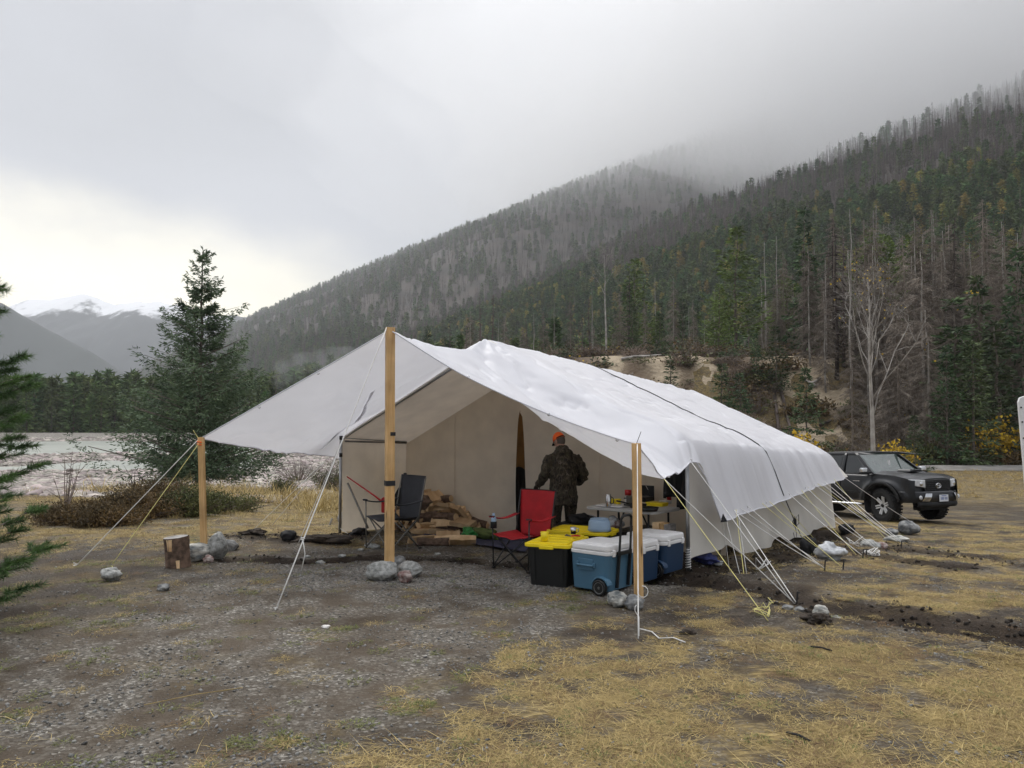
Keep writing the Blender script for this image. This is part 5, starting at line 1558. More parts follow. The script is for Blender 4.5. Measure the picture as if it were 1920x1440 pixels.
# fine long creases in the stretched roof and crumple near the eave
cr1 = (np.abs(fbm(RU * .55 + CU * 2.2, CU * 5.5 - RU * .4, 1, 3) - .5)) ; cr2 = np.abs(fbm(RU * 2.6 - CU, CU * 3.1 + RU * .8, 1, 3) - .5)
tg[..., 2] -= onroof * (1 - sk) * (.05 * np.exp(-cr1 * 26) * .5 + .035 * np.exp(-cr2 * 30) * .5)
tg[..., 2] -= (1 - onroof) * sstep(0, .25, RU) * .030 * np.exp(-cr2 * 24)
# skirt pleats: push in and out
pl = sk * onroof * (.028 * (fbm(RU * 3.1, CU * 3, 1, 3) - .5) * 2 + .014 * np.sin(RU * 7 + 3 * fbm(RU, CU, 1.1, 2)))
tg[..., 0] += U2[0] * pl; tg[..., 1] += U2[1] * pl
tg[..., 2] += sk * onroof * .05 * (vnoise(RU * 1.3, RU * 0 + 4) - .5) * sstep(1.95, 2, CU)
tarp = thing('white_tarp', 'huge white tarp pitched over the tent with a front awning on three posts', 'tarp', (0, 0, 0))
mb = MB(); mb.grid(tg); mb.build('sheet', M['tarp'], tarp, smooth=True)
for nm_, line in (('hem', tg[0]), ('hem', tg[:, -1]), ('hem', tg[:, 0])):
    mb = MB(); mb.tube([Vector(p) for p in line[::4]] + [Vector(line[-1])], .008, 5); mb.build(nm_, M['tarp'], tarp, smooth=True)
def tarp_pt(r_, c_):
    i = int(np.argmin(abs(ru - r_))); j = int(np.argmin(abs(cu - c_))); return Vector(tg[i, j])
for c_ in (.30, .62, 1.32, 1.64, 1.93):
    p = tarp_pt(.03, c_); mb = MB(); mb.lathe([(.009, -.004), (.016, -.004), (.016, .004), (.009, .004), (.009, -.004)], 10, p, Matrix.Rotation(R(70), 3, 'X')); mb.build('grommet', M['steel'], tarp, smooth=True)
for r_ in (.75, 2.1, 3.4, 4.4, 5.5, 6.8):
    p = tarp_pt(r_, 1.995); mb = MB(); mb.lathe([(.009, -.004), (.016, -.004), (.016, .004), (.009, .004), (.009, -.004)], 10, p, Matrix.Rotation(R(80), 3, 'X')); mb.build('grommet', M['steel'], tarp, smooth=True)
# black corner patch where the front of the skirt ends
p = tarp_pt(2.46, 2.0); mb = MB(); mb.prism([(0, .07), (.05, -.02), (-.03, -.03)], 'y', -.004, .004)
mb.build('corner_patch', M['black_strap'], tarp, loc=p + Vector((.0, -.02, .02)))
# seam doubled under the left awning (darker overlap strip)
def sheet_uv(r_, c_):
    a = pchip(rs, np.zeros_like(rows[:, 0]), np.array([0.])) if False else None
    return tarp_pt(r_, c_)
sm = [tarp_pt(2.05 - 1.25 * t, .02 + .60 * t) - Vector((0, 0, .012)) for t in np.linspace(0, 1, 14)]
mb = MB()
L_ = np.array([[np.array(p) + np.array((0, 0, 0)), np.array(p) + np.array((.05 + .02 * math.sin(i), .02, .035))] for i, p in enumerate(sm)])
mb.grid(L_); mb.build('seam', M['tarp'], tarp, smooth=True)
# black ratchet strap thrown over the roof
sp3 = [tarp_pt(2.16 + 3.06, c_) + Vector((0, 0, .012)) for c_ in np.linspace(.02, 1.995, 70)]
strap = thing('ratchet_strap', 'thin black strap thrown over the tarp and tied down at the right', 'strap', (0, 0, 0))
endp = GT(1506, 1012); h0 = sp3[-1]
rt = h0 * .45 + endp * .55
mb = MB(); mb.tube(sp3, .008, 4); mb.tube([h0, rt], .008, 4); mb.tube([rt, endp], .006, 4); mb.build('band', M['black_strap'], strap)
mb = MB(); mb.box((0, 0, 0), (.04, .03, .12)); mb.tube([(0, 0, .05), (.05, -.02, .12), (.06, 0, -.02), (0, 0, -.08), (-.04, 0, 0), (0, 0, .09)], .006, 5); mb.tube([(0, 0, -.05), (.03, .02, -.2), (.0, 0, -.3), (-.03, 0, -.16)], .005, 5)
mb.build('buckle', M['black_metal'], strap, loc=rt)

# ------------------------------------------------------------------ wooden posts
def post(name, foot, top, label, wd=.089, th=.038, split=True, rz=0.0, tapes=()):
    foot = Vector(foot); top = Vector(top)
    t = thing(name, label, 'post', foot)
    ax_ = Vector((math.cos(rz), math.sin(rz), 0)); d = (top - foot); L = d.length; dn = d.normalized()
    ax_ = (ax_ - dn * ax_.dot(dn)).normalized(); ay = dn.cross(ax_)
    Mx = Matrix((ax_, ay, dn)).transposed()
    if split:
        for k, s_ in enumerate((-1, 1)):
            mb = MB(); mb.box(dn * L / 2 + ay * 0 + ax_ * s_ * (th / 2 + .0004), (th, wd, L), Mx); mb.build('board', M['pine_wood'], t, bevel=.0015)
    else:
        mb = MB(); mb.box(dn * L / 2, (wd, th, L), Mx); mb.build('board', M['pine_wood'], t, bevel=.003)
    w2 = (2 * th + .012 if split else wd + .010); d2 = (wd + .010 if split else th + .010)
    for z, h, ww in tapes:
        mb = MB(); mb.box(dn * z + ax_ * (0 if ww >= 1 else w2 * .25), (w2 * ww, d2, h), Mx); mb.build('tape', M['black_strap'], t, bevel=.002)
    return t
pc = Vector((PC_TOP.x, PC_TOP.y, 0)); pc.z = Tz(pc.x, pc.y) - .02
cfoot = Vector((P(730, 1080, 8.4).x, 8.4, pc.z))
post('awning_post', cfoot, PC_TOP + Vector((0, .02, .03)), 'tall doubled wooden post with black tape under the awning peak', rz=R(20), th=.046, wd=.089,
     tapes=((1.03, .055, 1.0), (1.56, .04, .55)))
rf_ = GT(1198, 1128)
post('awning_post', (P(1198, 1130, 7.36).x, 7.36, Tz(1.2, 7.36) - .02), PR_TOP + Vector((0, .0, .01)), 'short doubled wooden post at the right end of the awning', rz=R(25), th=.034, wd=.06)
post('awning_post', (P(383, 1048, 9.46).x, 9.46, Tz(-3.8, 9.46) - .02), PL_TOP + Vector((0, 0, .015)), 'short leaning wooden post at the left end of the awning', wd=.075, th=.04, split=False, rz=R(-15))

# ------------------------------------------------------------------ ropes and pegs
def rope(p0, p1, label, m='white_rope', r=.005, sag=.0, name='guy_rope', extra=None, cat='rope', group=None):
    p0, p1 = Vector(p0), Vector(p1); n = 10; pts = []
    for i in range(n + 1):
        t = i / n; p = p0.lerp(p1, t); p.z -= sag * 4 * t * (1 - t); pts.append(p)
    mb = MB(); mb.tube(pts, r, 5)
    if extra: 
        for q, rr in extra: mb.tube(q, rr, 5)
    return tag(mb.build(name, M[m], smooth=True), label, cat, group)
def knot(p, s=.05, seed=0, n=14):
    g = random.Random(seed); return [Vector(p) + Vector((g.uniform(-s, s), g.uniform(-s, s), abs(g.uniform(0, s * 1.2)))) for _ in range(n)]
def loose(px, py, s, seed, n=16, flat=.3):
    g = random.Random(seed); c = GT(px, py); q = []
    for k in range(n):
        a = k * .9 + g.uniform(-.4, .4); q.append(c + Vector((math.cos(a) * s * g.uniform(.3, 1), math.sin(a) * s * g.uniform(.3, 1) * .8, .01 + abs(g.gauss(0, s * flat)))))
    return q
def peg(px, py, label, m='black_metal', h=.12, lean=(.2, .1)):
    p = GT(px, py); mb = MB(); mb.tube([p + Vector((0, 0, -.05)), p + Vector((lean[0] * h, lean[1] * h, h))], .008, 6); mb.tube([p + Vector((lean[0] * h, lean[1] * h, h)), p + Vector((lean[0] * h + .02, 0, h - .01))], .006, 5)
    return tag(mb.build('tent_peg', M[m]), label, 'tent peg')
a = PC_TOP + Vector((-.03, -.02, .03)); e = GT(517, 1143)
k_ = a.lerp(e, .79)
rope(a, e, 'white guy rope from the centre post top down to the gravel in front', r=.0065, extra=[(knot(k_, .025, 3, 8), .005), ([k_, k_ + Vector((.02, 0, -.12)), Vector((P(565, 1070, k_.y).x, k_.y, max(Tz(k_.x, k_.y), P(565, 1070, k_.y).z)))], .005), (knot(e, .018, 5, 6), .005)])
rope(PL_TOP + Vector((-.02, 0, 0)), GT(143, 1062), 'white guy rope from the left post to the ground at far left', r=.005, extra=[(knot(GT(143, 1062), .03, 8, 8), .006)])
e = GT(210, 1076) + Vector((0, 0, .1))
rope(PL_TOP + Vector((0, -.01, -.03)), e, 'yellow guy rope from the left post to the mottled stone', 'yellow_rope', .0038, extra=[(loose(208, 1080, .07, 4, 10, .6), .0035)])
rope(PL_TOP + Vector((0, 0, -.05)), PL_TOP + Vector((-.09, -.02, .10)), 'short stray cord end sticking up at the left post top', 'yellow_rope', .004)
mb = MB(); mb.tube([PL_TOP + Vector((.035 * math.cos(k * .8) - .01, .035 * math.sin(k * .8), -.02 - .004 * k)) for k in range(18)], .006, 5); tag(mb.build('cord_winding', M['orange'], smooth=True), 'orange cord wound round the top of the left post', 'cord')
tl = Vector(tp(0, -.03, EAVE - .02))
rope(tl, GT(560, 1024), 'white guy rope from the left tent corner to the dark soil', r=.005)
rope(tl + Vector((-.05, .1, -.05)), GT(510, 985), 'thin white guy rope from the left tent eave into the dry grass', r=.004)
rope(tl + Vector((-.1, .4, -.1)), GT(470, 1000), 'thinner low guy rope from the left eave to the straw', r=.003)
rope(Vector(tp(-.03, -.04, EAVE - .05)), Vector(tp(-.06, -.02, .02)), 'loose white cord hanging down the left tent pole', r=.004, sag=-.0)
rope(Vector(tp(-.05, .0, .08)), GT(668, 1008), 'white cord end lying at the foot of the left tent pole', r=.004, sag=.02)
C1 = tarp_pt(.75, 2.0); C2 = tarp_pt(2.1, 2.0)
E1 = GT(1492, 1117)
rope(C1, E1, 'long white guy rope from the lowest awning corner to the front right peg', r=.005)
rope(C2, E1 + Vector((-.01, .01, 0)), 'white guy rope from the tarp corner beside the tent pole to the front right peg', r=.005)
mid = Vector(tp(.9, WID + .45, .30))
rope(tarp_pt(2.9, 1.995), E1 + Vector((.01, 0, .01)), 'white guy rope from the skirt front to the front right peg', r=.005)
rope(C1 + Vector((.0, -.01, 0)), GT(1440, 1166), 'long yellow guy rope from the lowest awning corner to the tangle on the straw', 'yellow_rope', .0038, extra=[(loose(1430, 1156, .11, 9, 16, .35), .003), (loose(1436, 1148, .07, 19, 9, .9), .003)])
rope(PR_TOP + Vector((0, -.06, .0)), GT(1197, 1195), 'white rope hanging down the face of the right post to the ground', r=.0055, extra=[([GT(1198, 1195) + Vector((.0, 0, .02)), *[GT(1198, 1160) + Vector((-.035 * math.sin(k * .5) , 0, .02 + .02 * k)) for k in range(6)]], .004), ([GT(1198, 1148) + Vector((.03 + .045 * math.cos(k * .6 + 2.6), -.04, .20 + .05 * math.sin(k * .6 + 2.6))) for k in range(10)], .004)])
q = [GT(1200, 1180), GT(1222, 1184), GT(1236, 1196), GT(1262, 1194), GT(1285, 1204)]
mb = MB(); mb.tube([p + Vector((0, 0, .012)) for p in q], .005, 5); tag(mb.build('loose_cord', M['white_rope'], smooth=True), 'loose white cord lying on the straw by the right post', 'cord')
rope(PR_TOP, PR_TOP + Vector((.05, .02, .12)), 'thin black cord end at the right post top', 'black_strap', .003)
lines = [((2.9, 1.995), (1545, 1070), 'white_rope', 'white guy rope from the front of the skirt to the second right peg'),
 ((3.5, 1.995), (1546, 1071), 'white_rope', 'white guy rope joining the one at the second right peg'),
 ((3.2, 1.995), (1535, 1060), 'white_rope', 'white guy rope just left of the second right peg'),
 ((4.6, 1.995), (1578, 1067), 'yellow_rope', 'yellow guy rope to the thin peg right of the clear bag'),
 ((4.2, 1.995), (1560, 1052), 'yellow_rope', 'yellow guy rope crossing in front of the clear bag'),
 ((5.6, 1.995), (1616, 1049), 'white_rope', 'white guy rope to the peg left of the rope coil'),
 ((6.1, 1.995), (1636, 1032), 'white_rope', 'white guy rope ending at the coil of white rope'),
 ((6.9, 1.995), (1642, 1034), 'white_rope', 'second white guy rope ending at the coil of white rope'),
 ((6.4, 1.995), (1608, 1040), 'yellow_rope', 'yellow guy rope ending left of the coil'),
 ((7.6, 1.995), (1682, 1021), 'white_rope', 'white guy rope ending at the flat pale rock'),
 ((8.0, 1.995), (1688, 1022), 'white_rope', 'second white guy rope ending at the flat pale rock'),
 ((8.4, 1.995), (1690, 1024), 'white_rope', 'third white guy rope ending at the flat pale rock'),
 ((7.8, 1.995), (1676, 1014), 'yellow_rope', 'yellow guy rope ending behind the flat pale rock'),
 ((8.9, 1.995), (1692, 1020), 'white_rope', 'fourth white guy rope reaching past the flat pale rock'),
 ((9.4, 1.995), (1660, 1012), 'yellow_rope', 'yellow guy rope at the far end of the skirt'),
 ((10.3, 2.0), (1722, 990), 'white_rope', 'farthest white guy rope from the last tarp corner to the rounded rock')]
for (r_, c_), g_, m_, lab in lines:
    rope(tarp_pt(r_, c_), GT(*g_) + Vector((0, 0, .03)), lab, m_, .0046 if m_ == 'white_rope' else .0036, sag=.02)
for k, (r_, g_, m_) in enumerate(((2.5, (1368, 1062), 'white_rope'), (2.55, (1388, 1075), 'white_rope'), (3.0, (1395, 1078), 'yellow_rope'), (3.05, (1400, 1070), 'white_rope'), (5.0, (1530, 1012), 'yellow_rope'), (7.0, (1600, 1000), 'yellow_rope'))):
    lab = ['white cord hanging from the front skirt corner', 'second white cord hanging from the front skirt corner', 'yellow cord hanging under the front of the skirt', 'short white cord beside the yellow one under the skirt', 'yellow cord hanging down the tent wall by the strap', 'yellow cord hanging at the far end of the tent wall'][k]
    rope(tarp_pt(r_, 1.995), GT(*g_), lab, m_, .004, sag=.0)
mb = MB(); mb.tube(loose(1634, 1040, .14, 21, 34, .35), .007, 5); tag(mb.build('rope_coil', M['white_rope'], smooth=True), 'messy coil of white rope on the ground between the rocks', 'rope')
mb = MB(); mb.tube(loose(1602, 1030, .14, 22, 14, .8), .005, 5); tag(mb.build('rope_tangle', M['white_rope'], smooth=True), 'tangle of white rope left of the coil', 'rope')
mb = MB(); mb.tube(loose(1430, 1060, .12, 23, 14, .8), .005, 5); tag(mb.build('rope_tangle', M['white_rope'], smooth=True), 'tangle of white rope under the tent skirt front', 'rope')
for a_, lab in (((1545, 1071), 'dark peg holding the second right rope pair'), ((1580, 1068), 'thin dark peg right of the clear bag'), ((1617, 1050), 'dark peg left of the rope coil'), ((1689, 1027), 'dark peg in front of the flat pale rock'), ((1492, 1117), 'dark peg at the front right rope end'), ((1348, 1046), 'short dark peg under the canvas wall front'), ((1623, 1046), 'second dark peg at the rope coil')):
    peg(*a_, lab)
# bits at the wall foot
def blob(name, px, py, size, m, seed, label, cat, dz=.0, rough=.5):
    p = GT(px, py); me_ = rock_mesh(name, M[m], seed, size, sub=4, rough=rough)
    o = link(name, me_); o.location = (p.x, p.y, p.z + size[2] * .35 + dz); o.rotation_euler = (0, 0, seed)
    return tag(o, label, cat)
blob('plastic_bag', 1555, 1050, (.36, .30, .22), 'clear_bag', 31, 'crumpled clear plastic bag on the ground beside the tent wall', 'bag')
blob('black_net_bag', 1516, 1040, (.22, .2, .34), 'black_fabric', 32, 'black mesh bag slumped at the strap end', 'bag')
blob('blue_tarp_bundle', 1320, 1056, (.42, .24, .13), 'blue_cloth', 33, 'dark blue bundled cloth under the lifted tent wall', 'cloth')
blob('white_cloth', 1340, 1058, (.18, .14, .07), 'clear_bag', 34, 'pale plastic scrap beside the blue bundle', 'cloth')
blob('black_bundle', 1588, 1000, (.30, .16, .22), 'black_fabric', 35, 'black bundle standing at the far foot of the tent wall', 'bag')
# soil heaps and clods
for px, py, s, sd, lab in ((605, 1020, (.62, .42, .16), 41, 'heap of dark dug soil left of the tent'), (478, 1010, (.34, .2, .10), 42, 'small heap of dark soil above the log stump'), (1535, 1168, (.22, .2, .10), 43, 'dark clod of earth at the right trench'), (1290, 1185, (.1, .1, .05), 44, 'small dark clod on the straw right of the post')):
    me_ = rock_mesh('soil_heap', mat_soil if 'mat_soil' in globals() else M['black_fabric'], sd, s, sub=4, rough=.7); 
    p = GT(px, py); o = link('soil_heap', me_); o.location = (p.x, p.y, p.z + s[2] * .15); tag(o, lab, 'soil heap')
# ================================================================== CAMP FURNITURE
def Q(px, py, z):
    r = ray(px, py); k = (z - CAMZ) / r[2]; return Vector((r[0] * k, r[1] * k, z))
def rbox(mb, c, d, r=.03, n=5, taper=1.):
    """box with rounded vertical corners; taper = bottom size ratio"""
    pts = []
    for cx_, cy_, a0 in ((1, 1, 0), (-1, 1, 90), (-1, -1, 180), (1, -1, 270)):
        for k in range(n + 1):
            a = R(a0 + 90 * k / n); pts.append((cx_ * (d[0] / 2 - r) + r * math.cos(a), cy_ * (d[1] / 2 - r) + r * math.sin(a)))
    m_ = len(pts); vs = [(c[0] + p[0] * taper, c[1] + p[1] * taper, c[2] - d[2] / 2) for p in pts] + [(c[0] + p[0], c[1] + p[1], c[2] + d[2] / 2) for p in pts]
    return mb.add(vs, [tuple(range(m_))[::-1], tuple(range(m_, 2 * m_))] + [(i, (i + 1) % m_, m_ + (i + 1) % m_, m_ + i) for i in range(m_)])

def camp_chair(loc, rz, fab, frame, label, s=1., name='camp_chair', trim='black_fabric'):
    t = thing(name, label, 'chair', loc, rz); t.scale = (s, s, s)
    W_, D_, HS, HB = .27, .24, .42, .93
    def tube(n, pts, r=.009, m=frame): mb = MB(); mb.tube(pts, r, 8); return mb.build(n, M[m], t, smooth=True)
    # crossed legs: front pair, back pair, sides
    for a, b in (((-W_, D_, 0), (W_, D_ - .03, HS)), ((W_, D_ + .012, 0), (-W_, D_ - .03, HS)),
                 ((-W_, -D_, 0), (W_, -D_ + .02, HS - .03)), ((W_, -D_ - .012, 0), (-W_, -D_ + .02, HS - .03)),
                 ((-W_, -D_, .01), (-W_, D_ - .03, HS)), ((-W_ - .012, D_, .01), (-W_, -D_ + .02, HS)),
                 ((W_, -D_, .01), (W_, D_ - .03, HS)), ((W_ + .012, D_, .01), (W_, -D_ + .02, HS))):
        tube('leg', [a, b])
    for x_ in (-W_, W_):
        tube('back_upright', [(x_, -D_ + .03, HS - .08), (x_ * 1.0, -D_ - .02, .60), (x_ * 1.02, -D_ - .09, HB)], .010)
        tube('arm_post', [(x_, D_ - .0, .03), (x_ * 1.06, D_ + .0, .62)], .009)
        def arm(u, v): return np.array((x_ * (1.06 + .0) + (v - .5) * .075, D_ + .03 - u * (2 * D_ + .06), .635 - .04 * math.sin(u * math.pi) - .012 * math.cos((v - .5) * 3)))
        mb = MB(); mb.grid(gridf(arm, 12, 5)); mb.build('armrest', M[fab], t, smooth=True, solid=.006)
        mb = MB(); mb.box((x_ * 1.06, D_ + .01, .63), (.08, .03, .025)); mb.build('arm_cap', M[trim], t, bevel=.006)
        for y_ in (D_, -D_):
            mb = MB(); mb.box((x_, y_, .008), (.045, .03, .02)); mb.build('foot', M['black_plastic'], t, bevel=.005)
    def seat(u, v):
        x_ = (u - .5) * 2 * W_; y_ = (v - .5) * 2 * D_
        return np.array((x_, y_ + .01, HS - .075 * (1 - (2 * u - 1) ** 2) * (1 - .5 * v) + .012 * math.sin(u * 14 + v * 5) * (1 - abs(2 * u - 1))))
    mb = MB(); mb.grid(gridf(seat, 16, 14)); mb.build('seat', M[fab], t, smooth=True, solid=.006)
    def back(u, v):
        wv_ = W_ * (.80 + .22 * v ** .6) ; x_ = (u - .5) * 2 * wv_
        return np.array((x_, -D_ - .02 - .07 * v - .045 * (1 - (2 * u - 1) ** 2) * (1 - .4 * v), HS - .07 + (HB - HS + .075) * v + .008 * math.sin(u * 9 + 2 * v) * (1 - v)))
    mb = MB(); mb.grid(gridf(back, 14, 18)); mb.build('backrest', M[fab], t, smooth=True, solid=.007)
    tube('top_band', [tuple(back(u, 1.0) + np.array((0, 0, .004))) for u in np.linspace(0, 1, 8)], .008, trim)
    return t
CH = camp_chair((.12, 8.95, Tz(.12, 8.95)), math.atan2(.80, -.60) + R(15), 'red_fabric', 'black_metal', 'red folding camp chair with black frame beside the yellow lidded tote', s=.92)
camp_chair((-1.58, 10.35, Tz(-1.6, 10.3)), math.atan2(.75, -.66) + R(2), 'grey_fabric', 'grey_tube', 'charcoal grey folding camp chair behind the centre post', s=1.0, trim='grey_fabric')
# clear sleeve with a bottle in the red chair's arm
b_ = CH.location + Vector((-.33, -.02, .52))
t = thing('water_bottle', 'small clear water bottle in the red chair cup holder', 'bottle', b_)
mb = MB(); mb.lathe([(.0, -.06), (.03, -.06), (.032, .04), (.014, .08), (.014, .10), (0, .10)], 12); mb.build('bottle_body', M['bowl_blue'], t, smooth=True)
mb = MB(); mb.lathe([(.036, -.07), (.037, .0), (.036, .005)], 12); mb.build('cup_holder', M['black_fabric'], t, smooth=True)
# black shovel standing behind the grey chair
q = Vector(tp(PA - .35, .45, 0))
t = thing('snow_shovel', 'black shovel standing blade up behind the grey chair', 'shovel', (P(759, 900, 11.6).x, 11.6, 0))
mb = MB(); 
def blade(u, v): return np.array(((u - .5) * .40 * (1 - .55 * v ** 1.6), .06 * (1 - (2 * u - 1) ** 2), .42 + .28 * v))
mb.grid(gridf(blade, 10, 10)); mb.build('blade', M['black_plastic'], t, smooth=True, solid=.012)
mb = MB(); mb.tube([(0, .03, .66), (0, .03, .88)], [.028, .02], 8); mb.build('handle', M['black_plastic'], t, smooth=True)
mb = MB(); mb.box((0, .03, .89), (.05, .03, .06)); mb.build('grip', M['black_plastic'], t, bevel=.01)
mb = MB(); mb.tube([P(651, 894, 11.7), P(700, 928, 11.2), P(740, 958, 10.8)], [.010, .012, .02], 8)
tag(mb.build('red_pole', M['red_fabric'], smooth=True), 'dark red pole slanting from the left tent pole to the grey chair', 'pole')
mb = MB(); mb.tube([P(652, 906, 11.7), Vector((P(690, 985, 11.3).x, 11.3, P(694, 990, 11.3).z))], .016, 6)
tag(mb.build('brace_pole', M['grey_tube'], smooth=True), 'grey brace leaning from the left tent pole to the firewood', 'pole')
mb = MB(); mb.box((0, 0, .1), (.10, .10, .22)); tag(mb.build('red_jug', M['red_plastic'], bevel=.02, loc=P(722, 960, 11.2)), 'red fuel jug standing behind the grey chair', 'jug')

def tote(loc, rz, w_, l_, h_, label, jit=0):
    t = thing('storage_tote', label, 'tote', loc, rz)
    mb = MB(); rbox(mb, (0, 0, h_ / 2 - .015), (w_ - .05, l_ - .05, h_ - .03), .035, 5, .88); mb.build('tub', M['black_plastic'], t, bevel=.004)
    for s_ in (-1, 1):      # vertical ribs
        for k in (-1, 1):
            mb = MB(); mb.box((k * w_ * .30, s_ * (l_ / 2 - .038), h_ * .52), (.03, .012, h_ * .8), Matrix.Rotation(R(-s_ * 4.5), 3, 'X')); mb.build('rib', M['black_plastic'], t, bevel=.003)
    mb = MB(); rbox(mb, (0, 0, h_ - .02), (w_ + .0, l_ + .0, .035), .05, 6, 1.0); mb.build('lid', M['yellow_plastic'], t, bevel=.006)
    mb = MB(); rbox(mb, (0, 0, h_ + .004), (w_ - .08, l_ - .08, .016), .04, 6, 1.0); mb.build('lid_panel', M['yellow_plastic'], t, bevel=.005)
    for k in (-1, 0, 1):
        mb = MB(); mb.box((0, k * l_ * .22, h_ + .014), (w_ - .16, .03, .010)); mb.build('lid_ridge', M['yellow_plastic'], t, bevel=.004)
    for s_ in (-1, 1):
        mb = MB(); mb.box((0, s_ * (l_ / 2 - .004), h_ - .035), (.15, .03, .035)); mb.build('latch', M['yellow_plastic'], t, bevel=.006)
        mb = MB(); mb.box((s_ * (w_ / 2 - .004), 0, h_ - .035), (.03, .15, .035)); mb.build('latch', M['yellow_plastic'], t, bevel=.006)
    return t
def rel(c, rz, x_, y_, z=0):
    return Vector((c[0] + x_ * math.cos(rz) - y_ * math.sin(rz), c[1] + x_ * math.sin(rz) + y_ * math.cos(rz), z))
tr1 = R(-22); c1 = rel((.115, 8.02), tr1, .25, .36); c1.z = Tz(c1.x, c1.y)
tote(c1, tr1, .50, .72, .435, 'black tote with yellow lid and a yellow cup on it, beside the front cooler')
tr2 = R(-26); c2 = Vector((.82, 9.02, 0)); c2.z = Tz(c2.x, c2.y)
tote(c2, tr2, .74, .48, .43, 'black tote with yellow lid carrying a pale blue bowl, behind the coolers')

def cooler(corner, rz, w_, l_, h_, m, label, tow=False, handle=True, wheels=True):
    c = rel(corner, rz, -w_ / 2, l_ / 2); c.z = Tz(c.x, c.y)
    t = thing('cooler', label, 'cooler', c, rz)
    z0 = .035
    mb = MB(); rbox(mb, (0, 0, z0 + (h_ - .10 - z0) / 2), (w_, l_, h_ - .10 - z0), .055, 6, .93); mb.build('tub', M[m], t, bevel=.008, smooth=False)
    mb = MB(); rbox(mb, (0, 0, h_ - .085), (w_ + .012, l_ + .012, .035), .058, 6, 1.0); mb.build('rim', M['white_plastic'], t, bevel=.006)
    mb = MB(); rbox(mb, (0, 0, h_ - .035), (w_ - .005, l_ - .005, .062), .06, 7, 1.015); mb.build('lid', M['white_plastic'], t, bevel=.018, seg=3)
    mb = MB(); rbox(mb, (0, 0, h_ - .002), (w_ - .11, l_ - .11, .012), .04, 6, 1.0); mb.build('lid_panel', M['white_plastic'], t, bevel=.005)
    for y_ in (-.32, .32):
        mb = MB(); mb.box((w_ / 2 + .007, y_ * l_, h_ - .085), (.018, .045, .065)); mb.build('hinge', M['white_plastic'], t, bevel=.005)
    if handle:
        fy = -l_ / 2
        mb = MB(); mb.prism([(-.13, .0), (.06, .0), (.045, -.045), (.055, -.11), (-.125, -.11), (-.11, -.045)], 'y', -.006, .012)
        mb.build('handle_recess', M['cooler_navy' if m == 'cooler_navy' else 'cooler_blue'], t, bevel=.004, loc=(0, fy + .004, h_ - .15))
        mb = MB(); mb.tube([(-.125, fy + .0, h_ - .205), (-.118, fy - .03, h_ - .21), (.052, fy - .03, h_ - .21), (.06, fy + .0, h_ - .205)], .012, 8); mb.build('carry_handle', M[m], t, smooth=True)
        mb = MB(); mb.box((-.13, fy - .004, h_ - .205), (.03, .02, .045)); mb.box((.065, fy - .004, h_ - .205), (.03, .02, .045)); mb.build('handle_socket', M[m], t, bevel=.005)
    if wheels:
        for sx_ in (w_ / 2 - .085,):
            cx_, cz_ = sx_, .078
            arc = [(cx_ + .105 * math.cos(a), cz_ + .105 * math.sin(a)) for a in np.linspace(R(15), R(165), 12)] + [(cx_ + .090 * math.cos(a), cz_ + .090 * math.sin(a)) for a in np.linspace(R(165), R(15), 12)]
            mb = MB(); mb.prism(arc, 'y', -l_ / 2 - .03, -l_ / 2 + .05); mb.build('wheel_arch', M[m], t, bevel=.003)
            MW = Matrix.Rotation(R(90), 3, 'X')
            wh = MB(); wh.lathe([(.054, -.022), (.074, -.022), (.078, -.014), (.078, .014), (.074, .022), (.054, .022), (.054, -.022)], 28, (0, 0, 0), MW)
            wo = wh.build('wheel', M['black_plastic'], t, smooth=True, loc=(cx_, -l_ / 2 - .024, cz_))
            rm = MB(); rm.lathe([(.050, -.021), (.056, -.021), (.056, .021), (.050, .021), (.050, -.021)], 28, (0, 0, 0), MW); rm.lathe([(0, -.02), (.014, -.02), (.014, .02), (0, .02)], 12, (0, 0, 0), MW)
            for k in range(10):
                a = 2 * math.pi * k / 10; rm.bar((.012 * math.cos(a), -.012, .012 * math.sin(a)), (.052 * math.cos(a), -.012, .052 * math.sin(a)), .006, .008, (0, 1, 0))
            rm.build('rim', M['metal'], wo)
            db = MB(); db.lathe([(0, .0), (.05, .0), (.05, .02), (0, .02)], 20, (0, 0, 0), MW); db.build('hub', M['black_plastic'], wo)
    if tow:
        x_ = w_ / 2 + .02
        for y_ in (-.10, .10):
            mb = MB(); mb.bar((x_ - .02, y_, .06), (x_ + .012, y_, .42), .022, .03, (1, 0, 0)); mb.bar((x_ + .012, y_, .40), (x_ + .03, y_ * .92, .74), .016, .020, (1, 0, 0)); mb.build('tow_bar', M['black_plastic'], t, bevel=.003)
        mb = MB(); mb.box((x_ + .005, 0, .395), (.03, .24, .035)); mb.build('tow_bracket', M['black_plastic'], t, bevel=.004)
        mb = MB(); mb.tube([(x_ + .03, -.092, .735), (x_ + .034, -.06, .762), (x_ + .034, .06, .762), (x_ + .03, .092, .735)], .014, 8); mb.build('tow_grip', M['black_plastic'], t, smooth=True)
    return t
cr_ = math.atan2(-.65, .76)
k0 = Vector((.93, 7.55, 0))
cooler(k0, cr_, .46, .50, .485, 'cooler_blue', 'front steel blue wheeled cooler with white lid and raised black tow handle', tow=True)
k1 = rel(k0, cr_, .02, .545); cooler(k1, cr_, .46, .42, .45, 'cooler_navy', 'middle navy blue wheeled cooler with white lid behind the right post', handle=False)
k2 = rel(k0, cr_, .05, 1.0); cooler(k2, cr_, .50, .47, .44, 'cooler_navy', 'rear navy blue cooler with white lid nearest the metal tent pole', handle=False)

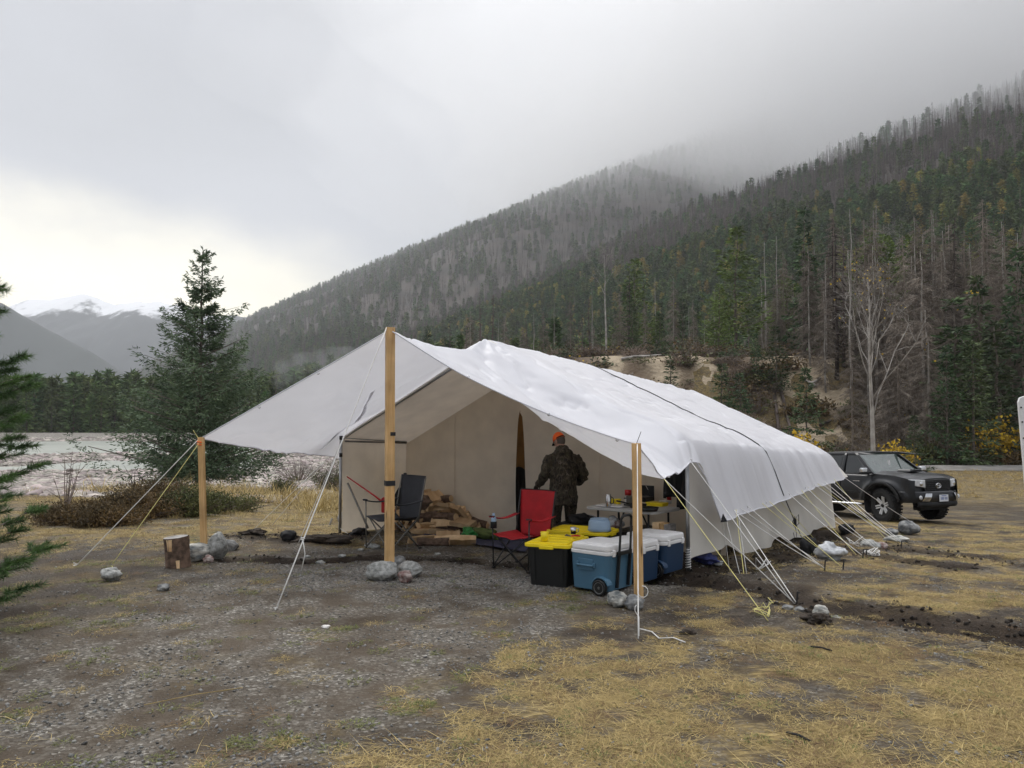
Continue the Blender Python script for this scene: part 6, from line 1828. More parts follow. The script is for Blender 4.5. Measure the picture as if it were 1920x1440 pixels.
def mug(loc, label, m, r=.038, h=.085, name='cup', rz=0, handle=False):
    t = thing(name, label, 'cup', loc, rz)
    mb = MB(); mb.lathe([(0, 0), (r * .78, 0), (r, h), (r * .92, h), (r * .72, .006), (0, .006)], 18); mb.build('cup_body', M[m], t, smooth=True)
    if handle: mb = MB(); mb.tube([(r * .9, 0, h * .85), (r * 1.6, 0, h * .75), (r * 1.6, 0, h * .35), (r * .8, 0, h * .2)], .006, 6); mb.build('handle', M[m], t, smooth=True)
    return t
mug(Vector((.335, 8.02, c1.z + .452)), 'yellow plastic cup standing on the front yellow tote lid', 'yellow_plastic', .043, .095)
mug(Q(1075, 1001, .43), 'small steel mug on the edge of the rear yellow lid', 'steel', .035, .075, 'mug', handle=True)
t = thing('mixing_bowl', 'upturned pale blue bowl on the rear yellow tote lid', 'bowl', (.99, 8.83, c2.z + .438))
mb = MB(); mb.lathe([(.135, 0), (.128, .03), (.122, .10), (.105, .125), (.085, .132), (0, .134)], 28); mb.build('bowl_body', M['bowl_blue'], t, smooth=True)
mb = MB(); mb.lathe([(.100, .126), (.104, .136), (.096, .138), (.092, .130)], 28); mb.build('foot_ring', M['bowl_blue'], t, smooth=True)
t = thing('pliers', 'pliers with dark red grips lying on the front yellow lid', 'pliers', c1 + Vector((.14, -.02, .462)), R(20))
mb = MB(); mb.bar((-.06, .02, .015), (.0, 0, .01), .012, .012); mb.bar((-.06, -.01, .03), (.0, 0, .01), .012, .012); mb.build('jaw', M['grey_tube'], t)
for s_ in (-1, 1):
    mb = MB(); mb.tube([(0, 0, .01), (.04, s_ * .012, .012), (.10, s_ * .02, .008)], .008, 6); mb.build('grip', M['red_plastic'], t, smooth=True)

# ---- folding table and what stands on it
TZ = .625
tr = R(-40.5); tcn_ = Vector((1.50, 9.66, 0))
t = thing('folding_table', 'folding table with white top inside the right tent corner', 'table', (tcn_.x, tcn_.y, -.03), tr)
mb = MB(); rbox(mb, (0, 0, TZ + .01), (.98, .66, .035), .06, 6); mb.build('tabletop', M['table_plastic'], t, bevel=.006)
for x_ in (-.36, .36):
    for y_ in (-.25, .25):
        mb = MB(); mb.tube([(x_, y_, 0), (x_, y_ * .94, TZ - .01)], .014, 8); mb.build('leg', M['black_metal'], t, smooth=True)
    mb = MB(); mb.tube([(x_, -.245, .16), (x_, .245, .16)], .010, 6); mb.build('leg_brace', M['black_metal'], t)
    mb = MB(); mb.tube([(x_, 0, .16), (x_ * .3, 0, TZ - .01)], .010, 6); mb.build('leg_brace', M['black_metal'], t)
TT = TZ + .0
def onT(px, py): p = Q(px, py, TT); return p
t = thing('thermos', 'tall steel thermos at the left end of the table', 'thermos', onT(1141, 951))
mb = MB(); mb.lathe([(0, 0), (.034, 0), (.036, .01), (.036, .125), (.031, .14), (.031, .16), (0, .165)], 20); mb.build('flask', M['steel'], t, smooth=True)
mb = MB(); mb.tube([(.03, 0, .13), (.06, 0, .11), (.06, 0, .05), (.035, 0, .04)], .006, 6); mb.build('handle', M['black_plastic'], t, smooth=True)
mug(onT(1159, 948), 'yellow cup beside the steel thermos', 'yellow_plastic', .040, .085)
mug(onT(1150, 944), 'second yellow cup tucked behind the first, right of the thermos', 'yellow_plastic', .036, .06)
t = thing('coffee_jar', 'white jar with red lid on the table', 'jar', onT(1178, 944))
mb = MB(); mb.lathe([(0, 0), (.04, 0), (.042, .01), (.038, .10), (.034, .115), (0, .116)], 18); mb.build('jar_body', M['white_plastic'], t, smooth=True)
mb = MB(); mb.lathe([(.043, .105), (.044, .175), (0, .178)], 18); mb.build('lid', M['red_plastic'], t, smooth=True)
t = thing('cutting_board', 'white tray at the left end of the table under the thermos', 'tray', onT(1148, 950) + Vector((0, .02, .004)), tr + R(8))
mb = MB(); rbox(mb, (0, 0, .008), (.36, .22, .016), .02); mb.build('board', M['white_plastic'], t, bevel=.004)
def pan(loc, rz, r, label):
    t = thing('frying_pan', label, 'pan', loc, rz)
    mb = MB(); mb.lathe([(0, .004), (r * .8, .004), (r, .045), (r * 1.02, .045), (r * .84, 0), (0, 0)], 24); mb.build('pan_body', M['black_plastic'], t, smooth=True)
    mb = MB(); mb.tube([(r * .98, 0, .04), (r + .06, 0, .055), (r + .17, 0, .07)], [.008, .009, .012], 8); mb.build('handle', M['black_plastic'], t, smooth=True)
pan(onT(1196, 952), R(150), .11, 'black frying pan with its handle pointing left on the table')
pan(onT(1216, 958), R(170), .12, 'larger black frying pan at the front edge of the table')
t = thing('serving_tray', 'yellow plastic tray at the right end of the table', 'tray', onT(1232, 948), tr)
mb = MB(); rbox(mb, (0, 0, .02), (.26, .18, .045), .03, 5, .9); mb.build('tray_body', M['yellow_plastic'], t, bevel=.005)
t = thing('plate_stack', 'small stack of white plates at the right end of the table', 'plates', onT(1248, 945))
for k in range(3): mb = MB(); mb.lathe([(0, k * .012), (.05, k * .012), (.085, .018 + k * .012), (.083, .020 + k * .012), (0, .006 + k * .012)], 20); mb.build('plate', M['white_plastic'], t, smooth=True)
t = thing('cooking_pot', 'dark cooking pot behind the right post on the table', 'pot', onT(1186, 946))
mb = MB(); mb.lathe([(0, 0), (.075, 0), (.08, .01), (.08, .10), (.083, .104), (.076, .104), (.074, .01), (0, .01)], 22); mb.build('pot_body', M['grey_tube'], t, smooth=True)
mb = MB(); mb.tube([(.08, 0, .08), (.11, .0, .08)], .008, 6); mb.tube([(-.08, 0, .08), (-.11, .0, .08)], .008, 6); mb.build('handle', M['black_plastic'], t)
t = thing('stove_windscreen', 'black upright box lid at the back of the table', 'camp stove', onT(1213, 939) + Vector((0, .05, 0)), tr)
mb = MB(); mb.box((0, .02, .10), (.22, .012, .20)); mb.build('stove_lid', M['black_plastic'], t, bevel=.004)
mb = MB(); mb.box((0, -.10, .03), (.22, .22, .06)); mb.build('stove_body', M['black_plastic'], t, bevel=.005)
for k in (-1, 1): mb = MB(); mb.lathe([(.03, .062), (.04, .062), (.04, .07), (.03, .07)], 14, (k * .055, -.1, 0)); mb.build('burner', M['grey_tube'], t)
t = thing('spatula', 'spatula with metal blade leaning from the pans', 'spatula', onT(1225, 945) + Vector((0, 0, .05)), R(30))
mb = MB(); mb.bar((0, 0, 0), (-.06, .03, .13), .008, .005); mb.build('handle', M['black_plastic'], t)
mb = MB(); mb.bar((-.06, .03, .13), (-.085, .042, .185), .035, .003); mb.build('blade', M['steel'], t)
# hanging dark coat in the right corner and a bottle
def folds_sheet(name, p0, w_, h_, m, label, cat, rz, seed, depth=.08):
    t_ = thing(name, label, cat, p0, rz)
    mb_ = MB(); mb_.grid(gridf(lambda u, v: np.array(((u - .5) * w_ * (.5 + .5 * min(1, v * 4 + .2)), depth * math.sin(u * 17 + seed) * (.3 + v) * .6 + .03 * vnoise(u * 5 + seed, v * 5), -h_ * v - .04 * (2 * u - 1) ** 2)), 30, 12)); mb_.build('cloth', M[m], t_, smooth=True, solid=.01); return t_
p = Vector(tp(.62, WID - .34, EAVE - .02)); folds_sheet('hanging_coat', p, .46, .62, 'black_fabric', 'dark coat hanging in the right corner of the tent', 'coat', R(-60), 3)
p = Vector(tp(1.05, WID - .30, EAVE - .0)); folds_sheet('hanging_coat', p, .50, .80, 'grey_fabric', 'second dark garment hanging deeper in the tent by the right wall', 'coat', R(-60), 5)
t = thing('sauce_bottle', 'tall red bottle in the right corner of the tent', 'bottle', onT(1252, 941) + Vector((.03, .05, 0)))
mb = MB(); mb.lathe([(0, 0), (.03, 0), (.032, .12), (.012, .17), (.012, .2), (0, .2)], 14); mb.build('bottle_body', M['red_plastic'], t, smooth=True)
# black gear crates and bags under and left of the table
for px, d, w_, l_, h_, rz, lab in ((1098, 10.15, .62, .40, .36, -28, 'black gear crate behind the person at the partition wall'), (1150, 9.75, .46, .36, .32, -38, 'black crate under the left end of the table'), (1218, 9.85, .5, .4, .34, -38, 'black crate under the right end of the table')):
    q = P(px, 900, d); t = thing('gear_crate', lab, 'crate', (q.x, q.y, Tz(q.x, q.y)), R(rz))
    mb = MB(); rbox(mb, (0, 0, h_ / 2), (w_, l_, h_), .03, 4, .92); mb.build('tub', M['black_plastic'], t, bevel=.004)
    mb = MB(); rbox(mb, (0, 0, h_ + .006), (w_ + .03, l_ + .03, .03), .04, 4); mb.build('lid', M['black_plastic'], t, bevel=.005)
for px, d, z, s_, m, sd, lab in ((1090, 10.0, .40, (.34, .26, .16), 'black_fabric', 51, 'black bundle of clothes on the gear crate'), (1110, 10.15, .40, (.22, .12, .07), 'clear_bag', 52, 'pale rolled cloth beside the black bundle'), (1150, 9.6, .40, (.22, .16, .15), 'clear_bag', 53, 'clear bag of food under the table edge'), (1156, 9.55, .38, (.13, .1, .11), 'red_rock', 54, 'reddish food packet in the clear bag under the table'), (1250, 9.15, .30, (.30, .22, .05), 'red_fabric', 56, 'red cloth lying on the wood block by the tent pole')):
    q = P(px, 900, d); o = link('bundle', rock_mesh('bundle', M[m], sd, s_, sub=4, rough=.5)); o.location = (q.x, q.y, z + .03); o.rotation_euler = (0, 0, sd); tag(o, lab, 'bundle')
# standing rough timber blocks by the right tent pole
t = thing('wood_block', 'upright rough sawn timber block with one pale strip by the metal tent pole', 'timber', GT(1254, 1068) + Vector((0, .16, -.02)), R(-38))
for k, (x_, m, w_) in enumerate(((-.08, 'bark', .09), (-.005, 'pine_wood', .055), (.065, 'bark', .08))):
    mb = MB(); mb.box((x_, 0, .27), (w_ - .004, .16, .54 - .01 * k), Matrix.Rotation(R(-2), 3, 'Y')); mb.build('plank', M['split_wood' if m == 'bark' else m] if k != 2 else M['grey_wood'], t, bevel=.006)
# hook cord on the partition
mb = MB(); b0 = Vector(tp(PA - .06, 2.95, 1.92)); mb.tube([b0, b0 + Vector((.03, -.01, -.03)), b0 + Vector((.0, -.01, -.10)), b0 + Vector((.02, -.01, -.17)), b0 + Vector((-.01, 0, -.2))], .009, 5)
tag(mb.build('tie_strap', M['black_strap'], smooth=True), 'short black strap hanging high on the inner canvas wall', 'strap')
# navy groundsheet, green bags
gp = [GT(745, 1012), GT(905, 1036), GT(985, 1036), GT(960, 1004), GT(860, 1000)]
mb = MB()
a_ = gridf(lambda u, v: np.array((0, 0, 0)), 2, 2)
g00, g10, g11, g01 = GT(790, 1008), GT(985, 1040), GT(1010, 1004), GT(800, 996)
def gs(u, v):
    p = (g00 * (1 - u) + g10 * u) * (1 - v) + (g01 * (1 - u) + g11 * u) * v
    return np.array((p.x, p.y, Tz(p.x, p.y) + .018 + .02 * vnoise(u * 9, v * 7)))
mb.grid(gridf(gs, 30, 16)); tag(mb.build('groundsheet', M['navy_mat'], smooth=True), 'dark navy groundsheet on the tent floor', 'mat')
blob('green_bag', 878, 1013, (.24, .2, .20), 'green_bag', 61, 'bright green plastic bag at the right end of the firewood', 'bag', rough=.6)
blob('olive_cloth', 902, 1010, (.62, .3, .20), 'olive', 62, 'olive green cloth heap against the inner canvas wall', 'cloth', rough=.4)
blob('olive_cloth', 862, 1002, (.3, .2, .12), 'olive', 63, 'small green cloth behind the green bag', 'cloth', rough=.4)
blob('black_sack', 672, 1006, (.40, .2, .12), 'black_fabric', 64, 'flat black sack at the foot of the left tent wall', 'bag', rough=.5)

# ---- firewood
def log_mesh(seed, L=.40, r=.075, kind=0):
    g = random.Random(seed); mb = MB()
    if kind == 0:      # split wedge: bark arc + two split faces
        a0 = g.uniform(70, 110); n = 6
        prof = [(0, 0)] + [(r * math.cos(R(a0 * k / n)), r * math.sin(R(a0 * k / n))) for k in range(n + 1)]
    elif kind == 1:    # flat slab
        w_, h_ = r * g.uniform(.9, 1.2), r * g.uniform(.35, .55); prof = [(-w_, -h_), (w_, -h_ * g.uniform(.6, 1)), (w_ * .9, h_), (-w_ * .85, h_ * g.uniform(.7, 1.1))]
    else:
        n = 10; prof = [(r * .8 * math.cos(2 * math.pi * k / n), r * .8 * math.sin(2 * math.pi * k / n)) for k in range(n)]
    cx_ = sum(p[0] for p in prof) / len(prof); cz_ = sum(p[1] for p in prof) / len(prof)
    segs = 4; n = len(prof); vs = []
    for s_ in range(segs + 1):
        x_ = (s_ / segs - .5) * L; j = 1 + g.uniform(-.08, .08); dx, dz = g.uniform(-.006, .006), g.uniform(-.006, .006)
        for (a, b) in prof: vs.append((x_ + g.uniform(-.006, .006), (a - cx_) * j + dx, (b - cz_) * j + dz))
    fs = []; ms = []
    for s_ in range(segs):
        for k in range(n):
            fs.append((s_ * n + k, s_ * n + (k + 1) % n, (s_ + 1) * n + (k + 1) % n, (s_ + 1) * n + k))
            ms.append(1 if (kind == 2 or (kind == 0 and 1 <= k < n - 1)) else 0)
    fs += [tuple(range(n))[::-1], tuple(segs * n + k for k in range(n))]; ms += [0, 0]
    me_ = bpy.data.meshes.new('firewood'); me_.from_pydata(vs, [], fs); me_.materials.append(M['split_wood']); me_.materials.append(M['bark']); me_.polygons.foreach_set('material_index', ms)
    bm = bmesh.new(); bm.from_mesh(me_); bmesh.ops.recalc_face_normals(bm, faces=bm.faces); bm.to_mesh(me_); bm.free(); return me_
LM = [log_mesh(i, L=.34 + .05 * (i % 3), r=.06 + .012 * (i % 4), kind=(0, 0, 1, 0, 1, 2, 0, 1)[i % 8]) for i in range(16)]
g = random.Random(12)
def firelog(p, rz, tilt, roll, k, label, group): 
    o = link('firewood', LM[k % 16]); o.location = p; o.rotation_euler = (roll, tilt, rz); tag(o, label, 'firewood', group)
ru_ = math.atan2(U2[1], U2[0])
# right stack: pieces seen from the side, heap slopes down to the right
lev = 0
for lev in range(8):
    z = .05 + lev * .078
    bs = np.arange(.85 + lev * .02, 1.95 - lev * .15, .34)
    for b in bs:
        for a_ in ((PA - .16), (PA - .34), (PA - .5)):
            if a_ < PA - .4 and lev > 3: continue
            if lev > 5 and a_ < PA - .2: continue
            p = Vector(tp(a_ + g.uniform(-.03, .03), b + g.uniform(-.07, .07), z + g.uniform(-.015, .02)))
            firelog(p, ru_ + g.uniform(-.35, .35), g.uniform(-.14, .14), g.uniform(0, 6.28), g.randrange(16), 'split pale pine log lying in the heap against the inner canvas wall', 'split logs of the pale heap')
# left stack: ends towards the viewer
for lev in range(6):
    z = .07 + lev * .10
    for b in np.arange(.12 + .05 * (lev % 2), 1.05 - lev * .02, .135):
        p = Vector(tp(PA - .30 + g.uniform(-.05, .05), b + g.uniform(-.02, .02), z + g.uniform(-.02, .02)))
        if b < .45 and lev > 3: continue
        firelog(p, ru_ + R(90) + g.uniform(-.25, .25), g.uniform(-.1, .1), g.uniform(0, 6.28), g.randrange(16), 'split log stacked end on in the brown stack behind the grey chair', 'end on logs of the brown stack')
for k, (px, py) in enumerate(((812, 1024), (845, 1020), (866, 1022), (790, 1018), (840, 1016))):
    p = GT(px, py); firelog(p + Vector((0, 0, .05)), g.uniform(-.6, .6), 0, g.uniform(0, 6), g.randrange(16), 'stray split log on the groundsheet in front of the heap', 'stray logs before the heap')
# dark bark piece on top of the stack
o = link('bark_slab', rock_mesh('bark_slab', M['bark'], 71, (.26, .10, .18), rough=.8)); o.location = P(791, 942, 11.7); tag(o, 'dark charred piece on top of the brown stack', 'firewood')

# ---- log stump and grey log
def log_round(name, loc, r, L, label, tilt=(0, 0, 0), m='bark', end='split_wood', seed=1, patches=()):
    g_ = random.Random(seed); t_ = thing(name, label, 'log', loc); t_.rotation_euler = tilt
    n = 28; vs = []; mb_ = MB()
    for s_ in range(9):
        z = L * s_ / 8
        for k in range(n):
            a = 2 * math.pi * k / n; q_ = r * (1 + .05 * math.sin(3 * a + seed) + .035 * (vnoise(k * .9 + 3 * seed, s_ * .6) - .5) + .02 * math.sin(11 * a + s_ * .3))
            vs.append((q_ * math.cos(a), q_ * math.sin(a), z))
    mb_.add(vs, [(i * n + k, i * n + (k + 1) % n, (i + 1) * n + (k + 1) % n, (i + 1) * n + k) for i in range(8) for k in range(n)])
    mb_.build('bark', M[m], t_, smooth=True)
    for z in (.001, L - .001):
        mb_ = MB(); mb_.lathe([(0, z - .003), (r * .965, z - .003), (r * .965, z + .003), (0, z + .003)], 28); mb_.build('cut_end', M[end], t_)
    for (a0, a1, z0, z1) in patches:
        mb_ = MB(); mb_.grid(gridf(lambda u, v: np.array(((r * 1.052) * math.cos(R(a0 + (a1 - a0) * (u * (1 - .3 * v) + .15 * v))), (r * 1.052) * math.sin(R(a0 + (a1 - a0) * (u * (1 - .3 * v) + .15 * v))), z0 + (z1 - z0) * (1 - v) )), 6, 6)); mb_.build('bare_patch', M['split_wood'], t_, smooth=True)
    return t_
sp_ = GT(325, 1068)
log_round('log_stump', sp_ + Vector((0, .13, -.02)), .135, .36, 'upright cut log round with rough bark and a pale chip near the left post', (R(2), R(-5), 0), end='grey_wood', patches=((-112, -84, .22, .35), (-75, -58, .0, .11)))
lp_ = GT(640, 984); t_ = log_round('grey_log', lp_ + Vector((.0, 0, .12)), .10, .30, 'weathered grey log lying left of the left tent pole', (R(90 - 8), R(0), R(62)), m='grey_wood', end='black_fabric', seed=4)
mb = MB(); mb.tube([lp_ + Vector((-.16, .02, .12)), lp_ + Vector((-.2, 0, 0))], .018, 6); mb.build('branch_stub', M['grey_wood'], None)
bpy.data.objects['branch_stub'].parent = t_; bpy.data.objects['branch_stub'].matrix_parent_inverse = (Matrix.Translation(t_.location) @ t_.rotation_euler.to_matrix().to_4x4()).inverted()
# burnt twigs on the straw
for k, (a, b, lab) in enumerate((((1475, 1376), (1520, 1392), 'black charred stick lying on the straw in the foreground'), ((270, 1322), (455, 1290), 'long pale straw stem lying across the open gravel'), ((1520, 1215), (1560, 1222), 'short dark stick on the straw right of the yellow rope'))):
    p0, p1 = GT(*a), GT(*b); mb = MB(); mb.tube([p0 + Vector((0, 0, .012)), (p0 + p1) / 2 + Vector((0, 0, .02)), p1 + Vector((0, 0, .01))], .007 if k != 1 else .003, 6)
    tag(mb.build('stick', M['black_fabric' if k != 1 else 'straw'], smooth=True), lab, 'stick')
# white rounded post cut by the right edge
wpx = P(1935, 800, 24.0)
t = thing('white_sign_post', 'white rounded post with bolts cut by the right edge', 'post', (wpx.x, 24.0, Tz(wpx.x, 24)), 0)
zt = P(1930, 742, 24.0).z - t.location.z
mb = MB(); mb.prism([(-.23, 0), (.23, 0), (.23, zt - .18), (.17, zt - .05), (.0, zt), (-.17, zt - .05), (-.23, zt - .18)], 'y', -.04, .04); mb.build('board', M['white_plastic'], t, bevel=.01); t.rotation_euler = (0, R(-3.0), 0)
for z in (.35, .8, 1.3): mb = MB(); mb.lathe([(0, 0), (.025, 0), (.025, .02), (0, .02)], 10, (-.17, -.04, zt - z), Matrix.Rotation(R(90), 3, 'X')); mb.build('bolt', M['black_metal'], t)
# ================================================================== PERSON
def vox(o, size=.012, smooth=4, disp=0., dscale=.12):
    md = o.modifiers.new('remesh', 'REMESH'); md.mode = 'VOXEL'; md.voxel_size = size; md.use_smooth_shade = True
    if smooth: md = o.modifiers.new('smooth', 'SMOOTH'); md.iterations = smooth; md.factor = .5
    if disp:
        tx = bpy.data.textures.new(o.name + '_folds', 'CLOUDS'); tx.noise_scale = dscale; tx.noise_depth = 3
        md = o.modifiers.new('folds', 'DISPLACE'); md.texture = tx; md.strength = disp; md.mid_level = .5
    return o
def ell(mb, c, d, rot=None, n=16):
    vs = []; fs = []; m_ = 10
    for i in range(m_ + 1):
        th = math.pi * i / m_
        for k in range(n):
            a = 2 * math.pi * k / n; p = Vector((d[0] * math.sin(th) * math.cos(a), d[1] * math.sin(th) * math.sin(a), d[2] * math.cos(th)))
            if rot is not None: p = rot @ p
            vs.append(p + Vector(c))
    fs = [(i * n + k, (i + 1) * n + k, (i + 1) * n + (k + 1) % n, i * n + (k + 1) % n) for i in range(m_) for k in range(n)]
    return mb.add(vs, fs)
pp = P(1056, 900, 10.3)
per = thing('person', 'person seen from behind in dark camouflage jacket and blaze orange cap standing in the tent', 'person', (pp.x, 10.3, -.05), R(14)); per.scale = (.84, .88, .915)
# local: +Y is where the person faces (away from the viewer), X to the right
hip, kn = .86, .47
legs = MB()
for s_ in (-1, 1):
    legs.tube([(s_ * .10, 0, .90), (s_ * .12, .01, .70), (s_ * .125, .02, .47), (s_ * .13, -.01, .25), (s_ * .14, 0, .06)], [.125, .11, .085, .08, .075], 12)
ell(legs, (0, 0, .88), (.19, .13, .14))
vox(legs.build('trousers', M['camo'], per), .014, 3, .03, .10)
jk = MB()
jk.tube([(0, 0, .70), (0, 0, .90), (0, .0, 1.10), (.0, .02, 1.28), (0, .04, 1.42), (-.01, .07, 1.50)], [.225, .215, .21, .215, .17, .10], 18)
ell(jk, (0, .02, 1.33), (.27, .135, .14)); ell(jk, (0, -.01, 1.15), (.235, .155, .26)); ell(jk, (0, 0, .80), (.235, .17, .12))
# sleeves: left forearm reaches forward and down to the left, right arm bent at the side
jk.tube([(-.20, .02, 1.38), (-.275, .0, 1.24), (-.31, .02, 1.10)], [.085, .082, .075], 12)
jk.tube([(-.31, .02, 1.10), (-.32, .12, 1.02), (-.335, .26, .97)], [.075, .065, .055], 12)
jk.tube([(.20, .02, 1.38), (.29, -.01, 1.24), (.345, -.01, 1.10)], [.085, .082, .078], 12)
jk.tube([(.345, -.01, 1.10), (.29, .12, 1.01), (.16, .24, 1.00)], [.078, .065, .055], 12)
jk.tube([(0, .05, 1.45), (-.01, .08, 1.53)], [.12, .095], 14)
vox(jk.build('jacket', M['camo'], per), .013, 3, .05, .09)
# hood lying on the upper back
hd = MB(); ell(hd, (0, -.06, 1.42), (.15, .075, .10), Matrix.Rotation(R(20), 3, 'X')); vox(hd.build('hood', M['camo'], per), .012, 3, .02, .06)
# body: head, neck and the wrists as one surface
HC = Vector((-.02, .13, 1.61)); HR = Matrix.Rotation(R(26), 3, 'Z') @ Matrix.Rotation(R(-30), 3, 'X')
bd = MB(); ell(bd, HC, (.077, .098, .112), HR, 20); bd.tube([(0, .05, 1.44), HC + Vector((0, -.03, -.05))], [.062, .058], 12)
bd.tube([HC + HR @ Vector((0, .05, -.07)), HC + HR @ Vector((0, .085, -.085))], [.05, .032], 10)          # jaw
bd.tube([HC + HR @ Vector((0, .09, .02)), HC + HR @ Vector((0, .118, -.018))], [.012, .017], 8)           # nose
for s_ in (-1, 1): ell(bd, HC + HR @ Vector((s_ * .078, -.005, -.005)), (.011, .022, .034), HR, 10)          # ears
bd.tube([(0, .04, 1.46), (0, .02, 1.2), (0, 0, .9)], [.10, .14, .13], 12)
vox(bd.build('body', M['skin'], per), .008, 2)
for s_ in (-1, 1): e_ = MB(); ell(e_, HC + HR @ Vector((s_ * .03, .092, .012)), (.011, .008, .008), HR, 8); e_.build('eye', M['white_plastic'], per, smooth=True)
mo = MB(); mo.tube([HC + HR @ Vector((-.022, .099, -.05)), HC + HR @ Vector((0, .106, -.05)), HC + HR @ Vector((.022, .099, -.05))], .004, 6); mo.build('mouth', M['red_rock'], per, smooth=True)
hr_ = MB(); ell(hr_, HC + HR @ Vector((0, -.015, .0)), (.081, .092, .10), HR, 20); vox(hr_.build('hair', M['hair'], per), .008, 2)
cp_ = MB()
prof = [(.093 * math.cos(a), .10 * math.sin(a)) for a in np.linspace(-.08, math.pi / 2, 10)]
cvs = []
cp_.lathe([(max(r_, .0001), z) for r_, z in prof], 26, (0, 0, 0))
cp_.v = [tuple(HC + HR @ Vector((v[0] * .93, v[1] * 1.12 - .002, v[2] * 1.06 + .028))) for v in cp_.v]
cp_.build('cap', M['orange'], per, smooth=True, solid=.006)
br = MB(); br.grid(gridf(lambda u, v: np.array(HC + HR @ Vector(((u - .5) * .165 * (1 - .30 * v * v), .085 + .085 * v - .05 * (2 * u - 1) ** 2, .030 - .018 * v - .020 * (2 * u - 1) ** 2))), 12, 7)); br.build('cap_brim', M['black_fabric'], per, smooth=True, solid=.006)
bn_ = MB(); bn_.tube([HC + HR @ Vector((.090 * math.cos(a), .108 * math.sin(a) - .002, .026)) for a in np.linspace(R(200), R(340), 12)], .008, 6); bn_.build('cap_band', M['black_fabric'], per, smooth=True)
def hand(c, Mr, s_, name='hand'):
    h = MB(); ell(h, (0, .045, 0), (.040, .050, .017), None, 14); h.tube([(0, -.03, 0), (0, .02, 0)], [.027, .030], 10)
    for k, (x_, L_, cu_) in enumerate(((-.030, .072, .35), (-.010, .082, .5), (.011, .076, .6), (.030, .060, .7))):
        p = Vector((x_, .078, 0)); pts_ = [Vector((x_ * .8, .04, 0)), p]; a = 0
        for j, f in enumerate((.45, .32, .23)):
            a += cu_ * .9; p = p + Vector((x_ * .10, math.cos(a), -math.sin(a))) * L_ * f; pts_.append(p)
        h.tube(pts_, [.010, .0098, .009, .0082, .006], 8)
    h.tube([(s_ * .022, .01, 0), (s_ * .046, .040, -.010), (s_ * .050, .068, -.026), (s_ * .040, .085, -.040)], [.012, .0115, .010, .007], 8)
    h.v = [tuple(Vector(c) + Mr @ Vector(v)) for v in h.v]
    return vox(h.build(name, M['glove'], per), .0045, 1)
hand((-.335, .27, .965), Matrix.Rotation(R(4), 3, 'Z') @ Matrix.Rotation(R(-25), 3, 'X'), 1)
hand((.14, .255, .995), Matrix.Rotation(R(75), 3, 'Z') @ Matrix.Rotation(R(-5), 3, 'X'), -1)
for s_ in (-1, 1):
    b = MB(); b.tube([(s_ * .14, -.01, .20), (s_ * .14, -.01, .07)], [.065, .062], 12); b.tube([(s_ * .14, -.05, .045), (s_ * .145, .06, .04), (s_ * .15, .17, .035)], [.052, .05, .042], 12)
    vox(b.build('boot', M['black_fabric'], per), .01, 2)

# ================================================================== PICKUP
M['car_paint'] = mat('black_car_paint', (.008, .009, .011), .38, var=.05, coat=.35, spec=.4)
M['car_trim'] = mat('black_trim', (.010, .010, .011), .8, var=.1)
M['tyre'] = mat('tyre_rubber', (.016, .016, .016), .85, var=.3, vscale=30, bump=.5, bscale=60)
M['chrome'] = mat('chrome', (.70, .71, .72), .12, 1., var=.02)
M['alloy'] = mat('machined_alloy', (.70, .70, .70), .4, .35, var=.03)
M['black_alloy'] = mat('black_alloy', (.02, .02, .02), .35, .5)
M['glass'] = mat('dark_glass', (.012, .014, .014), .06, var=.05, spec=.8)
M['windscreen'] = mat('windscreen_glass', (.05, .065, .06), .05, var=.05, spec=1.)
M['lamp_glass'] = mat('headlamp_glass', (.62, .63, .64), .12, var=.15, vscale=10, spec=.8, coat=.5)
M['amber'] = mat('amber_lens', (.60, .12, .03), .25, var=.1)
M['plate'] = mat('number_plate', (.62, .64, .68), .5, var=.03)
M['plate_ink'] = mat('plate_ink', (.05, .10, .30), .5)
hz_ = R(157.5)      # heading, clockwise from +Y
hd_ = Vector((math.sin(hz_), math.cos(hz_), 0))
base = Vector((P(1664, 975, 19.9).x, 19.9, 0))
# local frame: +X forward, +Y left. The right front wheel (y = -.80) stands at base
rot = math.atan2(hd_.y, hd_.x)
org = base - Vector((0 * hd_.x, 0, 0)) + Vector((-hd_.y, hd_.x, 0)) * .80
zf = Tz(base.x, base.y); zf = (T(org.x, org.y) + zf) / 2
zr_ = Tz(*(org - hd_ * 3.2)[:2])
truck = thing('pickup_truck', 'black lifted double cab pickup parked beyond the tent', 'pickup', (org.x, org.y, float(zf)), rot)
truck.scale = (1.03, 1.03, 1.05)
truck.rotation_euler = (0, math.asin((zr_ - float(zf)) / 3.2), rot)
XR = -3.2
WR = .405
def lowz(x):
    z = .50
    for xa in (0, XR):
        d = abs(x - xa)
        if d < .53: z = max(z, WR + .04 + math.sqrt(max(0, .53 ** 2 - d * d)) * .90)
    return z
def hoodz(x):      # top of the body (hood / belt / bed rim)
    return float(np.interp(x, [-4.45, -2.22, -2.2, -.45, -.30, .35, .62, .74], [1.20, 1.20, 1.16, 1.14, 1.17, 1.13, 1.07, 1.02]))
def halfw(x):
    return float(np.interp(x, [-4.45, -4.3, -2, -.6, .2, .55, .70, .80], [.90, .925, .93, .93, .92, .87, .80, .72]))
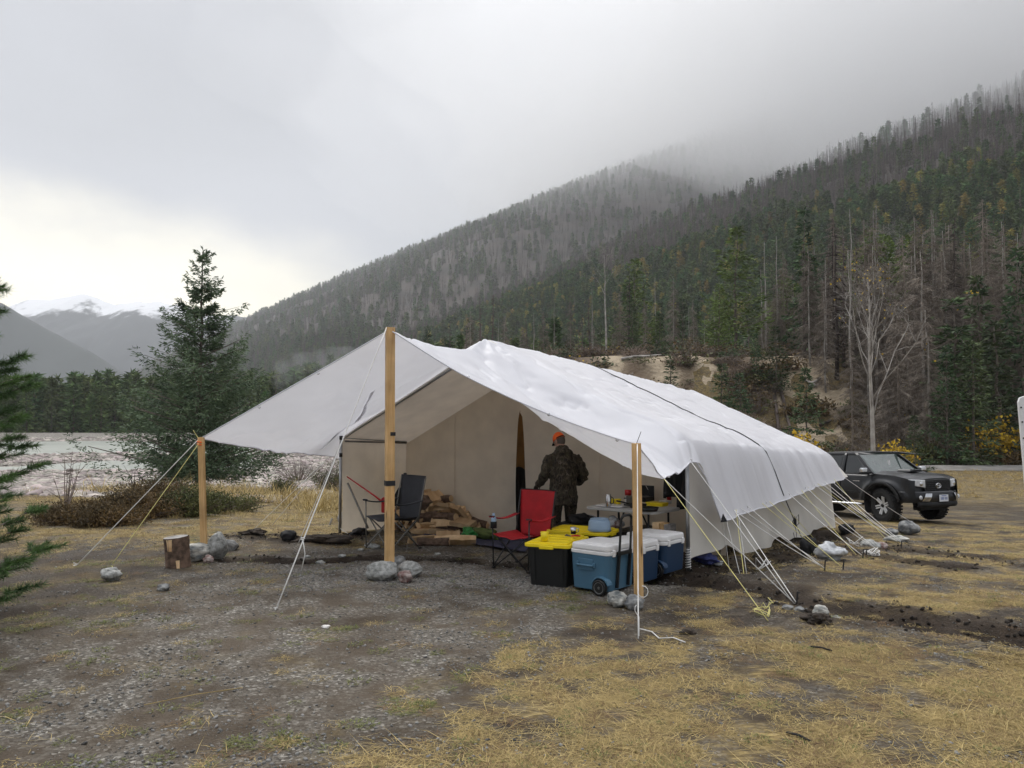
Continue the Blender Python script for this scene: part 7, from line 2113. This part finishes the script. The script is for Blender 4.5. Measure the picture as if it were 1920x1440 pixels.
def side(x, v, out=0.):
    zl = lowz(x); zt = hoodz(x); z = zl + (zt - zl) * v
    hw = halfw(x)
    y = hw - .045 * max(0, (z - .80) / .4) ** 1.6 - .05 * max(0, (.62 - z) / .2) ** 1.5 * (1 if z < .62 else 0)
    # flare around the arches
    for xa in (0, XR):
        rr = math.hypot(x - xa, z - WR); y += .055 * math.exp(-((rr - .60) / .085) ** 2) * float(sstep(1.08, .92, z))
    return (x, y + out, z)
xs = sorted(set([round(v, 3) for v in np.linspace(-4.45, .80, 106)]))
for s_ in (-1, 1):
    gr = np.array([[np.array((side(x, v)[0], s_ * side(x, v)[1], side(x, v)[2])) for v in np.linspace(0, 1, 16)] for x in xs])
    MB().grid(gr).build('body_side', M['car_paint'], truck, smooth=True)
    # arch liners and flares
    for xa in (0, XR):
        an = np.linspace(R(8), R(172), 20)
        for nm, r0, r1, y0, y1, mm in (('wheel_arch', .505, .505, .45, .93, 'car_trim'), ('fender_flare', .50, .575, .972, .975, 'car_trim')):
            gr = np.array([[np.array((xa + r_ * math.cos(a), s_ * y_, WR + .045 + r_ * .93 * math.sin(a))) for r_, y_ in ((r0, y0), (r1, y1))] for a in an])
            MB().grid(gr).build(nm, M[mm], truck, smooth=True, solid=.012)
    # doors: proud panels with shut lines between
    for nm, x0, x1 in (('door', -1.27, -.28), ('door', -2.12, -1.29)):
        xx = np.linspace(x0, x1, 24)
        gr = np.array([[np.array((side(x, v, .007)[0], s_ * side(x, v, .007)[1], side(x, v)[2])) for v in np.linspace(.03, .985, 14)] for x in xx])
        dr = MB().grid(gr).build(nm, M['car_paint'], truck, smooth=True, solid=.004)
        mb = MB(); hx_ = x0 + .16; mb.tube([(hx_ - .09, s_ * .955, 1.03), (hx_ - .05, s_ * .975, 1.03), (hx_ + .05, s_ * .975, 1.03), (hx_ + .09, s_ * .955, 1.03)], .013, 8); mb.build('door_handle', M['car_paint'], dr, smooth=True)
        mb = MB(); mb.box(((x0 + x1) / 2, s_ * .953, .70), (x1 - x0 - .06, .012, .05)); mb.build('side_moulding', M['car_paint'], dr, bevel=.004)
    mb = MB(); mb.box((-.75, s_ * .950, .98), (.22, .006, .016)); mb.build('badge', M['chrome'], truck)
    # side step
    mb = MB(); mb.tube([(-2.62, s_ * .80, .40), (-2.5, s_ * .93, .40), (-.72, s_ * .93, .40), (-.6, s_ * .80, .40)], .036, 10); mb.build('side_step', M['chrome'], truck, smooth=True)
    # mud flap
    mb = MB(); mb.box((-.50, s_ * .84, .36), (.012, .26, .34), Matrix.Rotation(R(-8), 3, 'Y')); mb.build('mud_flap', M['car_trim'], truck)
    # mirror
    mb = MB(); rbox(mb, (0, 0, 0), (.12, .20, .12), .045, 5); mi = mb.build('mirror', M['chrome'], truck, bevel=.03, loc=(-.42, s_ * 1.03, 1.25))
    mb = MB(); mb.box((-.01, 0, -.07), (.12, .22, .05)); mb.box((0, -s_ * .12, -.08), (.05, .1, .04)); mb.build('mirror_base', M['car_trim'], mi, bevel=.015)
# inner panel so the wheel arches are closed
mb = MB(); mb.box((-1.6, 0, .74), (4.4, .88, .46)); mb.build('chassis', M['car_trim'], truck)
# hood
def hood(u, v):
    x = -.42 + u * 1.18; y = (v - .5) * 2 * (halfw(x) - .05); c = 1 - abs(2 * v - 1) ** 2.6
    z = hoodz(x) + .055 * c * (1 - .35 * u) + .02 * math.exp(-((abs(2 * v - 1) - .55) / .12) ** 2) * (1 - u)
    return np.array((x, y, z - .002))
MB().grid(gridf(hood, 30, 30)).build('hood', M['car_paint'], truck, smooth=True)
mb = MB(); mb.prism([(-.22, 0), (.22, 0), (.18, .062), (-.18, .062)], 'x', -.12, .28); mb.build('hood_scoop', M['car_paint'], truck, bevel=.02, loc=(-.02, 0, 1.20))
mb = MB(); mb.box((0, 0, 0), (.01, .30, .035)); mb.build('scoop_mouth', M['car_trim'], truck, loc=(.262, 0, 1.232))
# front face
mb = MB()
mb.grid(gridf(lambda u, v: np.array((.80 - .10 * abs(2 * u - 1) ** 3 - .03 * v, (u - .5) * 1.46, .52 + .47 * v)), 24, 10)); mb.build('front_panel', M['car_paint'], truck, smooth=True)
# grille: painted frame, dark opening, mesh bars, emblem of three ovals
def gout(s, dz=0): return [(-.46 * s, .17 * s + dz), (.46 * s, .17 * s + dz), (.50 * s, .05 * s + dz), (.40 * s, -.13 * s + dz), (-.40 * s, -.13 * s + dz), (-.50 * s, .05 * s + dz)]
mb = MB(); mb.prism(gout(1.0), 'x', 0, .03); gf = mb.build('grille', M['car_paint'], truck, bevel=.012, loc=(.795, 0, .865))
mb = MB(); mb.prism(gout(.86), 'x', .028, .036); mb.build('grille_opening', M['car_trim'], gf)
for k in range(5):
    z = .12 - k * .048; wv_ = float(np.interp(z, [-.12, .04, .15], [.33, .42, .39])); mb = MB(); mb.box((.042, 0, z), (.012, wv_ * 2, .008)); mb.build('grille_bar', M['black_alloy'], gf)
def ring(a, b, r_, M3, n=24): return [M3 @ Vector((0, a * math.cos(2 * math.pi * k / n), b * math.sin(2 * math.pi * k / n))) for k in range(n + 1)]
for a, b, dz in ((.085, .058, 0), (.034, .056, 0), (.056, .026, .026)):
    mb = MB(); mb.tube([p + Vector((.062, 0, .02 + dz)) for p in ring(a, b, 0, Matrix.Identity(3))], .008, 6); mb.build('emblem', M['chrome'], gf, smooth=True)
for s_ in (-1, 1):
    mb = MB()
    def lamp(u, v):
        y = .44 + .34 * u; x = .845 - .02 * u - .34 * max(0, u - .35) ** 1.35; z = .845 + .19 * v - .02 * u * v - .04 * u * (1 - v) * -1
        return np.array((x, s_ * y, z + .03 * u))
    hl = MB().grid(gridf(lamp, 14, 8)).build('headlight', M['lamp_glass'], truck, smooth=True, solid=.03)
    MB().grid(gridf(lambda u, v: lamp(.78 + .26 * u, .15 + .6 * v * (1 - .3 * u)) + np.array((.016, s_ * .008, 0)), 6, 5)).build('indicator', M['amber'], hl, smooth=True, solid=.008)
    mb = MB(); mb.lathe([(0, .012), (.045, .012), (.06, 0)], 18, (.845, s_ * .55, .94), Matrix.Rotation(R(90), 3, 'Y')); mb.build('lamp_reflector', M['chrome'], hl, smooth=True)
# bumper
def bump(u, v, lo, hi, out): 
    t_ = abs(2 * u - 1); y = (u - .5) * 2 * (.92 - .0 * t_); x = .92 + out - .95 * max(0, t_ - .42) ** 1.6 ; return np.array((x, y, lo + (hi - lo) * v))
mb = MB(); mb.grid(gridf(lambda u, v: bump(u, v, .50, .76, .03 * math.sin(v * math.pi)), 34, 10)); bu = mb.build('bumper', M['car_paint'], truck, smooth=True, solid=.02)
mb = MB(); mb.grid(gridf(lambda u, v: bump(.14 + u * .72, v, .40, .52, .035 * math.sin(v * math.pi)), 26, 8)); mb.build('lower_bumper', M['car_trim'], truck, smooth=True, solid=.02)
mb = MB(); mb.grid(gridf(lambda u, v: bump(.27 + u * .46, v, .515, .685, .034 * math.sin(v * math.pi)), 20, 6)); mb.build('air_intake', M['car_trim'], bu, smooth=True)
for s_ in (-1, 1):
    mb = MB(); mb.grid(gridf(lambda u, v: bump(.5 + s_ * (.245 + u * .085 - .045 * v), v, .535, .72, .052 + .02 * math.sin(v * 3)), 8, 6)); mb.build('bumper_accent', M['chrome'], bu, smooth=True)
    mb = MB(); mb.lathe([(0, .02), (.045, .02), (.055, 0)], 16, (.87, s_ * .63, .62), Matrix.Rotation(R(90), 3, 'Y') ); mb.build('fog_light', M['lamp_glass'], bu, smooth=True)
pl_ = MB(); pl_.box((0, 0, 0), (.012, .30, .16)); pt_ = pl_.build('licence_plate', M['plate'], truck, bevel=.004, loc=(.985, 0, .60))
for k, (y_, z_, w_, h_) in enumerate([(-.10 + .036 * i, -.005, .020 if i % 3 else .014, .062) for i in range(3)] + [(.03 + .036 * i, -.005, .020 if i % 2 else .013, .062) for i in range(3)] + [(0, .056, .16, .016)]):
    mb = MB(); mb.box((.008, y_, z_), (.003, w_, h_)); mb.build('plate_mark', M['plate_ink'], pt_)
mb = MB(); mb.box((.0, 0, .36), (.25, .9, .10)); mb.build('skid_plate', M['car_trim'], truck, loc=(.6, 0, 0), bevel=.02)
# cab: roof, pillars, glass
RZ = 1.71
def cabpt(x, s, zf_):      # side surface of the greenhouse; zf_ 0 belt .. 1 roof
    return (x, s * (.885 - .20 * zf_ ** 1.15), 1.13 + (RZ - .035 - 1.13) * zf_)
mb = MB(); mb.grid(gridf(lambda u, v: np.array((-2.10 + u * 1.18, (v - .5) * 2 * (.69 - .03 * u), RZ - .045 * abs(2 * v - 1) ** 3 - .030 * (2 * u - 1) ** 2 * (1 if u > .5 else .5))), 24, 20)); mb.build('roof', M['car_paint'], truck, smooth=True, solid=.03)
WSB, WST = -.28, -.94       # windscreen base and top x
RB, RT = -2.20, -2.10
def quad(pts, m, name, thick=.012, parent=truck, n=8):
    a, b, c, d = [np.array(p, float) for p in pts]
    mb_ = MB(); mb_.grid(gridf(lambda u, v: (a * (1 - u) + b * u) * (1 - v) + (d * (1 - u) + c * u) * v, n, n)); return mb_.build(name, M[m], parent, smooth=True, solid=thick)
mb = MB(); mb.grid(gridf(lambda u, v: np.array((WSB + (WST - WSB) * v + .09 * (1 - (2 * u - 1) ** 2) * (1 - .6 * v), (u - .5) * 2 * (.80 - .15 * v), 1.15 + (RZ - .06 - 1.15) * v)), 20, 14)); mb.build('windscreen', M['windscreen'], truck, smooth=True, solid=.01)
quad([(RB, -.80, 1.16), (RB, .80, 1.16), (RT, .63, RZ - .06), (RT, -.63, RZ - .06)], 'glass', 'rear_window')
for s_ in (-1, 1):
    def pil(xb0, xb1, xt0, xt1, nm='pillar', m='car_paint', z0=0., z1=1., thick=.03, off=0.):
        A = np.array(cabpt(xb0, s_, z0)); B = np.array(cabpt(xb1, s_, z0)); C_ = np.array(cabpt(xt1, s_, z1)); D = np.array(cabpt(xt0, s_, z1))
        for q_ in (A, B, C_, D): q_[1] += s_ * off
        return quad([A, B, C_, D], m, nm, thick)
    pil(-.33, -.20, -1.00, -.90)                    # windscreen pillar
    pil(-1.34, -1.24, -1.32, -1.25)                 # centre pillar
    pil(-2.25, -2.06, -2.14, -1.98)                 # rear pillar
    pil(-1.26, -.30, -1.27, -.98, 'front_window', 'glass', -.02, .985, .01, -.012)
    pil(-2.08, -1.33, -2.0, -1.31, 'rear_side_window', 'glass', -.02, .985, .01, -.012)
    pil(-2.2, -.25, -2.1, -.93, 'roof_rail', 'car_paint', .92, 1.04, .02)
    quad([(-2.2, s_ * .90, 1.12), (-.25, s_ * .90, 1.12), (-.25, s_ * .885, 1.165), (-2.2, s_ * .885, 1.165)], 'car_trim', 'belt_moulding', .012)
    # wiper
mb = MB(); mb.tube([(-.20, -.55, 1.17), (-.27, -.10, 1.20)], .008, 5); mb.tube([(-.20, .0, 1.18), (-.27, .45, 1.20)], .008, 5); mb.build('wiper', M['car_trim'], truck)
mb = MB(); mb.box((-.30, -.28, 1.42), (.03, .03, .12)); mb.build('hanging_freshener', M['white_plastic'], truck)
# dash top under the glass, bed floor and tailgate
mb = MB(); mb.box((-3.32, 0, .95), (2.2, 1.5, .04)); mb.build('bed_floor', M['car_trim'], truck)
mb = MB(); mb.box((-4.44, 0, .88), (.06, 1.8, .60)); mb.build('tailgate', M['car_paint'], truck, bevel=.02)
mb = MB(); mb.box((-2.26, 0, .98), (.06, 1.74, .40)); mb.build('cab_back', M['car_paint'], truck)
# wheels
def wheel(x, s_, steer=0., first=None):
    w_ = bpy.data.objects.new('wheel', None); C.objects.link(w_); w_.parent = truck; w_.location = (x, s_ * .80, WR + .0); w_.rotation_euler = (0, .3 * x, (math.pi if s_ > 0 else 0) + steer)
    if first:
        for ch in first.children: c_ = ch.copy(); C.objects.link(c_); c_.parent = w_
        return w_
    MW = Matrix.Rotation(R(-90), 3, 'X')
    mb_ = MB(); mb_.lathe([(.235, -.125), (.30, -.138), (.375, -.132), (.40, -.105), (.405, 0), (.40, .105), (.375, .132), (.30, .138), (.235, .125)], 56, (0, 0, 0), MW)
    for k in range(34):
        a = 2 * math.pi * k / 34
        for off, wy_ in ((-.105, .07), (0, .06), (.105, .07)):
            aa = a + (0 if off else .09); rm_ = Matrix.Rotation(-aa, 3, 'Y')
            mb_.box(rm_ @ Vector((.405, off, 0)), (.022, wy_, .042), rm_)
    mb_.build('tyre', M['tyre'], w_)
    mb_ = MB(); mb_.lathe([(.0, -.055), (.20, -.055), (.215, -.11), (.238, -.126), (.242, -.120), (.24, .1), (.0, .1)], 40, (0, 0, 0), MW); mb_.build('rim', M['black_alloy'], w_, smooth=True)
    mb_ = MB()
    for k in range(6):
        a = 2 * math.pi * k / 6 + .26
        for da in (-.024, .024):
            d_ = Vector((math.cos(a), 0, math.sin(a))); n_ = Vector((-math.sin(a), 0, math.cos(a)))
            mb_.bar(d_ * .055 + n_ * da + Vector((0, -.085, 0)), d_ * .222 + n_ * da * 1.15 + Vector((0, -.118, 0)), .030, .03, (0, -1, 0))
    mb_.build('spokes', M['alloy'], w_, bevel=.003)
    mb_ = MB(); mb_.lathe([(0, -.125), (.032, -.125), (.04, -.10), (.05, -.06)], 18, (0, 0, 0), MW); mb_.build('hub_cap', M['black_alloy'], w_, smooth=True)
    return w_
w1 = wheel(0, -1, R(-8)); wheel(0, 1, R(-8), w1); wheel(XR, -1, 0, w1); wheel(XR, 1, 0, w1)
# ================================================================== AIR: haze, low cloud, chimney smoke
def vol(name, density, col=(.90, .92, .95), aniso=.3):
    m = bpy.data.materials.new(name); m.use_nodes = True; t = m.node_tree; t.nodes.clear()
    o_ = t.nodes.new('ShaderNodeOutputMaterial'); v = t.nodes.new('ShaderNodeVolumePrincipled')
    v.inputs['Density'].default_value = density; v.inputs['Color'].default_value = (*col, 1); v.inputs['Anisotropy'].default_value = aniso
    t.links.new(v.outputs[0], o_.inputs['Volume']); return m
HZ = vol('haze_air', .00015)
mb = MB(); mb.box((0, 3050, 700), (9400, 6500, 1500))
tag(mb.build('haze', HZ), 'thin grey mountain haze', kind='stuff')

def cloud(c, r, dens, seed, label):
    me_ = rock_mesh('low_cloud', vol('cloud_vapour', dens, (.86, .88, .92), .3), seed, (2, 2, 2), sub=5, rough=.35)
    me_.materials.clear(); me_.materials.append(vol('cloud_vapour', dens, (.995, .997, 1.0), .4))
    o = link('low_cloud', me_); o.location = c; o.scale = r
    return tag(o, label, 'cloud', kind='stuff')
cloud((1400, 1350, 690), (1580, 1200, 520), .0009, 3, 'low cloud bank hanging on the right mountainside')
cloud((1550, 1450, 800), (1350, 1050, 480), .0009, 4, 'denser core of the low cloud on the right')
cloud((1150, 1200, 640), (720, 650, 330), .0014, 7, 'cloud wrapping the crest of the nearer slope')
cloud((900, 820, 450), (720, 560, 310), .0020, 8, 'mist drifting across the nearer slope at right')
cloud((500, 2450, 1040), (1400, 1000, 560), .00025, 5, 'low cloud over the far mountainside')
cloud((900, 2300, 1080), (1200, 950, 480), .0004, 6, 'denser cloud over the far upper mountainside')
# chimney smoke drifting off behind the awning
SMK = vol('smoke', .10, (.9, .92, .96))
for k, (px, py, d, s_) in enumerate(((528, 705, 24, (.35, .3, .55)), (545, 690, 24.5, (.5, .4, .5)), (585, 680, 25, (.6, .5, .4)), (640, 668, 25.5, (.9, .6, .35)))):
    me_ = rock_mesh('smoke', SMK, 80 + k, (2, 2, 2), sub=4, rough=.6)
    o = link('smoke', me_); o.location = P(px, py, d); o.scale = s_; tag(o, 'faint wisp of smoke drifting behind the awning', 'smoke', kind='stuff')
